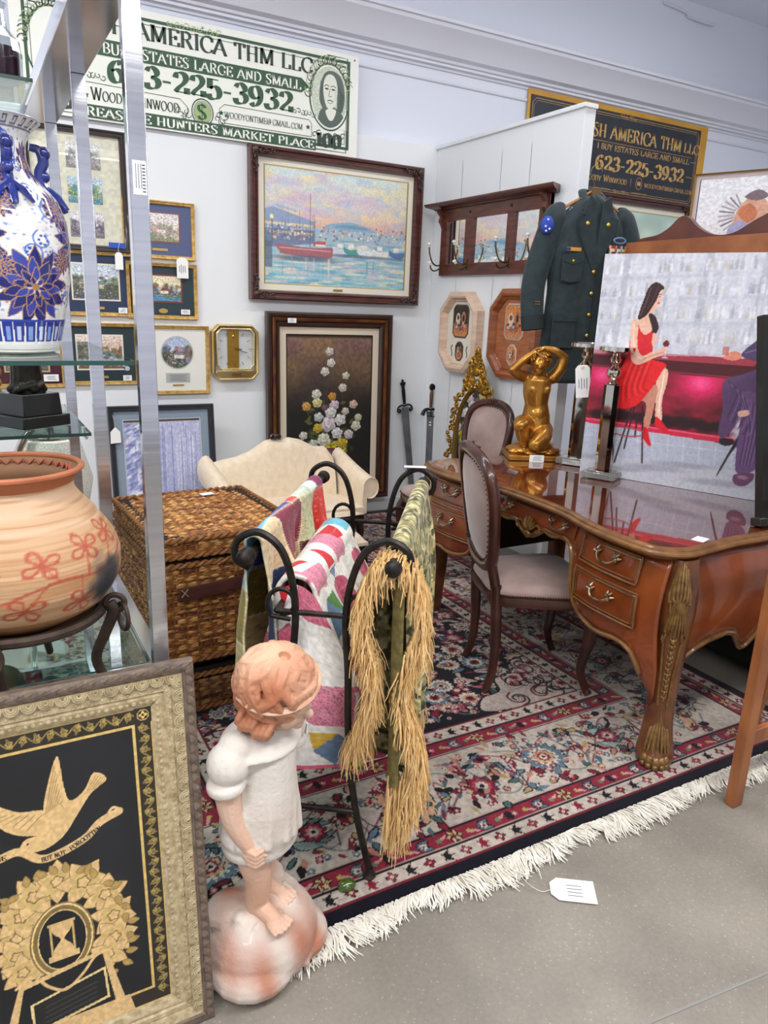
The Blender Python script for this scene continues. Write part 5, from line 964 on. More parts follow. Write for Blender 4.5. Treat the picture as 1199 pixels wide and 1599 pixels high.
# stool
for a_, b_ in (((.19, .34), (.154, .07)), ((.235, .34), (.277, .087)), ((.2, .34), (.187, .14)), ((.22, .3), (.105+.12, .2))): p.line(T([a_, b_]), .007, '2a1820')
p.curve(T([(.105, .222), (.14, .203), (.2, .198), (.255, .21), (.262, .226), (.2, .235), (.13, .236), (.105, .222)]), .006, 'b04858')
SK, SKD = 'e9b9a2', 'c98a74'
p.sp(T([(.285, .51), (.312, .505), (.318, .45), (.312, .37), (.327, .29), (.315, .27), (.297, .3), (.285, .38), (.272, .46)]), SK); p.sp(T([(.2, .42), (.262, .44), (.285, .42), (.283, .33), (.278, .25), (.262, .235), (.252, .27), (.248, .35), (.22, .37)]), SKD); p.sp(T([(.205, .43), (.27, .45), (.3, .52), (.27, .535), (.19, .5)]), SK)
p.line(T([(.3, .5), (.302, .38), (.31, .3)]), .006, 'f8dccc'); p.sp(T([(.30, .30), (.325, .285), (.365, .245), (.362, .232), (.33, .245), (.303, .26)]), 'd81428'); p.sp(T([(.256, .25), (.275, .24), (.29, .2), (.302, .172), (.288, .17), (.262, .2)]), 'd81428'); p.line(T([(.262, .24), (.26, .175)]), .004, 'b01020')
p.sp(T([(.135, .56), (.105, .42), (.112, .35), (.135, .322), (.175, .325), (.215, .35), (.262, .43), (.29, .5), (.30, .53), (.24, .545)]), 'e41a20')
for i in range(9): p.curve(T([(.145+.012*i, .54), (.125+.012*i, .43), (.13+.014*i, .345+.008*i)]), .004, ['b00c18', 'ff4a40'][i % 2], .8)
p.sp(T([(.138, .69), (.13, .62), (.14, .54), (.225, .535), (.232, .6), (.235, .66), (.215, .68), (.185, .71), (.16, .69)]), 'd8202c'); p.sp(T([(.15, .73), (.19, .735), (.225, .70), (.215, .67), (.185, .65), (.155, .69)]), SK); p.line(T([(.142, .70), (.150, .62)]), .006, 'b01420')
p.sp(T([(.122, .70), (.14, .715), (.155, .68), (.165, .6), (.195, .56), (.24, .585), (.275, .59), (.285, .575), (.24, .55), (.185, .52), (.15, .54), (.13, .62)]), SK); p.curve(T([(.135, .69), (.145, .62), (.17, .56), (.2, .545)]), .004, 'f8dccc'); p.curve(T([(.2, .545), (.24, .565), (.28, .58)]), .004, SKD)
p.sp(T([(.20, .77), (.215, .76), (.226, .78), (.23, .81), (.222, .845), (.2, .85), (.19, .80)]), SK); p.line(T([(.205, .78), (.19, .72)]), .022, SK)
p.ell(*T([(.222, .812)])[0], .004, .002, '3a1c1c'); p.line(T([(.214, .820), (.228, .822)]), .002, '3a1c1c'); p.ell(*T([(.224, .785)])[0], .005, .003, 'c02838'); p.sp(T([(.17, .85), (.195, .872), (.225, .86), (.235, .845), (.22, .835), (.212, .80), (.2, .77), (.178, .73), (.148, .715), (.15, .76), (.16, .81)]), '2c1618'); p.curve(T([(.18, .85), (.17, .79), (.155, .73)]), .005, '6a3a38'); p.curve(T([(.21, .86), (.2, .81), (.18, .76)]), .004, '5a2c2c')
p.sp(T([(.19, .74), (.215, .735), (.24, .69), (.236, .66), (.222, .655), (.21, .69), (.195, .72)]), '2c1618'); p.sp(T([(.224, .66), (.24, .65), (.245, .62), (.232, .60), (.222, .63)]), SK)
p.ell(*T([(.285, .617)])[0], .013, .014, '6a1424'); p.line(T([(.287, .605), (.29, .56)]), .003, 'e8dce0'); p.line(T([(.28, .558), (.3, .558)]), .004, 'e8dce0'); p.ell(*T([(.28, .595)])[0], .012, .008, SK)
# man on the right, mostly outside
MC_, MD = '5c4068', '35243f'
p.sp(T([(.60, .12), (.597, .09), (.66, .32), (.68, .31)]), '2a1820'); p.line(T([(.6, .11), (.655, .3)]), .008, '2a1820')
p.sp(T([(.54, .45), (.55, .49), (.60, .51), (.68, .54), (.80, .5), (.95, .42), (.95, .36), (.8, .34), (.68, .38), (.63, .36), (.62, .30), (.585, .24), (.56, .27), (.56, .36)]), MC_); p.sp(T([(.62, .44), (.70, .42), (.70, .3), (.725, .2), (.73, .13), (.665, .105), (.645, .2), (.635, .32)]), '6a4a78')
for i in range(8): p.curve(T([(.56+.012*i, .48-.01*i), (.6+.012*i, .44-.02*i), (.585+.012*i, .33-.01*i)]), .004, [MD, '8a68a0'][i % 2], .7); p.curve(T([(.65+.01*i, .4), (.665+.007*i, .28), (.67+.006*i, .14)]), .004, [MD, '86669a'][i % 2], .7)
p.sp(T([(.585, .59), (.62, .64), (.67, .69), (.8, .74), (.95, .72), (.95, .42), (.8, .42), (.69, .46), (.68, .56), (.63, .57)]), '4c3a60'); p.sp(T([(.66, .66), (.70, .6), (.71, .48), (.82, .44), (.82, .7)]), '2c2440'); p.curve(T([(.6, .6), (.65, .62), (.68, .64)]), .005, '7a6896')
p.sp(T([(.52, .575), (.545, .6), (.575, .6), (.59, .58), (.56, .565)]), 'e08a70'); p.rect(.54, .57, .565, .605, 'c86050', .7); p.sp(T([(.575, .24), (.62, .245), (.63, .225), (.60, .212), (.575, .22)]), '1c1420')
p.sp(T([(.662, .1), (.725, .115), (.73, .085), (.705, .055), (.67, .055), (.655, .075)]), '6a4060'); p.ell(*T([(.69, .09)])[0], .02, .008, 'b088a8', 0, .8, .4); p.sp(T([(.62, .36), (.655, .37), (.66, .35), (.63, .34)]), SK)
p.mot(120, 110, .05, 4)
t = thing('canvas_painting', 'large unframed canvas of a woman in red at a bar, standing on the desk', 'painting', (2.474, 2.504, .793), -radians(66), rx=-radians(1))
plate('painted_face', p, VC('canvas_print', .45, .1, 400), t, 0, 0, -.0185); B('stretcher', MB().box((.5, 0, .4825), (1.0, .036, .965)), M('white_canvas_edge', 'e8e8ec', .6), t, smooth=False)
# --- easel with a black framed panel at the right edge
EW = M('easel_beech', 'a06438', .45, 0, '7c4526', 7, (2, 2, .6), coat=.2)
t = thing('easel', 'brown wooden easel with cross rail, at the right edge in front of the desk', 'easel', (2.02, 1.21, 0), 0)
for x in (0, .62): B('leg', MB().box((x+.0, -.0, .56), (.045, .034, 1.12), (0, -.0, 0)), EW, t, bev=.003)
B('cross_rail', MB().box((.31, .0, .24), (.575, .022, .05)), EW, t, bev=.003); B('ledge', MB().box((.31, -.0, .895), (.575, .022, .05)), EW, t, bev=.003)
B('rear_leg', MB().tube([(.31, .03, 1.08), (.31, .19, .0)], .02, 4), EW, t); B('top_rail', MB().box((.31, 0, 1.09), (.575, .022, .05)), EW, t, bev=.003)
t = thing('black_panel', 'x', 'panel', (1.955, 1.27, .935), 0)
t.location = (2.43, 1.56, .793); t.rotation_euler = (-radians(12.5), 0, -radians(13.9)); t['label'] = 'black framed panel standing on the front corner of the desk, cut by the right edge'; B('frame', MB().fr(sq(.2, .375, .40, .74), [(0, .015), (0, -.02), (.03, -.022), (.035, -.005), (.035, .015)]), BLK, t, ang=30); B('panel', MB().box((.2, .004, .375), (.34, .008, .68)), BLK, t, smooth=False); B('foot', MB().box((-.012, -.02, .016), (.035, .05, .03)), BLK, t, bev=.004)
# black storage bench under and beyond the desk
LB = M('black_leatherette', '121514', .35, 0, '1c201f', 20, bump=.1, bs=200)
t = thing('storage_bench', 'low black leatherette bench on the rug beyond the desk leg', 'bench', (2.975, 1.75, .0)); B('body', MB().box((0, 0, .19), (.18, 1.3, .34)), LB, t, bev=.02); B('lid', MB().box((0, 0, .385), (.19, 1.31, .05)), LB, t, bev=.02)
for s in (-1, 1): B('foot', MB().box((0, s*.58, .012), (.12, .05, .024)), BLK, t)
# ================================================================ settee and stool
CRM2 = M('cream_damask', 'ecdcc4', .75, 0, 'e0cdb0', 26, bump=.12, bs=160, sheen=.3, contrast=.6); DKW = M('ebonised_wood', '21120e', .3, coat=.4)
t = thing('settee', 'small cream settee with camel back and scrolled arms, against the back wall', 'settee', (1.69, 4.24, .0115)); FX = .50
crest = lambda x: interp([-.6, -.5, -.36, -.22, -.10, -.03, .03, .10, .22, .36, .47, .55], [.52, .545, .565, .60, .665, .675, .675, .668, .645, .60, .585, .50], x) if False else interp([-.58, -.48, -.36, -.24, -.12, -.05, .02, .08, .18, .30, .40, .48], [.53, .55, .565, .60, .66, .668, .655, .672, .655, .605, .60, .52], x)
def backf(u, v):
    x = -.56+1.02*u; zt = crest(x); a_ = pi*v
    th = .05; z = .26+(zt-.26)*min(1, (1-abs(2*v-1))*2.2) if False else 0
    if v < .42: q = v/.42; return (x, .02-.012*sin(pi*q)+.05*q, .24+(zt-.03-.24)*q)
    if v > .58: q = (1-v)/.42; return (x, .15, .12+(zt-.03-.12)*q)
    q = (v-.42)/.16; return (x, .07+.08*q, zt-.03+.03*sin(pi*q))
B('backrest', MB().grid(backf, 60, 34), CRM2, t, ang=80)
B('crest_carving', MB().ell((-.045, .09, .685), (.035, .015, .022), 14, 8).tube([(a_-.0, .082, b_) for a_, b_ in spiral(-.075, .68, .02, 0, .9)], .007, 7).tube([(a_, .082, b_) for a_, b_ in spiral(-.015, .68, .02, pi, -.9)], .007, 7), DKW, t)
def seatf(u, v):
    x = -.53+1.02*u; e = 1-abs(2*u-1)**8; y = -.27+.32*v; return (x, y-.02*(1-v)*e, .245+.06*(1-(1-min(1, v*5))**2)*(.4+.6*e))
k = MB().box((-.02, -.10, .262), (1.02, .34, .05)); k.grid(seatf, 40, 16); B('seat', k, CRM2, t, ang=70, bev=.0)
for s in (-1, 1):
    c0 = -.02+s*.54; k = MB(); prof = []
    for i in range(15): a_ = radians(-60+i*22)*1; prof.append((c0+s*(.035+.048*cos(a_)), .395+.048*sin(a_)))
    prof = [(c0-s*.04, .27), (c0-s*.035, .38)]+[(c0+s*(.03+.068*cos(radians(160-i*24))), .405+.068*sin(radians(160-i*24))) for i in range(12)]+[(c0+s*.0, .34), (c0+s*.0, .24), (c0-s*.04, .24)]
    v = []; n = len(prof); m = 10
    for j in range(m):
        f = j/(m-1); y = -.26+.40*f; up_ = .09*f**1.3
        v += [(x+s*.0, y, z+up_*((z-.24)/.2 if z > .24 else 0)) for x, z in prof]
    k.add(v, [(j*n+i, j*n+(i+1) % n, (j+1)*n+(i+1) % n, (j+1)*n+i) for j in range(m-1) for i in range(n)]+[tuple(range(n)), tuple((m-1)*n+i for i in range(n))[::-1]])
    B('arm', k, CRM2, t, ang=50); B('arm_piping', MB().tube([(x, -.262, z) for x, z in prof[1:14]], .004, 6), CRM2, t)
B('seat_rail', MB().box((-.02, -.10, .205), (1.03, .34, .075)), DKW, t, bev=.006)
for x in (-.50, .46):
    for y in (-.25, .05): B('leg', MB().tube(cr([(x, y, .18), (x*1.02, y-.01, .12), (x, y, .05), (x*1.02, y-.01, 0)], 4), [interp([0, .3, .7, 1], [.032, .028, .014, .018], i/12) for i in range(13)], 10), DKW, t)
t.scale = (.79, 1.2, .985)
t = thing('footstool', 'square cream topped stool with dark frame, in front of the settee', 'stool', (1.58, 3.60, .0115)); k = MB()
def cushf(u, v): x, y = 2*u-1, 2*v-1; return (.25*x, .21*y, .24+.055*(1-abs(x)**5)**.5*(1-abs(y)**5)**.5)
k.grid(cushf, 22, 22); k.box((0, 0, .232), (.50, .42, .02)); B('cushion', k, CRM2, t, ang=70); B('apron', MB().box((0, 0, .195), (.505, .425, .06)), DKW, t, bev=.005)
for x in (-1, 1):
    for y in (-1, 1): B('leg', MB().tube(cr([(x*.225, y*.185, .18), (x*.235, y*.195, .12), (x*.225, y*.185, .04), (x*.235, y*.195, 0)], 4), [interp([0, .3, .7, 1], [.028, .024, .013, .016], i/12) for i in range(13)], 10), DKW, t)
# ================================================================ wicker trunk on a lower wicker basket
WK = VC('wicker', .55, .1, 300, spec=.4)
WCOL = [hx(c) for c in ('a8713c', '8a5426', 'b88248', '6e3d1a', '9a6430', '5a2e14', 'c29258')]
def weave(name, parent, o, du, dv, W, H, nrm, st=.0085, w_=.024, seed=1, dark=1.0, warp=None, flat=False):
    """woven panel: horizontal strands passing over and under upright stakes, as real relief; one part of kind stuff"""
    nu, nv = int(W/.0036), int(H/.0024); U, V = np.meshgrid(np.linspace(0, W, nu), np.linspace(0, H, nv)); g = np.random.default_rng(seed)
    U2 = U; row = np.floor(V/st).astype(int); col = np.floor(U2/w_+.5*((row//2) % 2)).astype(int); ph = (U2/w_+.5*((row//2) % 2)) % 1; rv = (V/st) % 1
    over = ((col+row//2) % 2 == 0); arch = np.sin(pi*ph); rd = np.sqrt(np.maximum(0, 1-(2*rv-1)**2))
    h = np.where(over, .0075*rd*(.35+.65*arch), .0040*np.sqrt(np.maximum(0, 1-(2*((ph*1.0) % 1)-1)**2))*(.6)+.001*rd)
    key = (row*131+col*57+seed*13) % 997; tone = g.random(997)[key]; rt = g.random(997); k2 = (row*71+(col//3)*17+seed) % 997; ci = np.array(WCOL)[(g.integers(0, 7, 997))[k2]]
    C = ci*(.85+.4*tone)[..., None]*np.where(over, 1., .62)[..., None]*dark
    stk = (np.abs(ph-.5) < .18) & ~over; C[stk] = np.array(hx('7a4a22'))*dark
    o, du, dv, nrm = map(np.array, (o, du, dv, nrm)); P = o+U[..., None]*du+V[..., None]*dv+h[..., None]*nrm
    if warp: P = warp(P)
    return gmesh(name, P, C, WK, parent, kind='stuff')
def braid(mb, P, r=.008, pitch=.03):
    P = [Vector(p) for p in P]; L = sum((P[i+1]-P[i]).length for i in range(len(P)-1)); n = int(L/pitch*6); Q = []; acc = [0]
    for i in range(len(P)-1): acc.append(acc[-1]+(P[i+1]-P[i]).length)
    for st in (0, pi):
        Q = []
        for j in range(n+1):
            s_ = L*j/n; i = max(q for q in range(len(acc)-1) if acc[q] <= s_+1e-9); f = (s_-acc[i])/max(1e-9, acc[i+1]-acc[i]); p_ = P[i].lerp(P[i+1], f); d = (P[i+1]-P[i]).normalized(); a_ = Vector((0, 0, 1)) if abs(d.z) < .9 else Vector((1, 0, 0)); b_ = d.cross(a_).normalized(); c_ = b_.cross(d); an = 2*pi*s_/(pitch*2)+st
            Q.append(p_+(b_*cos(an)+c_*sin(an))*r*.75)
        mb.tube(Q, r*.8, 6)
BRM = M('wicker_braid', 'a06a34', .55, 0, '6a3c1a', 60, contrast=1)
def basket(name, label, loc, rz, W, D, H, lid, dark=1, seed=1, cat='basket', handle=True):
    t = thing(name, label, cat, loc, rz); zl = H-lid
    B('core', MB().box((0, 0, zl/2+.004), (W-.012, D-.012, zl-.012)).box((0, 0, H-lid/2), (W-.012, D-.012, lid-.02)), M('wicker_dark_core', '1c0e07', .8), t, smooth=False)
    X, Y = W/2, D/2
    for (o, du, Wd, nm) in (((-X, -Y), (1, 0, 0), W, (0, -1, 0)), ((X, -Y), (0, 1, 0), D, (1, 0, 0)), ((X, Y), (-1, 0, 0), W, (0, 1, 0)), ((-X, Y), (0, -1, 0), D, (-1, 0, 0))):
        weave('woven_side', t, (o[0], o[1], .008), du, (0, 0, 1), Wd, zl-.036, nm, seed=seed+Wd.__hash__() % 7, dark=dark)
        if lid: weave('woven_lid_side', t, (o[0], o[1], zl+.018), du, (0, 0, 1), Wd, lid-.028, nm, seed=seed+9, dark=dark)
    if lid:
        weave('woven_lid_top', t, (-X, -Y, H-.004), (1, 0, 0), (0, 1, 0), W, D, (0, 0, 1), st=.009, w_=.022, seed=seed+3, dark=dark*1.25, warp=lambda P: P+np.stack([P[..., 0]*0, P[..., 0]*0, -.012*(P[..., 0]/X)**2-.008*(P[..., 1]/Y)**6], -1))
    k = MB(); R_ = [(-X, -Y), (X, -Y), (X, Y), (-X, Y), (-X, -Y)]
    for z in ([zl-.020, zl+.014, H-.010] if lid else [H-.008])+[.010]: braid(k, [(x*1.01, y*1.01, z) for x, y in R_])
    B('braided_edge', k, BRM, t)['kind'] = 'stuff'
    return t
RZT = 0
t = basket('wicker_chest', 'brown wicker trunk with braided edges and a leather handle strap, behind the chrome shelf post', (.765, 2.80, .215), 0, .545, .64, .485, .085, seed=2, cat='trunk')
t.rotation_euler[2] = radians(3)
B('leather_strap', MB().tube(cr([(-.21, -.335, .275), (-.1, -.345, .285), (0, -.352, .295), (.1, -.345, .305), (.22, -.335, .305)], 5), .026, 10, flat=.16, up=(0, 1, 0)), M('maroon_leather', '5a2e26', .35, 0, '44201a', 10, coat=.2), t)
k = MB(); [k.tube([(-.19-.012*s, -.346, .285-.014), (-.19+.012*s, -.346, .285+.014)], .002, 5) for s in (-1, 1)]; B('strap_stitching', k, M('stitch_thread', 'a88868', .7), t)
tag(B('price_label', MB().box((.84, 3.02, .7035), (.055, .035, .0015), (.02, .0, .2)), PAPER, None, smooth=False), 'small white price label lying on the wicker trunk lid', 'label')
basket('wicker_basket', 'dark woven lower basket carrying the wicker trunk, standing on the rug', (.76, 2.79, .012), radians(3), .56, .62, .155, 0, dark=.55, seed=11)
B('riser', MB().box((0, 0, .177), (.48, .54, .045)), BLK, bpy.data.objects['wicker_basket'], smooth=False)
# ================================================================ iron quilt rack
IR = M('black_iron', '211d1b', .4, .6, '35302c', 40, bump=.15, bs=200)
RX, RY = Vector((.594, .804, 0)), Vector((.81, -.585, 0)); RO = Vector((.70, 1.53, .0115))                # long axis, cross axis, middle of the near end frame
LEN = .83; HW_ = .178
def rk(a, b, z): return RO+RX*a+RY*b+Vector((0, 0, z))
t = thing('quilt_rack', 'black wrought iron quilt rack with scrolled ends, standing on the rug', 'rack', tuple(RO+RX*LEN/2)); ORG = RO+RX*LEN/2
def rb(name, P, r, **k_): return B(name, MB().tube([Vector(p)-ORG for p in P], r, 8, **k_), IR, t)
for a in (0, LEN):
    for s in (-1, 1):
        P = [rk(a, s*(HW_+.0), .862), rk(a, s*(HW_+.035), .885), rk(a, s*(HW_+.03), .93), rk(a, s*(HW_-.02), .955), rk(a, s*(HW_-.075), .92), rk(a, s*(HW_-.105), .84), rk(a, s*(HW_-.115), .74), rk(a, s*.072, .60), rk(a, s*.078, .42), rk(a, s*.10, .22), rk(a, s*.145, .02)]
        rb('end_upright', cr(P, 6), .0095)
        P = [rk(a, s*.075, .735)]+[rk(a, s*(.095+.04*cos(q)*(1-q*.09)), .775+.045*sin(q)*(1-q*.09)) for q in np.linspace(-.8, 5.2, 18)]; rb('scroll', P, .006)
        B('foot', MB().lathe([(.017, 0), (.019, .006), (.012, .014), (.01, .03)], 14, Matrix.Translation(rk(a, s*.145, 0)-ORG)), IR, t)
        B('finial', MB().lathe([(.008, -.03), (.02, -.026), (.02, -.018), (.012, -.014), (.022, 0), (.018, .014), (.008, .02), (.001, .022)], 18, Matrix.Translation(rk(a+(-.035 if a == 0 else .035), s*HW_, .90)-ORG) @ Vector((0, 0, 1)).rotation_difference(RX*(-1 if a == 0 else 1)).to_matrix().to_4x4()), IR, t)
    for z, w_ in ((.755, .112), (.20, .105)): rb('cross_bar', [rk(a, -w_, z), rk(a, w_, z)], .0075)
for s in (-1, 1):
    rb('top_rail', [rk(-.03, s*HW_, .90), rk(LEN+.03, s*HW_, .90)], .011); rb('side_rail', [rk(0, s*.112, .755), rk(LEN, s*.112, .755)], .0075)
rb('lower_rail', [rk(0, .10, .20), rk(LEN, -.10, .20)], .0075)
tag(B('price_label', MB().box(tuple(rk(LEN, HW_-.03, .963)), (.075, .028, .0015), (0, .0, -.5)), PAPER, None, smooth=False), 'white label on top of the far scroll of the quilt rack', 'label')
# --- draped textiles
CLOTH = VC('quilted_cotton', .85, .25, 260, sheen=.2)
def drape(label, name, s_, ztop, a0, a1, dl, dr, pic, rad=.022, spread=(.03, .03), wave=.012, folds=5, seed=1, thick=.006, gather=0, hemf=None, cat='quilt', close=0):
    """cloth hung over a rail: u along the rail, v from one hem over the rail to the other; dl, dr = drop on each side"""
    g = random.Random(seed); L = dl+dr+pi*rad; nv = pic.ny; nu = pic.nx; U, V = np.meshgrid(np.linspace(0, 1, nu), np.linspace(0, L, nv))
    ph = g.random()*6; b = np.where(V < dl, -rad, np.where(V > dl+pi*rad, rad, -rad*np.cos((V-dl)/rad))); z = np.where(V < dl, ztop-(dl-V), np.where(V > dl+pi*rad, ztop-(V-dl-pi*rad), ztop+rad*np.sin(np.clip((V-dl)/rad, 0, pi))))
    dn = np.clip(np.where(V < dl, dl-V, V-dl-pi*rad), 0, None); am = wave*np.clip(dn/.15, 0, 1)*(1+.8*dn/.5)
    spL, spR = spread if isinstance(spread, tuple) else (spread, spread)
    b = b+np.where(b < 0, -spL, spR)*np.minimum(1, dn/.25)+am*np.sin(U*folds*2*pi+ph+dn*1.5)+.4*am*np.sin(U*folds*4.3*pi+ph*2)
    a = a0+(a1-a0)*U; mid = (a0+a1)/2; a = mid+(a-mid)*(1-gather*np.clip(dn/.5, 0, 1))+.35*am*np.cos(U*folds*2*pi+ph)
    if hemf is not None: z = z+hemf(U, V, dn, dl)
    if close: cl_ = np.clip((.10-U)/.10, 0, 1)*np.clip(dn/.12, 0, 1)
    if close: b = b*(1-.0*cl_)
    P = np.array(RO)+a[..., None]*np.array(RX)+(s_+b)[..., None]*np.array(RY)+z[..., None]*np.array((0, 0, 1))
    o = gmesh(name, P-np.array(ORG), lin(pic.a), CLOTH, None); o.location = ORG; m_ = o.modifiers.new('s', 'SOLIDIFY'); m_.thickness = thick; m_.offset = 0; tag(o, label, cat)
    if close:
        def ef(u, v): dn_ = close*v; w0 = rad+(spL if u < .5 else spR)*min(1, dn_/.25)+.008; c_ = RO+RX*(a0-.006-.035*sin(pi*u)*min(1, v*4)-.016*sin(u*9+v*3)*v)+RY*(s_+(2*u-1)*w0)+Vector((0, 0, ztop+rad*(1-(2*u-1)**2)*.8-dn_-.01)); return np.array(c_-ORG)
        nu_, nv_ = 110, 160; PP = np.array([[ef(i/(nu_-1), j/(nv_-1)) for i in range(nu_)] for j in range(nv_)]); ii = (np.linspace(0, .45, nu_)*(pic.nx-1)).astype(int); jj = (np.linspace(.42, 0, nv_)*(pic.ny-1)).astype(int); gmesh('folded_end', PP, lin(pic.a[jj[:, None], ii[None]]), CLOTH, o)
    return o
# crazy patchwork
g = np.random.default_rng(21); p = Pic(.62, 1.0, 200, '22305c'); p_ = [(0, 0, .2, .34, '6a1a34'), (.2, 0, .36, .3, 'e8e0cc'), (.36, 0, .62, .36, '2a2044')]
def patches(p, rows, seamc='e8dfb8'):
    for P, c, c2 in rows:
        p.poly(P, c); cx_ = sum(q[0] for q in P)/len(P); cz_ = sum(q[1] for q in P)/len(P)
        if c2:
            for k_ in range(26): x, z = cx_+(g.random()-.5)*.14, cz_+(g.random()-.5)*.16; p.ell(x, z, .006, .004, c2, g.random()*3, .6)
    for P, c, c2 in rows:
        Q = list(P)+[P[0]]; p.line(Q, .003, seamc, .7)
        for (x0, y0), (x1, y1) in zip(Q[:-1], Q[1:]):
            n = max(2, int(math.hypot(x1-x0, y1-y0)/.013))
            for i in range(n): x, y = x0+(x1-x0)*i/n, y0+(y1-y0)*i/n; d = math.hypot(x1-x0, y1-y0); nx, ny = -(y1-y0)/d*.007, (x1-x0)/d*.007; p.line([(x-nx, y-ny), (x+nx, y+ny)], .0018, seamc, .8)
# v runs from the outer hem (0) over the rail (~.5) to the inner hem (1)
patches(p, [([(0, 0), (.2, 0), (.18, .2), (0, .24)], 'b8a878', '7a6a4a'), ([(.2, 0), (.4, 0), (.42, .22), (.18, .2)], '7a1830', None), ([(.4, 0), (.62, 0), (.62, .3), (.42, .22)], '5a6a3a', 'c8b068'),
 ([(0, .24), (.18, .2), (.22, .40), (0, .42)], '8a7a3a', 'c8a840'), ([(.18, .2), (.42, .22), (.40, .42), (.22, .40)], '1c2a58', None), ([(.42, .22), (.62, .3), (.62, .44), (.40, .42)], 'd83028', 'f08070'),
 ([(0, .42), (.13, .40), (.15, .60), (0, .62)], '58a4c8', None), ([(.13, .40), (.29, .41), (.30, .62), (.15, .60)], '2c3c8a', 'c8c8e8'), ([(.29, .41), (.34, .42), (.36, .62), (.30, .62)], 'e03a30', None), ([(.34, .42), (.48, .42), (.48, .64), (.36, .62)], 'c8d0c0', '9aa080'), ([(.48, .42), (.54, .43), (.55, .64), (.48, .64)], 'dfe6e8', None), ([(.54, .43), (.62, .44), (.62, .66), (.55, .64)], '8a2058', None),
 ([(0, .62), (.15, .60), (.18, .82), (0, .80)], 'd8c09a', 'a88a5a'), ([(.15, .60), (.36, .62), (.34, .84), (.18, .82)], '7a2038', 'c86070'), ([(.36, .62), (.5, .64), (.5, .84), (.34, .84)], 'b8b890', '8a8a5a'), ([(.5, .64), (.62, .66), (.62, .86), (.5, .84)], 'e8382a', 'ffb0a0'),
 ([(0, .80), (.18, .82), (.2, 1), (0, 1)], '24345c', None), ([(.18, .82), (.34, .84), (.34, 1), (.2, 1)], 'c8a878', None), ([(.34, .84), (.62, .86), (.62, 1), (.34, 1)], '58202c', None)]); p.mot(60, 90, .1, 2)
drape('crazy patchwork quilt in navy, red and teal hanging over the left rail of the rack', 'patchwork_quilt', -HW_, .912, .03, .72, .48, .30, p, spread=(.03, .012), wave=.016, folds=3, seed=3, hemf=lambda U, V, dn, dl: np.where(V < dl, .22*U*np.clip(dn/.4, 0, 1), .10*np.sin(U*3)*np.clip(dn/.3, 0, 1)))
# pink and white quilt
p = Pic(.66, 1.30, 260, 'eeece6'); PKC = 'd8788f'
XX, YY = np.meshgrid(p.xs, p.ys)
def pink(P, c=PKC):
    p.sp(P, c, 1, 4)
for i in range(5):
    for j in range(9):
        cx_, cz_ = .08+.165*i, .06+.155*j
        if (i+j) % 2 == 0: pink([(cx_-.07, cz_-.055), (cx_, cz_-.07), (cx_+.07, cz_-.05), (cx_+.075, cz_+.02), (cx_+.05, cz_+.07), (cx_-.02, cz_+.055), (cx_-.075, cz_+.06)], ['d9728c', 'e08aa2', 'cf5f7c'][(i*3+j) % 3])
        else:
            if (i+2*j) % 3 == 0: p.poly([(cx_-.05, cz_+.04), (cx_+.045, cz_+.045), (cx_+.0, cz_-.05)], 'c8202e'); p.poly([(cx_-.05, cz_+.045), (cx_+.045, cz_+.05), (cx_, cz_+.085)], '7a8ab8')
            if (i+2*j) % 3 == 1: p.poly([(cx_-.05, cz_), (cx_, cz_+.06), (cx_+.05, cz_), (cx_, cz_-.06)], '6a88a8'); p.poly([(cx_, cz_-.06), (cx_+.05, cz_), (cx_+.06, cz_-.07)], '5a8a4a'); p.poly([(cx_-.05, cz_), (cx_, cz_+.06), (cx_-.06, cz_+.06)], 'd8b040')
g2 = np.random.default_rng(3); ispk = (p.a[..., 0]-p.a[..., 1] > .15) & (p.a[..., 2] > .3); sp_ = g2.random(ispk.shape) > .8; p.a[ispk & sp_] = p.a[ispk & sp_]*.68+.0
p.poly([(.02, .66), (.2, .69), (.28, .60), (.22, .56), (.06, .58)], 'e8e4dc'); p.poly([(.05, .60), (.17, .585), (.12, .66)], 'cc2030'); p.poly([(.44, .62), (.56, .64), (.52, .7), (.45, .69)], 'c8202e'); p.poly([(.56, .6), (.66, .62), (.66, .7), (.58, .7)], '6ab8d0')
for k_ in range(14): p.curve([(0, .08*k_), (.16, .08*k_+.03), (.33, .08*k_), (.5, .08*k_+.03), (.66, .08*k_)], .0022, 'cfccc6', .6)
p.rect(0, 0, .66, .012, 'd8607f'); p.rect(0, 1.288, .66, 1.30, 'd8607f'); p.mot(80, 140, .08, 5)
drape('pink and white patchwork quilt with red triangles hanging over the middle rail of the rack', 'pink_quilt', -.080, .772, .07, .60, .50, .50, p, rad=.05, spread=(.02, .13), close=.50, wave=.022, folds=3.5, seed=9, thick=.012, hemf=lambda U, V, dn, dl: -.02*np.cos(U*5)*np.clip(dn/.3, 0, 1))
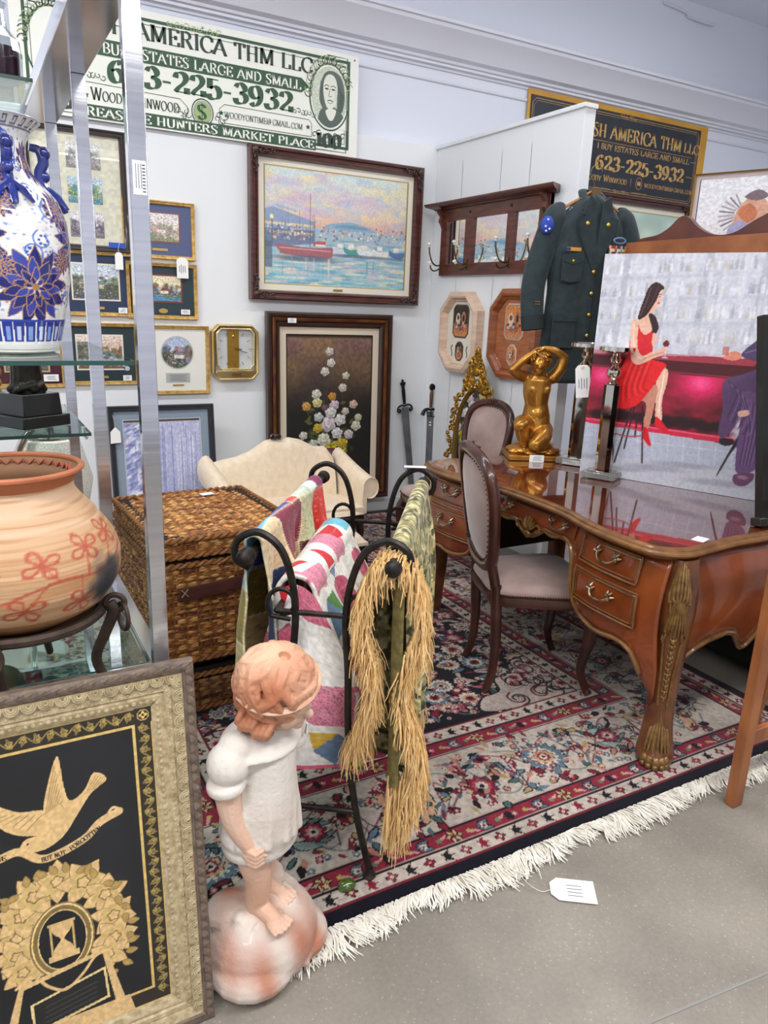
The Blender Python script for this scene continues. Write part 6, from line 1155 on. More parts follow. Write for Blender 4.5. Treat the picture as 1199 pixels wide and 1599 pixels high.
# olive tapestry throw with gold fringe
p = Pic(.74, 1.1, 240, '989060'); p.mix(np.clip((p.fld(44, 66, 5)-.45)*4, 0, .9), 'cfc490'); p.mix(np.clip((p.fld(52, 80, 6)-.55)*4, 0, .9), '44442e'); g2 = np.random.default_rng(9)
for k_ in range(420): p.leaf(g2.random()*.74, g2.random()*1.1, .04, .006, g2.random()*6.3, ['d8cc98', '5a5a38', '3a3c2c', 'b8a868'][k_ % 4])
for x in (.0, .70): p.rect(x, 0, x+.04, 1.1, '3c3a24'); p.rect(x+.012, 0, x+.026, 1.1, 'c8b878')
for z in (.0, .06, 1.02, 1.08): p.rect(0, z, .74, z+.014, '2c2c20', .8)
p.mot(120, 160, .18, 3)
th = drape('olive tapestry throw with long gold fringe hanging over the right rail of the rack', 'tapestry_throw', HW_, .912, .03, .76, .50, .56, p, spread=.02, wave=.014, folds=4, seed=5, cat='throw', hemf=lambda U, V, dn, dl: -.12*np.exp(-((U-.15)/.12)**2)*np.clip(dn/.4, 0, 1))
FG = M('gold_fringe', 'f0cc90', .75, 0, 'd2a462', 40, contrast=.8, sheen=.3); g = random.Random(12); k = MB()
def strand(mb, p0, dr, L, r=.0022, curl=.02, n=5):
    P = [Vector(p0)]; d = Vector(dr).normalized()
    for i in range(n): d = (d+Vector((g.gauss(0, curl), g.gauss(0, curl), -.5+g.gauss(0, curl)))).normalized(); P.append(P[-1]+d*L/n)
    mb.tube(P, [r*(1-.6*i/n) for i in range(n+1)], 3, cap=False)
wl = lambda a, b, z: rk(a, b, z)-ORG
for sd in (-1, 1):                                                  # fringe runs down both near edges of the cloth and along the hems
    drop = .52 if sd < 0 else .70
    for i in range(1700):
        dn = drop*(i/1700)**.9+g.gauss(0, .006); z = .925-dn; b = HW_+sd*(.026+.03*min(1, dn/.2)+.028*sin(dn*14))+(-.03*dn if sd < 0 else 0); a = .02+g.uniform(-.03, .02)+.02*sin(i*.9); b += .012*sin(i*.31)
        strand(k, wl(a, b, z), (-.35*RX.x+g.gauss(0, .20)+sd*.12*RY.x, -.35*RX.y+g.gauss(0, .20)+sd*.12*RY.y, -1.0), g.uniform(.06, .11), g.uniform(.0016, .0026), .20)
for i in range(170): strand(k, wl(-.005+g.uniform(0, .03), HW_+g.uniform(-.03, .03), .93-abs(g.gauss(0, .01))), (g.gauss(0, .5)-.4, g.gauss(0, .4)-.4, -.1), g.uniform(.05, .09), .0024, .3)
for i in range(420): a = .02+.74*i/420; strand(k, wl(a, HW_+.05+.012*sin(a*20), .912-.555-.02), (g.gauss(0, .2), g.gauss(0, .2), -1), g.uniform(.08, .13), .0022, .1)
for i in range(260): a = .02+.74*i/260; strand(k, wl(a, HW_-.05, .912-.49), (g.gauss(0, .2), g.gauss(0, .2), -1), g.uniform(.08, .12), .0022, .1)
for i in range(240): strand(k, wl(.015+g.uniform(-.02, .03), HW_+.03+g.uniform(-.025, .025), .33-g.random()*.14), (g.gauss(0, .15), g.gauss(0, .15), -1), g.uniform(.10, .16), .0024, .08)
f_ = B('fringe', k, FG, th, norm=False, ang=80); f_['kind'] = 'stuff'
k = MB(); k.tube([wl(.0, HW_+.012, .86), wl(-.005, HW_+.016, .55), wl(0, HW_+.018, .30)], .024, 8, flat=.4); B('rolled_edge', k, M('dark_tapestry_edge', '2c2d1a', .8, 0, '9a8c50', 45, contrast=1.2), th)
# ================================================================ green glass egg under the rack foot, white tag on the floor
t = thing('glass_egg', 'green mottled glass egg lying on the rug beside the quilt rack foot', 'ornament', (.745, 1.435, .020)); B('egg', MB().ell((0, 0, .0), (.026, .019, .018), 20, 12), M('green_glass', '55702a', .08, 0, '26380e', 60, coat=1, contrast=1), t)
tg = thing('swing_tag', 'white string tag lying on the concrete at the rug fringe', 'tag', (1.285, 1.165, .004), radians(55)); B('paper', MB().prism([(-.04, -.065), (.04, -.065), (.04, .035), (.02, .055), (-.02, .055), (-.04, .035)], 0, .0015, 'z'), PAPER, tg, smooth=False); B('string', MB().tube(cr([(0, .045, .002), (-.02, .08, .004), (.0, .12, .012), (.03, .14, .02)], 4), .001, 5), STRG, tg)
k = MB(); [k.box((-.02+.012*i, -.01, .0018), (.002, .04, .0004)) for i in range(4)]; B('handwriting', k, INK, tg, smooth=False)['kind'] = 'stuff'
# ================================================================ persian rug with fringe
X0, X1, Y0, Y1 = -.04, 2.70, 1.33, 4.70; W_, H_ = X1-X0, Y1-Y0
p = Pic(W_, H_, 620, '14121c'); g = np.random.default_rng(33)
NAVY, CRE, RED, PNK, BLU, TEA, PEA, BLK_ = '15131e', 'dccfbf', '8a1c34', 'c8707a', '6a7f92', '4f6e70', 'd8a888', '17141a'
def palm(x, y, r, a, b, c, d, n=12, e=BLK_): p.ros(x, y, r*1.1, n, [(1, e)], .28, a, 1, True); p.ros(x, y, r, n, [(1, b), (.68, c), (.42, d), (.2, e)], .25, a, 1, True)
def fl(x, y, r, c, d, n=6): p.ros(x, y, r, n, [(1, BLK_), (.86, c), (.4, d)], .3, g.random()*6)
def vine(P, c=PNK, w=.006): p.curve(P, w, c, .95, 5)
# field: vines, palmettes, leaves, mirrored left-right
cx_ = W_/2
for k_ in range(34):
    x, y = g.random()*cx_, .7+g.random()*(H_-1.4); a_ = g.random()*6.3; s_ = .12+.1*g.random(); P = [(x+s_*(.15+.85*i/9)*cos(a_+i*.62), y+s_*(.15+.85*i/9)*sin(a_+i*.62)) for i in range(10)]
    for m_ in (0, 1): vine([((W_-q[0]) if m_ else q[0], q[1]) for q in P], ['a87880', '8f98a4', 'b89a88'][k_ % 3], .0045)
for k_ in range(720):
    x, y = .48+g.random()*(cx_-.42), .68+g.random()*(H_-1.3); a_ = g.random()*6.3; L = .045+.05*g.random(); c = [CRE, 'c4b2a4', PNK, BLU, 'd4b8a8', 'a89aa0', RED, TEA][g.integers(8)]
    for m_ in (0, 1): p.leaf((W_-x) if m_ else x, y, L, L*.17, (pi-a_) if m_ else a_, c, BLK_, 1 if k_ % 3 == 0 else 0, .25)
pts_ = []
for k_ in range(900):
    x, y = .5+g.random()*(cx_-.46), .72+g.random()*(H_-1.4)
    if all((x-a_)**2+(y-b_)**2 > .088**2 for a_, b_ in pts_): pts_.append((x, y))
for i, (x, y) in enumerate(pts_):
    r_ = .028+.022*g.random(); a_ = g.random()*6
    sch = [(CRE, PEA, RED), (PNK, CRE, BLU), (BLU, CRE, RED), (RED, PNK, CRE), (CRE, BLU, PEA), (PEA, CRE, RED), ('d8c8bc', RED, CRE)][g.integers(7)]
    for m_ in (0, 1): palm((W_-x) if m_ else x, y, r_*1.25, a_, *sch, n=int(8+g.integers(8)))
for k_ in range(800):
    x, y = .48+g.random()*(cx_-.44), .68+g.random()*(H_-1.3)
    for m_ in (0, 1): fl((W_-x) if m_ else x, y, .011+.01*g.random(), [PNK, CRE, PEA, 'e0b0a8', BLU, RED][k_ % 6], [CRE, RED, BLU][k_ % 3])
# cream spandrel cartouches towards the corners and a central medallion
def cart(cx, cy, s, fx_, fy_):
    P = [(cx+fx_*a_*s, cy+fy_*b_*s) for a_, b_ in ((0, 0), (.9, 0), (.88, .16), (.7, .2), (.62, .36), (.42, .34), (.36, .52), (.2, .56), (.16, .8), (0, .88))]
    p.sp(P, BLK_, 1, 6); p.sp([(cx+(x-cx)*.975, cy+(y-cy)*.97) for x, y in P], 'cdbcb2', 1, 6)
    for k_ in range(90):
        u, v = g.random()*.8, g.random()*.75
        if u/.9+v/.88 > .92: continue
        x, y = cx+fx_*u*s, cy+fy_*v*s
        if k_ % 3: P2 = [(x+.05*(1-.09*i)*cos(i*.7+k_), y+.05*(1-.09*i)*sin(i*.7+k_)) for i in range(9)]; p.curve(P2, .0065, ['5a1426', BLK_][k_ % 2]); fl(x, y, .016, [RED, CRE, PNK][k_ % 3], BLU)
        else: palm(x, y, .04, k_, CRE, PNK, RED, 9)
for fx_, fy_ in ((1, 1), (-1, 1), (1, -1), (-1, -1)): cart(.52 if fx_ > 0 else W_-.52, .66 if fy_ > 0 else H_-.66, .60, fx_, fy_)
palm(cx_, H_/2, .5, 0, 'cdbcb2', NAVY, PNK, 16)
for k_ in range(16): a_ = k_*pi/8; palm(cx_+.36*cos(a_), H_/2+.36*sin(a_), .05, a_, RED, CRE, BLU, 9)
# borders: concentric bands measured from the edge
XX, YY = np.meshgrid(p.xs, p.ys); dE = np.minimum(np.minimum(XX, W_-XX), np.minimum(YY, H_-YY))
def band(a_, b_, c): p.a[(dE >= a_) & (dE < b_)] = p.c(c)
band(0, .055, '0d0c1c'); band(.055, .112, 'd2c4b8'); band(.112, .18, '96283f'); band(.18, .50, 'cfc2b6'); band(.50, .575, '96283f'); band(.575, .64, 'd9cabb')
for e in (.055, .64): band(e-.003, e+.003, '7a2030')
for e in (.112, .18, .50, .575): band(e-.004, e+.004, BLK_); band(e+.004, e+.008, 'c8a8a0')
def along(d, n_off, step, fn):
    """place motifs along the ring at distance d from the edge"""
    for (ax, ay, bx, by_) in ((d, d, W_-d, d), (W_-d, d, W_-d, H_-d), (W_-d, H_-d, d, H_-d), (d, H_-d, d, d)):
        L = math.hypot(bx-ax, by_-ay); n = max(1, round(L/step)); a_ = atan2(by_-ay, bx-ax)
        for i in range(n): f = (i+n_off)/n; fn(ax+(bx-ax)*f, ay+(by_-ay)*f, a_, i)
def sprig(x, y, a_, i):
    c = [RED, BLK_, BLK_][i % 3]
    for q in (-1, 0, 1): p.leaf(x-.012*cos(a_), y-.012*sin(a_), .034, .006, a_+q*.75, c)
    for q in (-1, 1): p.leaf(x, y, .022, .005, a_+pi+q*.7, c)
def star(x, y, a_, i): p.ros(x, y, .02, 4, [(1, BLK_), (.8, RED if i % 2 else 'a04050'), (.3, CRE)], .45, a_, 1)
along(.084, .25, .12, sprig); along(.084, .75, .12, star); along(.607, .25, .12, sprig); along(.607, .75, .12, star)
def g1(x, y, a_, i):
    c = i % 4
    if c in (0, 2):
        for q in (-1, 1): p.leaf(x-.02*cos(a_), y-.02*sin(a_), .05, .010, a_+q*.45, BLU, BLK_)
        fl(x, y, .016, CRE, RED)
    elif c == 1:
        for q in range(6): p.leaf(x, y, .028, .007, q*pi/3+a_, 'd8b888', BLK_)
        p.ell(x, y, .008, .008, RED)
    else:
        for q in range(5): p.leaf(x, y, .028, .007, a_+pi+(q-2)*.5, BLK_)
        fl(x+.01*cos(a_), y+.01*sin(a_), .014, PNK, CRE)
def g2_(x, y, a_, i): p.leaf(x, y, .035, .006, a_+.4*(-1)**i, 'd8a8a0'); p.ros(x, y, .010, 5, [(1, 'c8b060' if i % 2 else '7a8f6a')], .3)
along(.146, .5, .105, g1); along(.146, 1, .105, g2_); along(.54, .5, .105, g1); along(.54, 1, .105, g2_)
def mb1(x, y, a_, i):
    ca, sa = cos(a_), sin(a_); ux, uy = ca, sa; nx, ny = -sa, ca; c = i % 4; q_ = lambda u, v: (x+ux*u+nx*v, y+uy*u+ny*v)
    vine([q_(-.16, -.1), q_(-.08, -.03), q_(0, .05), q_(.08, .1), q_(.16, .06)], '7a2a3c', .005); vine([q_(-.15, .1), q_(-.07, .06), q_(.02, -.08), q_(.1, -.11), q_(.17, -.04)], '5a6a6a', .004)
    if c == 0: palm(*q_(0, 0), .085, a_, BLU, CRE, '7a8fa0', 16); palm(*q_(0, -.0), .04, a_, PEA, RED, CRE, 9)
    elif c == 1:
        for s_ in (-1, 1):
            for k_ in range(3): p.leaf(*q_(-.05+.0*k_, s_*.01), .13-.02*k_, .018, a_+s_*(.35+.28*k_), ['7f9494', '6a8080', 'a0b0ac'][k_], BLK_, 0, -s_*.5)
        palm(*q_(.01, 0), .042, a_, RED, PNK, CRE, 8); palm(*q_(.12, 0), .022, a_, RED, CRE, RED, 6)
    elif c == 2:
        p.leaf(*q_(-.1, .06), .2, .036, a_-.2, 'd9a884', BLK_, 1, .1); p.leaf(*q_(.03, -.11), .16, .03, a_+.9, 'dab08c', BLK_, 1, .1); palm(*q_(.02, .09), .034, a_, RED, BLK_, RED, 8)
    else: palm(*q_(0, -.04), .055, a_, RED, 'b05060', CRE, 9); palm(*q_(-.03, .075), .04, a_, CRE, PNK, RED, 10); p.ell(*q_(.08, .08), .03, .02, RED, a_); p.ell(*q_(.08, .08), .014, .01, BLK_, a_)
    for k_ in range(5): vine([q_(-.15+.07*k_, g.uniform(-.13, .13)), q_(-.12+.07*k_, g.uniform(-.1, .1)), q_(-.08+.07*k_, g.uniform(-.12, .12))], [BLK_, '7a2a3c', TEA][k_ % 3], .0038)
    for k_ in range(80):
        u, v = g.uniform(-.15, .15), g.uniform(-.14, .14); r_ = g.random()
        if abs(u) < .05 and abs(v) < .05: continue
        if r_ < .62: p.leaf(*q_(u, v), g.uniform(.03, .055), g.uniform(.006, .011), g.random()*6.3, [BLK_, TEA, '7a2a3c', 'b8a070', BLU, 'c88a78', RED][g.integers(7)], BLK_ if k_ % 3 == 0 else None)
        else: fl(*q_(u, v), .014, [RED, PNK, BLU, PEA][g.integers(4)], CRE, 5)
along(.34, .5, .29, mb1)
# knot rows and gentle wear
p.mot(260, 320, .10, 2); p.mot(14, 16, .07, 3); p.a *= .9*(1-.06*((np.arange(p.ny) % 2)[:, None, None])); p.a = np.clip(p.a, 0, 1)
RUG = VC('wool_pile', .95, .5, 700, sheen=.15, spec=.1)
root = thing('persian_rug', 'navy and cream floral persian rug with white fringe covering the concrete floor', 'rug', ((X0+X1)/2, (Y0+Y1)/2, 0))
Z_ = .0105+.0012*np.sin(XX*9+YY*3)+.0008*np.sin(YY*21); ed = np.clip(dE/.012, 0, 1); Z_ = Z_*np.sqrt(ed)+.001
gmesh('pile', np.stack([XX-W_/2, YY-H_/2, Z_], -1), lin(p.a), RUG, root)
B('foundation', MB().box((0, 0, .002), (W_-.01, H_-.01, .003)), M('rug_base', '2a2420', .9), root, smooth=False)
FR = M('cotton_fringe', 'ece8de', .85, 0, 'd6d0c2', 30, sheen=.2); g = random.Random(5); k = MB()
def fringe(ysg, yb, n):
    for i in range(n):
        x = -W_/2+W_*i/n; L0 = .075+.016*sin(i*.13)+.014*sin(i*.71); an = .30*sin(i*.055)+.45*sin(i*.19+1)+.2*sin(i*.9)
        for q in range(8):
            a_ = an+g.gauss(0, .30); L = L0*g.uniform(.8, 1.12); px, z = x+g.uniform(-.007, .007), .007+g.random()*.010; P = [(px, yb, z)]
            for j in range(1, 5): f = j/4; P.append((px+L*f*sin(a_)+.01*sin(f*6+i)*f, yb+ysg*L*f*cos(a_), max(.003, (z+.008*sin(f*3))*(1-f*.75)+.003+.003*g.random())))
            k.tube(P, [.0028, .0026, .0025, .0022, .001], 3, cap=False)
fringe(-1, -H_/2+.006, 250)
B('fringe', k, FR, root, norm=False, ang=80)['kind'] = 'stuff'
B('woven_hem', MB().box((0, -H_/2-.004, .006), (W_, .02, .009)), FR, root, bev=.003)
# ================================================================ chrome etagere with glass shelves
CH = M('chrome', 'd2d3d8', .09, 1, 'c4c5cc', 3, (1, 1, 30), bump=.06, bs=1.5); CH.node_tree.nodes['Principled BSDF'].inputs['Roughness'].default_value = .12
SE = M('green_glass_edge', '14453c', .15, 0, coat=.5)
t = thing('etagere', 'tall chrome etagere with staggered clear glass shelves, filling the left edge', 'shelf', (-.15, 2.29, 0)); ex, ey = -.15, 2.29; XR, XL = .330, -.63; PW = .036
YA, YB, YC = 1.62, 2.315, 3.0
for x in (XR, XL):
    for y in (YA, YB, YC): B('post', MB().box((x-ex, y-ey, 1.036), (PW, PW*(.7 if y != YA else .8), 2.048)), CH, t, bev=.0015)
    for z in (2.085, .655, .03): wd = .105 if z > 1 else PW; B('side_rail', MB().box((x-ex-(wd-PW)/2*(1 if x > 0 else -1), (YA+YC)/2-ey, z), (wd, YC-YA+.03, .05 if z > 1 else .03)), CH, t, bev=.0015)
for y in (YA, YC):
    for z in (2.085, .655, .03): B('cross_rail', MB().box(((XR+XL)/2-ex, y-ey, z), (XR-XL-PW, .03, .04)), CH, t, bev=.0015)
def shelf(x0, x1, y0, y1, z, th=.009):
    s = B('glass_shelf', MB().box(((x0+x1)/2-ex, (y0+y1)/2-ey, z), (x1-x0, y1-y0, th)), SHELF, t, smooth=False)
    k = MB(); k.box(((x0+x1)/2-ex, y0-ey-.0008, z), (x1-x0, .0016, th+.0004)); B('polished_edge', k, SE, s, smooth=False); B('polished_edge', MB().box((x1-ex+.0006, (y0+y1)/2-ey, z), (.0012, y1-y0, th)), SE, s, smooth=False)
    for x in (x0+.012, x1-.012): B('shelf_pin', MB().tube([(x-ex, y0-ey+.01, z-.012), (x-ex, y0-ey+.035, z-.012)], .005, 8), CH, s)
shelf(XL+.024, XR-.024, YA+.004, YB-.01, 1.367); shelf(XL+.024, XR-.026, YB+.012, YC-.01, 1.10); shelf(XL+.024, XR-.024, YA+.012, YB-.01, .672); shelf(XL+.024, XR-.11, YB+.01, YC-.01, 2.03); shelf(XL+.024, XR-.024, YB+.012, YC-.01, .55)
B('barcode_label', MB().box((XR-ex+.001, YA-ey-PW*.4-.001, 1.725), (.026, .001, .062)), PAPER, t, smooth=False)
k = MB()
for i in range(9): k.box((XR-ex+.009, YA-ey-PW*.4-.0017, 1.70+.006*i), (.006, .0004, .0026))
for i in range(3): k.box((XR-ex-.006+.005*i, YA-ey-PW*.4-.0017, 1.728), (.0012, .0004, .045))
B('barcode', k, INK, t, smooth=False)['kind'] = 'stuff'
# --- blue and white vase
W_, H_ = 1.0, 1.0; p = Pic(1.0, .62, 430, 'f3f2f0'); g = np.random.default_rng(14); CO, LB_, GO = '232a78', '4a6ac8', 'b88a5a'
for k_ in range(900): p.ell(g.random(), .09+.5*g.random(), .0035+.002*g.random(), .003, ['6a8ad8', '8aa4e0', 'c8d0ec'][k_ % 3], 0, .8)
for k_ in range(110):
    x, y = g.random(), .09+.48*g.random(); p.curve([(x+.03*(1-i*.1)*cos(i*.8+k_), y+.03*(1-i*.1)*sin(i*.8+k_)) for i in range(7)], .0035, '5a7cd0')
    for q in range(6): p.ell(x+.012*cos(q), y+.012*sin(q), .0045, .004, '3a5cc0')
def dahlia(x, y, r_):
    for ring, n in ((1, 13), (.74, 11), (.5, 9), (.27, 6)):
        for q in range(n):
            a_ = 2*pi*q/n+ring*3; L = r_*ring; p.leaf(x+L*.3*cos(a_), y+L*.3*sin(a_), L*.72, L*.15, a_, CO if (q+n) % 3 else '3a48a8', 'c09468')
    p.ell(x, y, r_*.09, r_*.09, GO)
for x, y, r_ in ((.07, .16, .11), (.235, .29, .105), (.40, .16, .11), (.565, .29, .105), (.73, .16, .11), (.90, .29, .105), (.16, .50, .06), (.5, .5, .06), (.83, .5, .06), (.33, .44, .05), (.66, .44, .05), (.02, .44, .05), (.15, .235, .035), (.32, .22, .035), (.48, .24, .035), (.65, .22, .035), (.82, .235, .035), (.24, .12, .03), (.57, .12, .03), (.90, .12, .03), (.155, .375, .05), (.49, .38, .05), (.82, .375, .05), (.0, .36, .04), (.30, .375, .035), (.66, .38, .04)):
    for m_ in (-1, 0, 1): dahlia(x+m_, y, r_)
for q in range(30):
    a_ = .0166+q/30
    for s_ in (-1, 1): pass
    p.poly([(a_-.013, .005), (a_+.013, .005), (a_+.015, .062), (a_-.015, .062)], '2c3c9a'); p.poly([(a_-.006, .01), (a_+.006, .01), (a_+.0065, .05), (a_-.0065, .05)], ['c8d4f0', '8aa8e8'][q % 2])
p.rect(0, .062, 1, .068, '3a4ca8'); p.rect(0, .583, 1, .62, 'f0efee')
for q in range(26): a_ = q/26; p.line([(a_, .592), (a_+.02, .592), (a_+.02, .61), (a_+.008, .61), (a_+.008, .60)], .0035, '38406a')
p.line([(0, .587), (1, .587)], .003, '38406a'); p.line([(0, .616), (1, .616)], .003, '38406a'); p.mot(60, 60, .04, 3)
prof = [(0, .085), (.004, .095), (.016, .099), (.02, .100), (.08, .113), (.16, .128), (.24, .134), (.30, .130), (.345, .114), (.375, .086), (.40, .066), (.43, .058), (.46, .060), (.485, .072), (.50, .088), (.503, .092), (.507, .090)]
nz = 300; zz = np.linspace(0, .507, nz); rr2 = np.interp(zz, [a_ for a_, b_ in prof], [b_ for a_, b_ in prof]); ker = np.ones(9)/9; rr2[4:-4] = np.convolve(rr2, ker, 'valid')
th_ = np.linspace(0, 2*pi, 420, endpoint=False); Zs = zz[:, None]+0*th_[None]; P = np.stack([rr2[:, None]*np.cos(th_), rr2[:, None]*np.sin(th_), Zs], -1)
iu = np.clip((th_/(2*pi)*(p.nx-1)).astype(int), 0, p.nx-1); iv = np.clip(((zz-.022)/.485*(p.ny-1)).astype(int), 0, p.ny-1); C = lin(p.a[iv[:, None], iu[None]]); C[zz < .022] = hx('f0efec')
VX, VY = .095, 1.885
t = thing('porcelain_vase', 'large blue and white porcelain vase with gilt flowers, on the upper glass shelf', 'vase', (VX, VY, 1.3725)); t.scale = (1, 1, .94); t.rotation_euler[2] = .5; VG = VC('glazed_porcelain', .12, coat=.6)
gmesh('body', P, C, VG, t, closeu=True); B('inside', MB().lathe([(.088, .507), (.06, .47), (.052, .43), (.052, .40)], 48, cap=True), M('white_glaze', 'eeeeec', .2, coat=.5), t)
BG = M('cobalt_glaze', '24348e', .15, 0, '1a2668', 12, coat=.6)
for a_ in (-.45, -1.9, -3.4, 1.2):
    k = MB(); ca, sa = cos(a_), sin(a_); q = lambda r, z, o=0: (r*ca-o*sa, r*sa+o*ca, z)
    k.tube(cr([q(.066, .455), q(.085, .45), q(.092, .425), q(.082, .40), q(.09, .37), q(.118, .345), q(.132, .32)], 5), [interp([0, .3, .7, 1], [.008, .012, .011, .006], i/30) for i in range(31)], 8); k.ell(q(.094, .445), (.014, .014, .016), 10, 8); k.ell(q(.092, .395), (.012, .012, .014), 8, 6)
    for s in (-1, 1): k.tube([q(.10, .365, 0), q(.115, .35, s*.02), q(.13, .325, s*.035)], [.009, .007, .004], 8)
    B('handle', k, BG, t)
# --- bronze statuette on black base
BZM = M('dark_bronze', '3a352c', .35, .7, '1c1a16', 30, bump=.3, bs=90, contrast=1.2)
t = thing('bronze_statuette', 'dark bronze draped figure on a stepped black base, on the lower glass shelf', 'statuette', (.155, 2.52, 1.1055), radians(32))
B('base', MB().box((0, 0, .018), (.165, .165, .035)), BLK, t, bev=.003); B('plinth', MB().box((0, 0, .068), (.135, .135, .066), taper=.94), BLK, t, bev=.003)
k = MB(); limb(k, [(0, 0, .10), (.0, 0, .15), (.004, 0, .21), (0, 0, .26)], [.048, .04, .044, .034])
for i in range(16): a_ = i*.4; limb(k, [(.042*cos(a_), .036*sin(a_), .105), (.04*cos(a_+.1), .034*sin(a_+.1), .16), (.036*cos(a_), .032*sin(a_), .235)], [.009, .007, .008], 8)
for i in range(7): a_ = i*.9; limb(k, [(.05*cos(a_), .045*sin(a_), .112), (.04*cos(a_+.9), .045*sin(a_+.9), .125)], [.011, .010], 8)
k.ell((0, 0, .26), (.05, .036, .03)); limb(k, [(0, 0, .26), (0, -.005, .33)], [.03, .014]); k.ell((0, -.008, .345), (.02, .024, .028)); limb(k, [(-.04, 0, .28), (-.06, -.02, .24), (-.04, -.045, .22)], [.014, .012, .009]); limb(k, [(.04, 0, .28), (.062, -.015, .24), (.045, -.045, .23)], [.014, .012, .009])
for fx_ in (-1, 1):
    for j in range(4): limb(k, [(fx_*.042, -.045, .222+.005*j), (fx_*.025, -.055, .222+.005*j)], [.004, .003], 6)
blob('draped_figure', k, BZM, t, .0032, 3, .5)
# --- gold tasselled lampshade piece and red figured vase further back on the lower shelves
t = thing('gilt_figure_lamp', 'golden ornate column behind the bronze statuette at the left edge', 'ornament', (.045, 2.86, 1.1055)); k = MB().lathe([(.05, 0), (.055, .01), (.03, .03), (.035, .06), (.05, .12), (.045, .20), (.03, .26), (.04, .28), (.02, .30)], 20)
for i in range(30): a_ = i*2.4; k.ell((.045*cos(a_), .045*sin(a_), .03+.008*i), (.012, .012, .016), 8, 6)
B('column', k, GM, t)
t = thing('figured_vase', 'red vase with dark and cream figures at the left edge behind the clay pot', 'vase', (-.01, 2.72, .5555)); RV = M('red_glaze', 'a82a38', .3, 0, '20202a', 28, coat=.4, contrast=.5); B('body', MB().lathe([(.05, 0), (.055, .01), (.10, .12), (.145, .27), (.13, .36), (.07, .43), (.05, .46), (.065, .49)], 40), RV, t)
k = MB()
for i in range(26): a_ = i*1.3; z = .08+.012*i; r_ = interp([0, .12, .27, .36, .43], [.055, .10, .145, .13, .07], z)+.001; k.ell((r_*cos(a_), r_*sin(a_), z), (.016, .016, .012), 8, 6)
B('cream_figures', k, M('cream_glaze', 'e8d8b8', .4), t)['kind'] = 'stuff'
t = thing('mosaic_lamp_shade', 'white speckled lamp shade and curved nickel arm behind the glass shelves', 'lamp', (.27, 3.32, 0)); k = MB(); k.lathe([(.105, .55), (.13, .60), (.16, .75), (.115, .92), (.10, .925)], 36, cap=False); B('shade', k, M('speckled_shade', 'f2f4f0', .6, 0, 'a8ac98', 160, contrast=.9, bump=.3, bs=120), t)
B('arm', MB().tube(cr([(-.14, -.1, .02), (-.15, -.1, .55), (-.14, -.10, .85), (-.05, -.08, 1.0), (.0, 0, .98), (0, 0, .93)], 6), .016, 10), CHR, t); B('foot', MB().lathe([(.14, 0), (.14, .015), (.03, .03)], 28, Matrix.Translation((-.14, -.1, 0))), CHR, t); B('cap', MB().lathe([(.045, .915), (.05, .925), (.02, .945)], 20), CHR, t)
# --- things on the upper shelves, top left
GLS = pane_mat('cut_crystal', 'dfe4e6', .9, 1.6)
for i, (x, y, s_, lb, c) in enumerate(((.155, 2.42, 1.0, 'cut crystal decanter with dark wine, right one on the top glass shelf', '3a1020'), (.04, 2.48, .9, 'cut crystal jug behind the decanter on the top glass shelf', '5a2c20'))):
    t = thing('crystal_decanter', lb, 'decanter', (x, y, 2.0355)); pr_ = [(.045, 0), (.052, .006), (.055, .07), (.05, .10), (.022, .13), (.018, .17), (.026, .185)]
    k = MB(); k.lathe([(a_*s_, b_*s_) for a_, b_ in pr_], 12); B('bottle', k, GLS, t, smooth=False); B('wine', MB().lathe([(.040*s_, .006), (.046*s_, .012), (.047*s_, .08*s_)], 16), M('wine_'+c, c, .1, coat=.5), t); B('stopper', MB().ell((0, 0, .205*s_), (.018, .018, .022), 8, 6), GLS, t, smooth=False)
t = thing('glass_bowl', 'dark amber glass bowl with blue streaks at the top left corner', 'bowl', (.06, 2.68, 2.229)); B('bowl', MB().lathe([(.02, -.10), (.05, -.07), (.075, -.02), (.08, .03)], 24), M('amber_glass', '5a3424', .08, 0, '28283a', 8, coat=1, contrast=1), t); B('stem', MB().lathe([(.05, -.194), (.05, -.188), (.012, -.18), (.010, -.10), (.02, -.095)], 20), M('amber_glass', '', 0), t)
p = Pic(.12, .10, 40, '8a7a66'); p.mot(10, 10, .3, 2); t = picture('small sepia photo in wide gilt frame, high on the wall at the left edge', (.10, 2.27, 1.515), .26, .24, .035, .02, GOLD, p, mats=((.02, 'd8d2c4'),), name='shelf_picture', rx=-radians(4)); t.location = (.06, 2.26, 1.495)
t.location = (.275, 4.708, 2.46)
# --- clay pot on iron stand, low shelf
W_, H_ = 1.0, .45; p = Pic(1.0, .34, 420, 'c49e7a'); g = np.random.default_rng(5); p.vg(0, .34, 'b0804e', 'd4b292'); p.mix(np.clip((p.fld(4, 24, 2)-.4)*1.5, 0, .5), 'dcc0a4'); p.mix(np.clip((p.fld(9, 90, 7)-.5)*1.5, 0, .5), 'a46c40'); DR = 'b2543c'
p.rect(0, 0, 1, .03, '9a6246')
for m_ in (-1, 0, 1):
    for j in range(4):
        x = .06+.25*j+m_; p.curve([(x-.12, .12), (x-.04, .15), (x+.04, .145), (x+.13, .175)], .0055, DR, .8)
        for (u, v) in ((-.06, .185), (.02, .20), (.09, .21), (-.09, .10), (.0, .095), (.075, .11)):
            p.curve([(x+u*.6, .148), (x+u, v)], .004, DR, .7)
            for q in range(4): a_ = q*1.57+.5; p.curve([(x+u, v), (x+u+.024*cos(a_-.4), v+.020*sin(a_-.4)), (x+u+.032*cos(a_), v+.028*sin(a_)), (x+u+.024*cos(a_+.4), v+.020*sin(a_+.4)), (x+u, v)], .0045, DR, .85, 4)
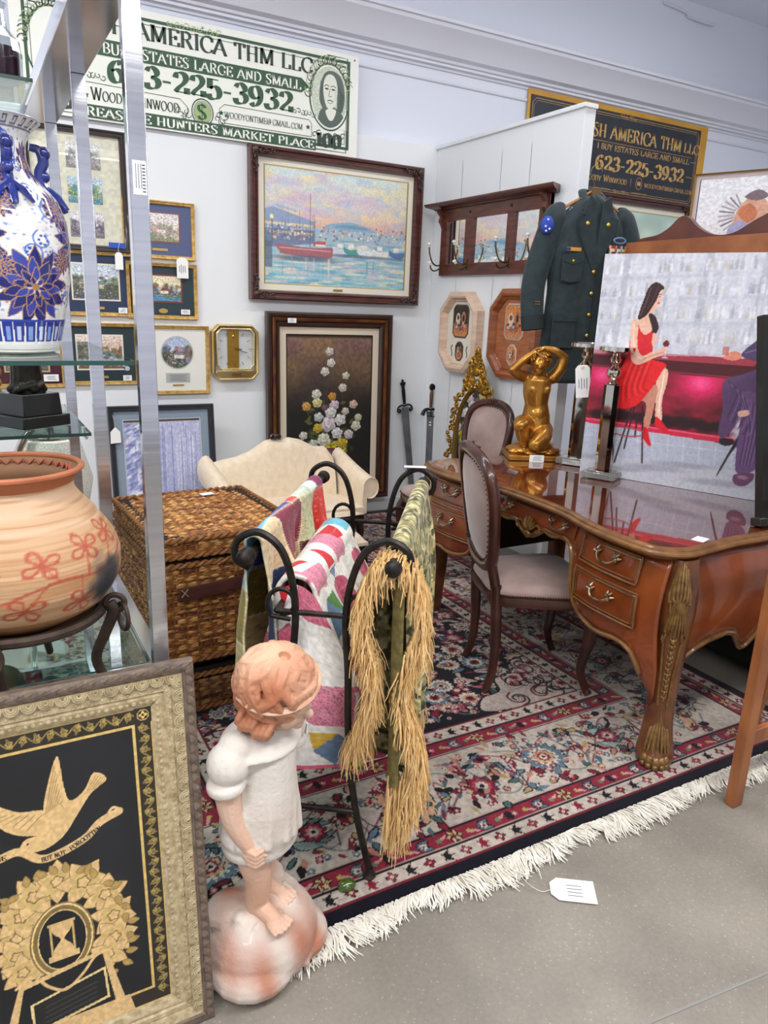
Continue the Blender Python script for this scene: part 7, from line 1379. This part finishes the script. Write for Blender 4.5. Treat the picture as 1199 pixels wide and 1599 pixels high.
for k_ in range(120): p.ell(.62+.02*g.standard_normal()+.0, .115+.022*g.standard_normal(), .012, .010, '2c3038', .3, .25, .6)
prof = [(0, .05), (.01, .09), (.06, .155), (.11, .178), (.16, .180), (.20, .168), (.25, .138), (.285, .112), (.305, .104), (.32, .108), (.335, .118), (.342, .122)]
zz = np.linspace(0, .342, 160); rr2 = np.interp(zz, [a_ for a_, b_ in prof], [b_ for a_, b_ in prof]); rr2[4:-4] = np.convolve(rr2, ker, 'valid'); th_ = np.linspace(0, 2*pi, 300, endpoint=False)
Pn = np.stack([(rr2[:, None]+.0015*np.sin(3*th_))*np.cos(th_), (rr2[:, None]+.0015*np.sin(3*th_))*np.sin(th_), zz[:, None]+0*th_], -1); iu = np.clip((th_/(2*pi)*(p.nx-1)).astype(int), 0, p.nx-1); iv = np.clip((zz/.342*(p.ny-1)).astype(int), 0, p.ny-1); C = lin(p.a[iv[:, None], iu[None]]); C[zz > .312] = hx('b06844')
t = thing('clay_pot', 'round tan clay pot with red painted vines and flared rim, on an iron stand', 'pot', (.05, 1.62, .83), radians(100)); t.scale = (1.13, 1.13, .97); gmesh('body', Pn, C, VC('burnished_clay', .6, .25, 90), t, closeu=True); RIM = M('clay_rim', 'b8704c', .6, 0, 'a05a3a', 14, bump=.2)
B('rim', MB().tube([(.1215*cos(a_), .1215*sin(a_), .343) for a_ in np.linspace(0, 2*pi, 60, endpoint=False)], .006, 8, closed=True), RIM, t); B('inside', MB().lathe([(.122, .343), (.098, .32), (.095, .30), (.12, .25), (.15, .18), (.14, .08), (.02, .02)], 48, cap=False), M('clay_inside', '8a6448', .8), t)
k = MB(); P = [(.108*cos(a_), .108*sin(a_), .334-.006*(i % 2)) for i, a_ in enumerate(np.linspace(0, 2*pi, 60, endpoint=False))]; P = [(.104*cos(a_), .104*sin(a_), .326+.011*(i % 2)) for i, a_ in enumerate(np.linspace(0, 2*pi, 64, endpoint=False))]; k.tube([(x*.985, y*.985, z) for x, y, z in P], .0026, 5, closed=True); B('zigzag_line', k, M('red_slip', 'a04a34', .7), t)
IRO = M('aged_iron', '57463a', .6, .4, '2e2620', 30, bump=.3, bs=120, contrast=1)
t = thing('pot_stand', 'rusty iron stand with ring handles holding the clay pot', 'stand', (.05, 1.62, .6775)); t.scale = (1.1, 1.1, 1); k = MB().tube([(.145*cos(a_), .145*sin(a_), .175) for a_ in np.linspace(0, 2*pi, 48, endpoint=False)], .011, 8, closed=True); B('hoop', k, IRO, t)
B('tray', MB().lathe([(.02, .145), (.10, .15), (.135, .175)], 32, cap=False), M('clay_inside', '', 0), t)
for i in range(4):
    a_ = -.35+i*pi/2; q = lambda r, z: (r*cos(a_), r*sin(a_), z); B('leg', MB().tube(cr([q(.16, .19), q(.168, .17), q(.15, .12), q(.13, .06), q(.15, .0)], 5), [interp([0, .5, 1], [.010, .009, .007], j/20) for j in range(21)], 8, flat=1.3), IRO, t)
    B('scroll', MB().tube([q(.172+.018*cos(b_), .190+.018*sin(b_)) for b_ in np.linspace(-1.8, 3.4, 14)], .006, 8), IRO, t)
    c_ = q(.186, .158); B('ring_handle', MB().tube([(c_[0]+.022*cos(b_)*sin(a_+.6), c_[1]-.022*cos(b_)*cos(a_+.6), c_[2]+.030*sin(b_)) for b_ in np.linspace(0, 2*pi, 24, endpoint=False)], .0045, 8, closed=True), IRO, t)
t = thing('stone_carving', 'dark grey rough stone carving under the lower glass shelf at the left edge', 'carving', (.0, 1.93, 0)); k = MB(); g = random.Random(8)
for i in range(26): k.ell((g.uniform(-.16, .16), g.uniform(-.10, .10), g.uniform(.08, .52)), (g.uniform(.05, .1), g.uniform(.05, .09), g.uniform(.05, .11)), 10, 8)
k.box((0, 0, .06), (.36, .26, .12)); blob('stone', k, M('dark_stone', '4a4846', .7, 0, '24221f', 9, bump=.4, bs=40, contrast=1.2), t, .009, 2, .5)
# ================================================================ memorial picture in the carved frame, leaning at bottom left
CF = M('carved_cream_gilt', 'd6c6a0', .5, .05, '8a7450', 70, bump=.35, bs=110, contrast=1); CFD = M('frame_outer_bronze', '8a7868', .42, .2, '4c4038', 50, bump=.3, bs=110, contrast=1)
FW, FH = .62, .818; mw = .083
t = thing('memorial_picture', 'black and gold memorial print with dove in wide carved frame, leaning at bottom left', 'picture', (.022, 1.262, .0), 0, rx=-radians(6)); lc = FH/2; t.scale = (1, .42, 1)
B('frame', MB().fr(sq(0, lc, FW, FH), [(0, 0), (0, -.042), (.006, -.05), (.013, -.050), (.018, -.044), (.024, -.046), (.035, -.040), (.043, -.030), (.046, -.033), (.055, -.033), (.059, -.026), (.064, -.028), (.07, -.024), (.078, -.016), (mw, -.012), (mw, 0)]), CF, t, ang=25)
B('outer_edge', MB().fr(sq(0, lc, FW+.002, FH+.002), [(0, 0), (0, -.044), (.008, -.053), (.020, -.0525), (.024, -.046), (.02, -.04)]), CFD, t, ang=25)
k, k2, k3 = MB(), MB(), MB()
def rim(ins, step, fn, both=True):
    w, h = FW/2-ins, FH/2-ins
    for (ax, az, bx, bz) in ((-w, lc+h, w, lc+h), (w, lc+h, w, lc-h), (-w, lc-h, -w, lc+h)):
        L = math.hypot(bx-ax, bz-az); n = int(L/step); dx, dz = (bx-ax)/L, (bz-az)/L
        for i in range(n): s_ = (i+.5)*L/n; fn(ax+dx*s_, az+dz*s_, dx, dz, i)
rim(.0095, .021, lambda x, z, dx, dz, i: k2.tube([(x-dx*.012+dz*.003, -.052, z-dz*.012-dx*.003), (x, -.056, z), (x+dx*.012-dz*.004, -.052, z+dz*.012+dx*.004)], [.004, .008, .004], 6))
def scl(x, z, dx, dz, i):
    for r_, y in ((.0125, -.044), (.0085, -.047), (.0045, -.049)): k.tube([(x+dx*r_*cos(a_)+dz*r_*sin(a_)*1.1, y, z+dz*r_*cos(a_)-dx*r_*sin(a_)*1.1) for a_ in np.linspace(-.5, pi+.5, 8)], .0022, 5)
rim(.028, .027, scl); rim(.0505, .0115, lambda x, z, dx, dz, i: k3.ell((x+dz*.002*(-1)**i, -.035, z+dx*.002*(-1)**i), (.0032, .0025, .0032), 6, 4)); rim(.071, .0125, lambda x, z, dx, dz, i: k3.ell((x, -.0265, z), (.0036, .0035, .0036) if i % 2 else (.0045, .0025, .0045), 6, 5))
for m_, nm, mt_ in ((k2, 'rope_carving', CFD), (k, 'scallop_carving', CF), (k3, 'bead_carving', CF)): B(nm, m_, mt_, t, norm=False)['kind'] = 'stuff'
k = MB(); [k.tube([(s*(FW/2-.004), -.0525, lc+FH/2-.004), (s*(FW/2-.04), -.037, lc+FH/2-.04), (s*(FW/2-mw), -.0135, lc+FH/2-mw)], .0009, 4) for s in (-1, 1)]; B('mitre_gap', k, M('mitre_dark', '2a2018', .8), t)
iw, ih = FW-2*mw, FH-2*mw
p = Pic(iw, ih, 330, '16181c'); GP, GPD = 'e6c288', '8a7040'; p.mix(np.clip((p.fld(4, 5, 3)-.5)*.8, 0, .25), '2e323a'); bw = .032
dEd = np.minimum(np.minimum(np.meshgrid(p.xs, p.ys)[0], iw-np.meshgrid(p.xs, p.ys)[0]), np.minimum(np.meshgrid(p.xs, p.ys)[1], ih-np.meshgrid(p.xs, p.ys)[1]))
p.a[dEd < bw] = p.c('2a241a'); p.a[(dEd >= bw) & (dEd < bw+.006)] = p.c('e0bf72'); p.a[dEd < .0015] = p.c('e0bf72')
for (ax, az, bx, bz) in ((bw/2, bw/2, bw/2, ih), (iw-bw/2, bw/2, iw-bw/2, ih-bw), (bw, ih-bw/2, iw-bw, ih-bw/2)):
    L = math.hypot(bx-ax, bz-az); n = int(L/.022)
    for i in range(n):
        f = (i+.5)/n; x, z = ax+(bx-ax)*f, az+(bz-az)*f; s_ = (-1)**i; dx, dz = (bx-ax)/L, (bz-az)/L
        p.curve([(x-dx*.012, z-dz*.012), (x-dz*.009*s_, z+dx*.009*s_), (x+dx*.012, z+dz*.012)], .0018, 'b09858'); p.ros(x, z, .0075, 5, [(1, 'a89050'), (.45, '3a3018')], .3, i); p.leaf(x, z, .012, .003, atan2(dz, dx)+1.2*s_, 'b09858'); p.leaf(x, z, .012, .003, atan2(dz, dx)-1.9*s_, '8a7444')
p.rect(iw-bw, ih-bw, iw, ih, '2a241a'); p.ell(iw-bw/2, ih-bw/2, .0115, .0115, 'e0bf72'); p.ell(iw-bw/2, ih-bw/2, .010, .010, '2a241a'); p.ros(iw-bw/2, ih-bw/2, .008, 4, [(1, 'e0bf72'), (.4, '2a241a')], .4)
# place art from photograph measures: x from the right inner edge, z from the inner top
ax_ = lambda px, pz: (iw-.0+(px-212)*.00105, ih-bw-.006-(pz)*.00104)
def A(L): return [(iw-bw-.006-(212-x+.057*(y-1150))*.00124, ih-bw-.006-(y-1150-(212-x)*.19)*.00136) for x, y in L]
p.sp(A([(50, 1318), (58, 1305), (75, 1300), (82, 1292), (85, 1250), (104, 1186), (112, 1230), (120, 1253), (140, 1240), (155, 1214), (173, 1225), (150, 1245), (128, 1278), (110, 1305), (85, 1322), (62, 1325)]), GP); p.sp(A([(85, 1297), (60, 1300), (35, 1292), (10, 1270), (-10, 1248), (20, 1252), (50, 1264), (85, 1266)]), GP)
for i in range(8): p.line(A([(86+i*3, 1270-i*2), (100+i*1.5, 1200+i*9)]), .0014, GPD, .8); p.line(A([(80-i*9, 1272-i*1), (60-i*9, 1292-i*4)]), .0014, GPD, .8)
for i in range(5): p.line(A([(145+i*3, 1240), (158+i*3, 1218+i*2)]), .0012, GPD, .8)
p.ell(*A([(60, 1312)])[0], .0022, .0022, '2a2010'); p.curve(A([(-10, 1330), (15, 1332), (48, 1322), (75, 1336), (100, 1332), (140, 1312), (162, 1290), (190, 1276)]), .016, GP); p.curve(A([(170, 1285), (180, 1270), (190, 1272)]), .005, GP)
FX = MB()
for wd, (x0, y0, x1, y1), in (('GONE', (0, 1335, 32, 1328)), ('BUT NOT', (78, 1338, 112, 1330)), ('FORGOTTEN', (118, 1326, 163, 1298))):
    a0, a1 = A([(x0, y0), (x1, y1)]); k = MB(); L = math.hypot(a1[0]-a0[0], a1[1]-a0[1]); text(k, wd, 0, L, -.0045, .0095, 0, wt=1.3); an = atan2(a1[1]-a0[1], a1[0]-a0[0]); FX.add([(a0[0]+v[0]*cos(an)-v[2]*sin(an), -.001, a0[1]+v[0]*sin(an)+v[2]*cos(an)) for v in k.v], k.f)
ctr = (105, 1470); g = np.random.default_rng(7)
for a_, r_, s_ in ((-2.9, 66, 24), (-2.5, 72, 26), (-2.1, 78, 26), (-1.65, 84, 24), (-1.2, 84, 26), (-.75, 84, 24), (-.35, 78, 24), (.05, 74, 24), (.4, 70, 22), (3.0, 66, 24), (2.65, 66, 22)):
    x, y = A([(ctr[0]+r_*cos(a_), ctr[1]+r_*1.15*sin(a_))])[0]; R_ = s_*.00140
    for q in range(6): p.leaf(x, y, R_*1.35, R_*.42, q*1.05+a_, GP, GPD)
    p.ros(x, y, R_*.8, 5, [(1, 'd8b878'), (.5, GPD), (.38, GP)], .25, a_)
for k_ in range(30): a_ = -3.3+k_*.15; p.leaf(*A([(ctr[0]+95*cos(a_), ctr[1]+108*sin(a_))])[0], .024, .006, -a_+g.normal(), 'b8985a', GPD)
c_ = A([(103, 1465)])[0]; p.ell(*c_, .058, .080, GPD); p.ell(*c_, .055, .077, 'f0d698'); p.ell(*c_, .052, .073, GPD); p.ell(*c_, .044, .064, 'f0d698'); p.ell(*c_, .042, .062, '101216')
hx0, hz0 = c_; p.sp([(hx0-.018, hz0+.034), (hx0+.018, hz0+.034), (hx0+.014, hz0+.016), (hx0+.003, hz0+.002), (hx0+.015, hz0-.014), (hx0+.017, hz0-.030), (hx0-.017, hz0-.030), (hx0-.015, hz0-.014), (hx0-.003, hz0+.002), (hx0-.014, hz0+.016)], GP)
for s in (-1, 1): p.line([(hx0+s*.02, hz0-.03), (hx0+s*.02, hz0+.035)], .004, 'd8b878')
p.rect(hx0-.025, hz0+.034, hx0+.025, hz0+.04, 'd8b878'); p.rect(hx0-.028, hz0-.042, hx0+.028, hz0-.03, GP)
p.poly(A([(20, 1599), (40, 1528), (165, 1490), (200, 1599)]), GP); p.poly(A([(26, 1640), (46, 1534), (160, 1498), (192, 1640)]), '14161a'); p.poly(A([(54, 1560), (164, 1520), (170, 1572), (58, 1608)]), 'f0d698'); p.poly(A([(58, 1562), (161, 1525), (166, 1569), (61, 1603)]), '1c1e20')
for i in range(5): p.line(A([(75, 1568+i*8), (150, 1543+i*8)]), .0012, '8a8060', .7)
p.curve(A([(36, 1530), (60, 1515), (80, 1535), (105, 1545), (130, 1525), (150, 1500), (170, 1495)]), .006, GP); p.poly(A([(0, 1640), (8, 1610), (200, 1575), (215, 1620)]), GP); p.mot(90, 120, .08, 4)
plate('print', p, PRINT, t, -iw/2, lc-ih/2, -.009); o = B('lettering', FX, M('banner_black', '', 0), t, smooth=False, norm=False); o.location = (-iw/2, -.009, lc-ih/2)
B('glass', MB().box((0, -.0125, lc), (iw, .0015, ih)), PANE, t, smooth=False); B('backing', MB().box((0, .002, lc), (FW-.02, .004, FH-.02)), M('backing_board', '', 0), t, smooth=False); B('price_label', MB().box((-.065+.0, -.0145, lc+ih/2-.088), (.035, .001, .024)), PAPER, t, smooth=False)
tag(B('wooden_batten', MB().box((.315, 1.455, .03), (.03, .30, .035), (0, .1, -.35)), M('pale_pine', 'c8a464', .6, 0, 'b08a4c', 8, (1, 6, 1)), None, bev=.002), 'pale pine slat on the rug between the carved frame and the girl statue base', 'slat')
# ================================================================ terracotta girl statue
TC = VC('painted_terracotta', .75, .5, 90, coat=.1)
t = thing('garden_statue', 'painted terracotta statue of a small barefoot girl standing on a rock', 'statue', (.478, 1.345, .0), radians(30)); t.scale = (1, 1, .965)
def tcol(base, rust, amt, seed, con=.55):
    r = np.random.default_rng(seed); F = r.normal(size=(5, 3))*22; ph = r.random(5)*6
    def f(co, no):
        n = sum(np.sin(co@F[i]+ph[i]) for i in range(5))/5; a = np.clip(amt+n*con, 0, 1)[:, None]; return np.array(hx(base))*(1-a)+np.array(hx(rust))*a
    return f
k = MB(); g = random.Random(2)
k.ell((0, 0, .075), (.142, .125, .11), 24, 14); k.ell((.03, .02, .12), (.10, .09, .06), 18, 10); k.ell((-.06, -.02, .05), (.10, .10, .055), 16, 10); k.ell((.06, -.03, .05), (.09, .10, .055), 16, 10); k.ell((.07, .05, .16), (.05, .045, .035)); k.ell((-.05, .06, .15), (.06, .05, .04))
for i in range(110): a_ = g.random()*6.3; z = g.uniform(.03, .17); r_ = .128*(1-(z/.235)**2); k.ell((r_*cos(a_), r_*.88*sin(a_), z), (g.uniform(.010, .026), g.uniform(.010, .022), g.uniform(.008, .02)), 8, 6)
rock = blob('rock', k, TC, t, .0042, 2, .4, colfn=tcol('d6c8bd', 'b0694a', .30, 3, .9))
k = MB()
for s, fy_, fz in ((-1, -.018, .175), (1, .022, .175)):
    x = s*.03; limb(k, [(s*.038, .0, .42), (s*.04, -.008, .34), (s*.034, fy_-.0, .27), (x, fy_+.008, .20), (x, fy_+.01, .185)], [.047, .040, .031, .027, .024], 16)
    k.ell((x, fy_+.012, .182), (.022, .026, .018)); limb(k, [(x, fy_-.005, .184), (x*1.15, fy_-.045, .176)], [.022, .018], 12); k.ell((x*1.18, fy_-.052, .172), (.026, .020, .012))
    for j in range(5): q = (j-2)*.0112; L = [.0, .004, .005, .003, -.004][j] if s > 0 else [-.004, .003, .005, .004, .0][j]; r_ = .0080 if (j == 0 and s > 0) or (j == 4 and s < 0) else .0064; caps(k, (x*1.18+q, fy_-.060, .171), (x*1.18+q*1.1, fy_-.074-L, .1685), r_, r_*.92, 8)
# arms: right hangs with a closed fist, left behind
limb(k, [(-.085, .005, .615), (-.100, .006, .54), (-.095, -.004, .46), (-.078, -.028, .395)], [.031, .028, .024, .018], 14)
limb(k, [(.085, .005, .615), (.105, .02, .54), (.102, .03, .48), (.085, .045, .43)], [.031, .028, .024, .018], 14)
for hx_, hy, hz, s in ((-.074, -.034, .375, -1), (.08, .05, .41, 1)):
    k.ell((hx_, hy, hz), (.020, .024, .022), 12, 10)
    for j in range(4): z = hz+.014-.0102*j; caps(k, (hx_+s*.014, hy-.004, z), (hx_+s*.012, hy-.022, z-.001), .0058, .0056, 8); caps(k, (hx_+s*.012, hy-.022, z-.001), (hx_-s*.006, hy-.026, z-.002), .0056, .0052, 8)
    caps(k, (hx_-s*.010, hy-.012, hz+.012), (hx_-s*.014, hy-.028, hz-.002), .0072, .006, 8)
# neck, head bowed to her left
HC = Vector((.010, -.040, .735)); HM = Matrix.Rotation(.36, 3, 'X') @ Matrix.Rotation(.22, 3, 'Z') @ Matrix.Rotation(-.10, 3, 'Y')
h = lambda x, y, z: tuple(HC+HM @ Vector((x, y, z)))
limb(k, [(0, .004, .64), (.004, -.010, .69)], [.036, .034]); 
def he(c, r): k.ell(h(*c), r, 16, 12, HM.to_4x4())
he((0, 0, .01), (.068, .074, .078)); he((0, -.022, -.035), (.052, .05, .04)); he((-.032, -.045, -.022), (.024, .022, .022)); he((.032, -.045, -.022), (.024, .022, .022)); he((0, -.062, -.054), (.016, .014, .014)); he((0, -.077, -.012), (.010, .012, .012)); he((0, -.070, .006), (.007, .008, .016)); he((0, -.069, -.033), (.015, .008, .005)); he((0, -.066, -.041), (.012, .008, .005))
for s in (-1, 1): he((s*.024, -.064, .008), (.012, .006, .006)); he((s*.024, -.066, .022), (.016, .006, .004)); he((s*.068, .005, -.01), (.010, .014, .018))
blob('figure', k, TC, t, .0026, 2, .4, colfn=tcol('e2bfa9', 'cc987a', .28, 5))
k = MB()
k.ell((0, 0, .60), (.098, .066, .052), 20, 12); limb(k, [(0, 0, .60), (0, 0, .53), (0, .004, .46), (0, .004, .40)], [.076, .078, .088, .090], 22); k.ell((0, .004, .385), (.100, .082, .050), 24, 12); k.ell((0, .0, .655), (.05, .045, .025))
for s in (-1, 1): k.ell((s*.096, .006, .598), (.045, .047, .048), 16, 12); k.lathe([(.036, -.012), (.041, -.008), (.041, .006), (.036, .012)], 20, Matrix.Translation((s*.104, .006, .553)) @ Matrix.Rotation(s*.12, 4, 'Y'))
for i in range(13): a_ = i*2*pi/13+.2*sin(i*5); limb(k, [(.074*cos(a_), .066*sin(a_), .53), (.083*cos(a_+.12), .073*sin(a_+.12), .46), (.090*cos(a_+.05), .078*sin(a_+.05), .39)], [.006, .011, .013], 8)
for s in (-1, 1): k.ell((s*.072, .004, .628), (.042, .040, .034), 14, 10)
k.lathe([(.088, -.022), (.094, -.014), (.096, .0), (.09, .01)], 30, Matrix.Translation((0, .004, .36)) @ Matrix.Diagonal((1, .84, 1, 1)))
k.lathe([(.045, .04), (.075, .022), (.102, -.004), (.104, -.010), (.092, -.012), (.05, .01)], 32, Matrix.Translation((0, -.002, .622)) @ Matrix.Rotation(.12, 4, 'X') @ Matrix.Diagonal((1, .76, 1, 1)))
blob('dress', k, TC, t, .0038, 3, .45, colfn=tcol('dcd5cc', 'c8b4a4', .15, 9))
k = MB(); g = random.Random(6); he((0, .012, .020), (.071, .073, .071)); he((0, .035, -.02), (.075, .055, .05))
for i in range(150):
    break
for lay in range(2):
    for i in range(30):
        a_ = (i+.5*lay)*2*pi/30; fr2 = abs(((a_+pi/2+pi) % (2*pi))-pi); b1 = (.50 if fr2 < .75 else -.55-.3*g.random()) if lay == 0 else (.60 if fr2 < .75 else .1-.5*g.random()); P = []
        for q in range(16):
            f = q/15; b_ = 1.42+(b1-1.42)*f; aw = a_+(.16+.05*lay)*sin(f*9+i*1.9)*min(1, f*2)+.25*f; rr3 = 1.02+.035*lay+.05*sin(f*pi)*(i % 2)
            P.append(h(.076*rr3*cos(aw)*cos(b_), .012+.078*rr3*sin(aw)*cos(b_), .020+.076*rr3*sin(b_)))
        k.tube(P, [.0072+.0025*sin(f*pi) for f in np.linspace(0, 1, 16)], 6)
for i in range(46):
    a_, b_ = g.random()*2*pi, g.uniform(-.75, .5); n_ = Vector((cos(a_)*cos(b_), sin(a_)*cos(b_), sin(b_))); c_ = Vector((n_.x*.078, .012+n_.y*.080, .020+n_.z*.078))
    if c_.y < -.045 and c_.z < .045 and abs(c_.x) < .05: continue
    e1 = n_.cross(Vector((0, 0, 1))).normalized(); e2 = n_.cross(e1); r_ = g.uniform(.013, .026); sg = g.choice((-1, 1)); a0 = g.random()*6; k.tube([h(*(c_+n_*(.004+.004*q/5)+(e1*cos(a0+sg*q)+e2*sin(a0+sg*q))*r_*(1-.15*q))) for q in np.linspace(0, 5, 12)], [.0062]*10+[.005, .003], 6)
for i in range(0):
    a_, b_ = g.random()*2*pi, g.uniform(-.75, 1.25); x, y, z = .078*cos(a_)*cos(b_), .012+.080*sin(a_)*cos(b_), .020+.078*sin(b_)
    if y < -.045 and z < .045 and abs(x) < .05: continue
    L = g.uniform(.025, .04); w_ = g.uniform(-1, 1); P = [h(x*(1+.10*sin(q))-.0*q+sin(a_+w_)*L*.35*sin(q*1.3), y*(1+.10*sin(q))+cos(a_)*L*.3*sin(q*1.3), z+L*.5*cos(q)) for q in np.linspace(0, 4.2, 8)]; k.tube(P, [.008, .009, .009, .0085, .008, .007, .006, .004], 6)
for s in (-1, 1):
    for i in range(7):
        for j in range(2): k.tube([h(s*(.062+.012*j)+.014*cos(q), -.03+.014*i*.8+.0*q, -.035-.006*(i % 3)+.016*sin(q)) for q in np.linspace(0, 5, 8)], .0085, 6)
for i in range(9): k.tube([h(-.045+.011*i+.010*cos(q), -.066+.004*abs(i-4), .052-.002*abs(i-4)+.014*sin(q)) for q in np.linspace(0, 4.6, 8)], .008, 6)
blob('curly_hair', k, TC, t, .0022, 1, .4, colfn=tcol('dcae90', 'a55c36', .42, 12, .8))
hb = MB(); hb.tube([h(.0815*cos(a_), .012+.0835*sin(a_), .032+.014*(-sin(a_))+.018*cos(a_)) for a_ in np.linspace(0, 2*pi, 40, endpoint=False)], .0085, 8, closed=True, flat=.8); B('hair_ribbon', hb, M('pale_terracotta', 'e0bda6', .7, 0, 'cf9e80', 20), t)
B('price_sticker', MB().box((.121, -.030, .585), (.002, .022, .03), (0, .1, -.6)), PAPER, t, smooth=False, label='small white price sticker on the sleeve')
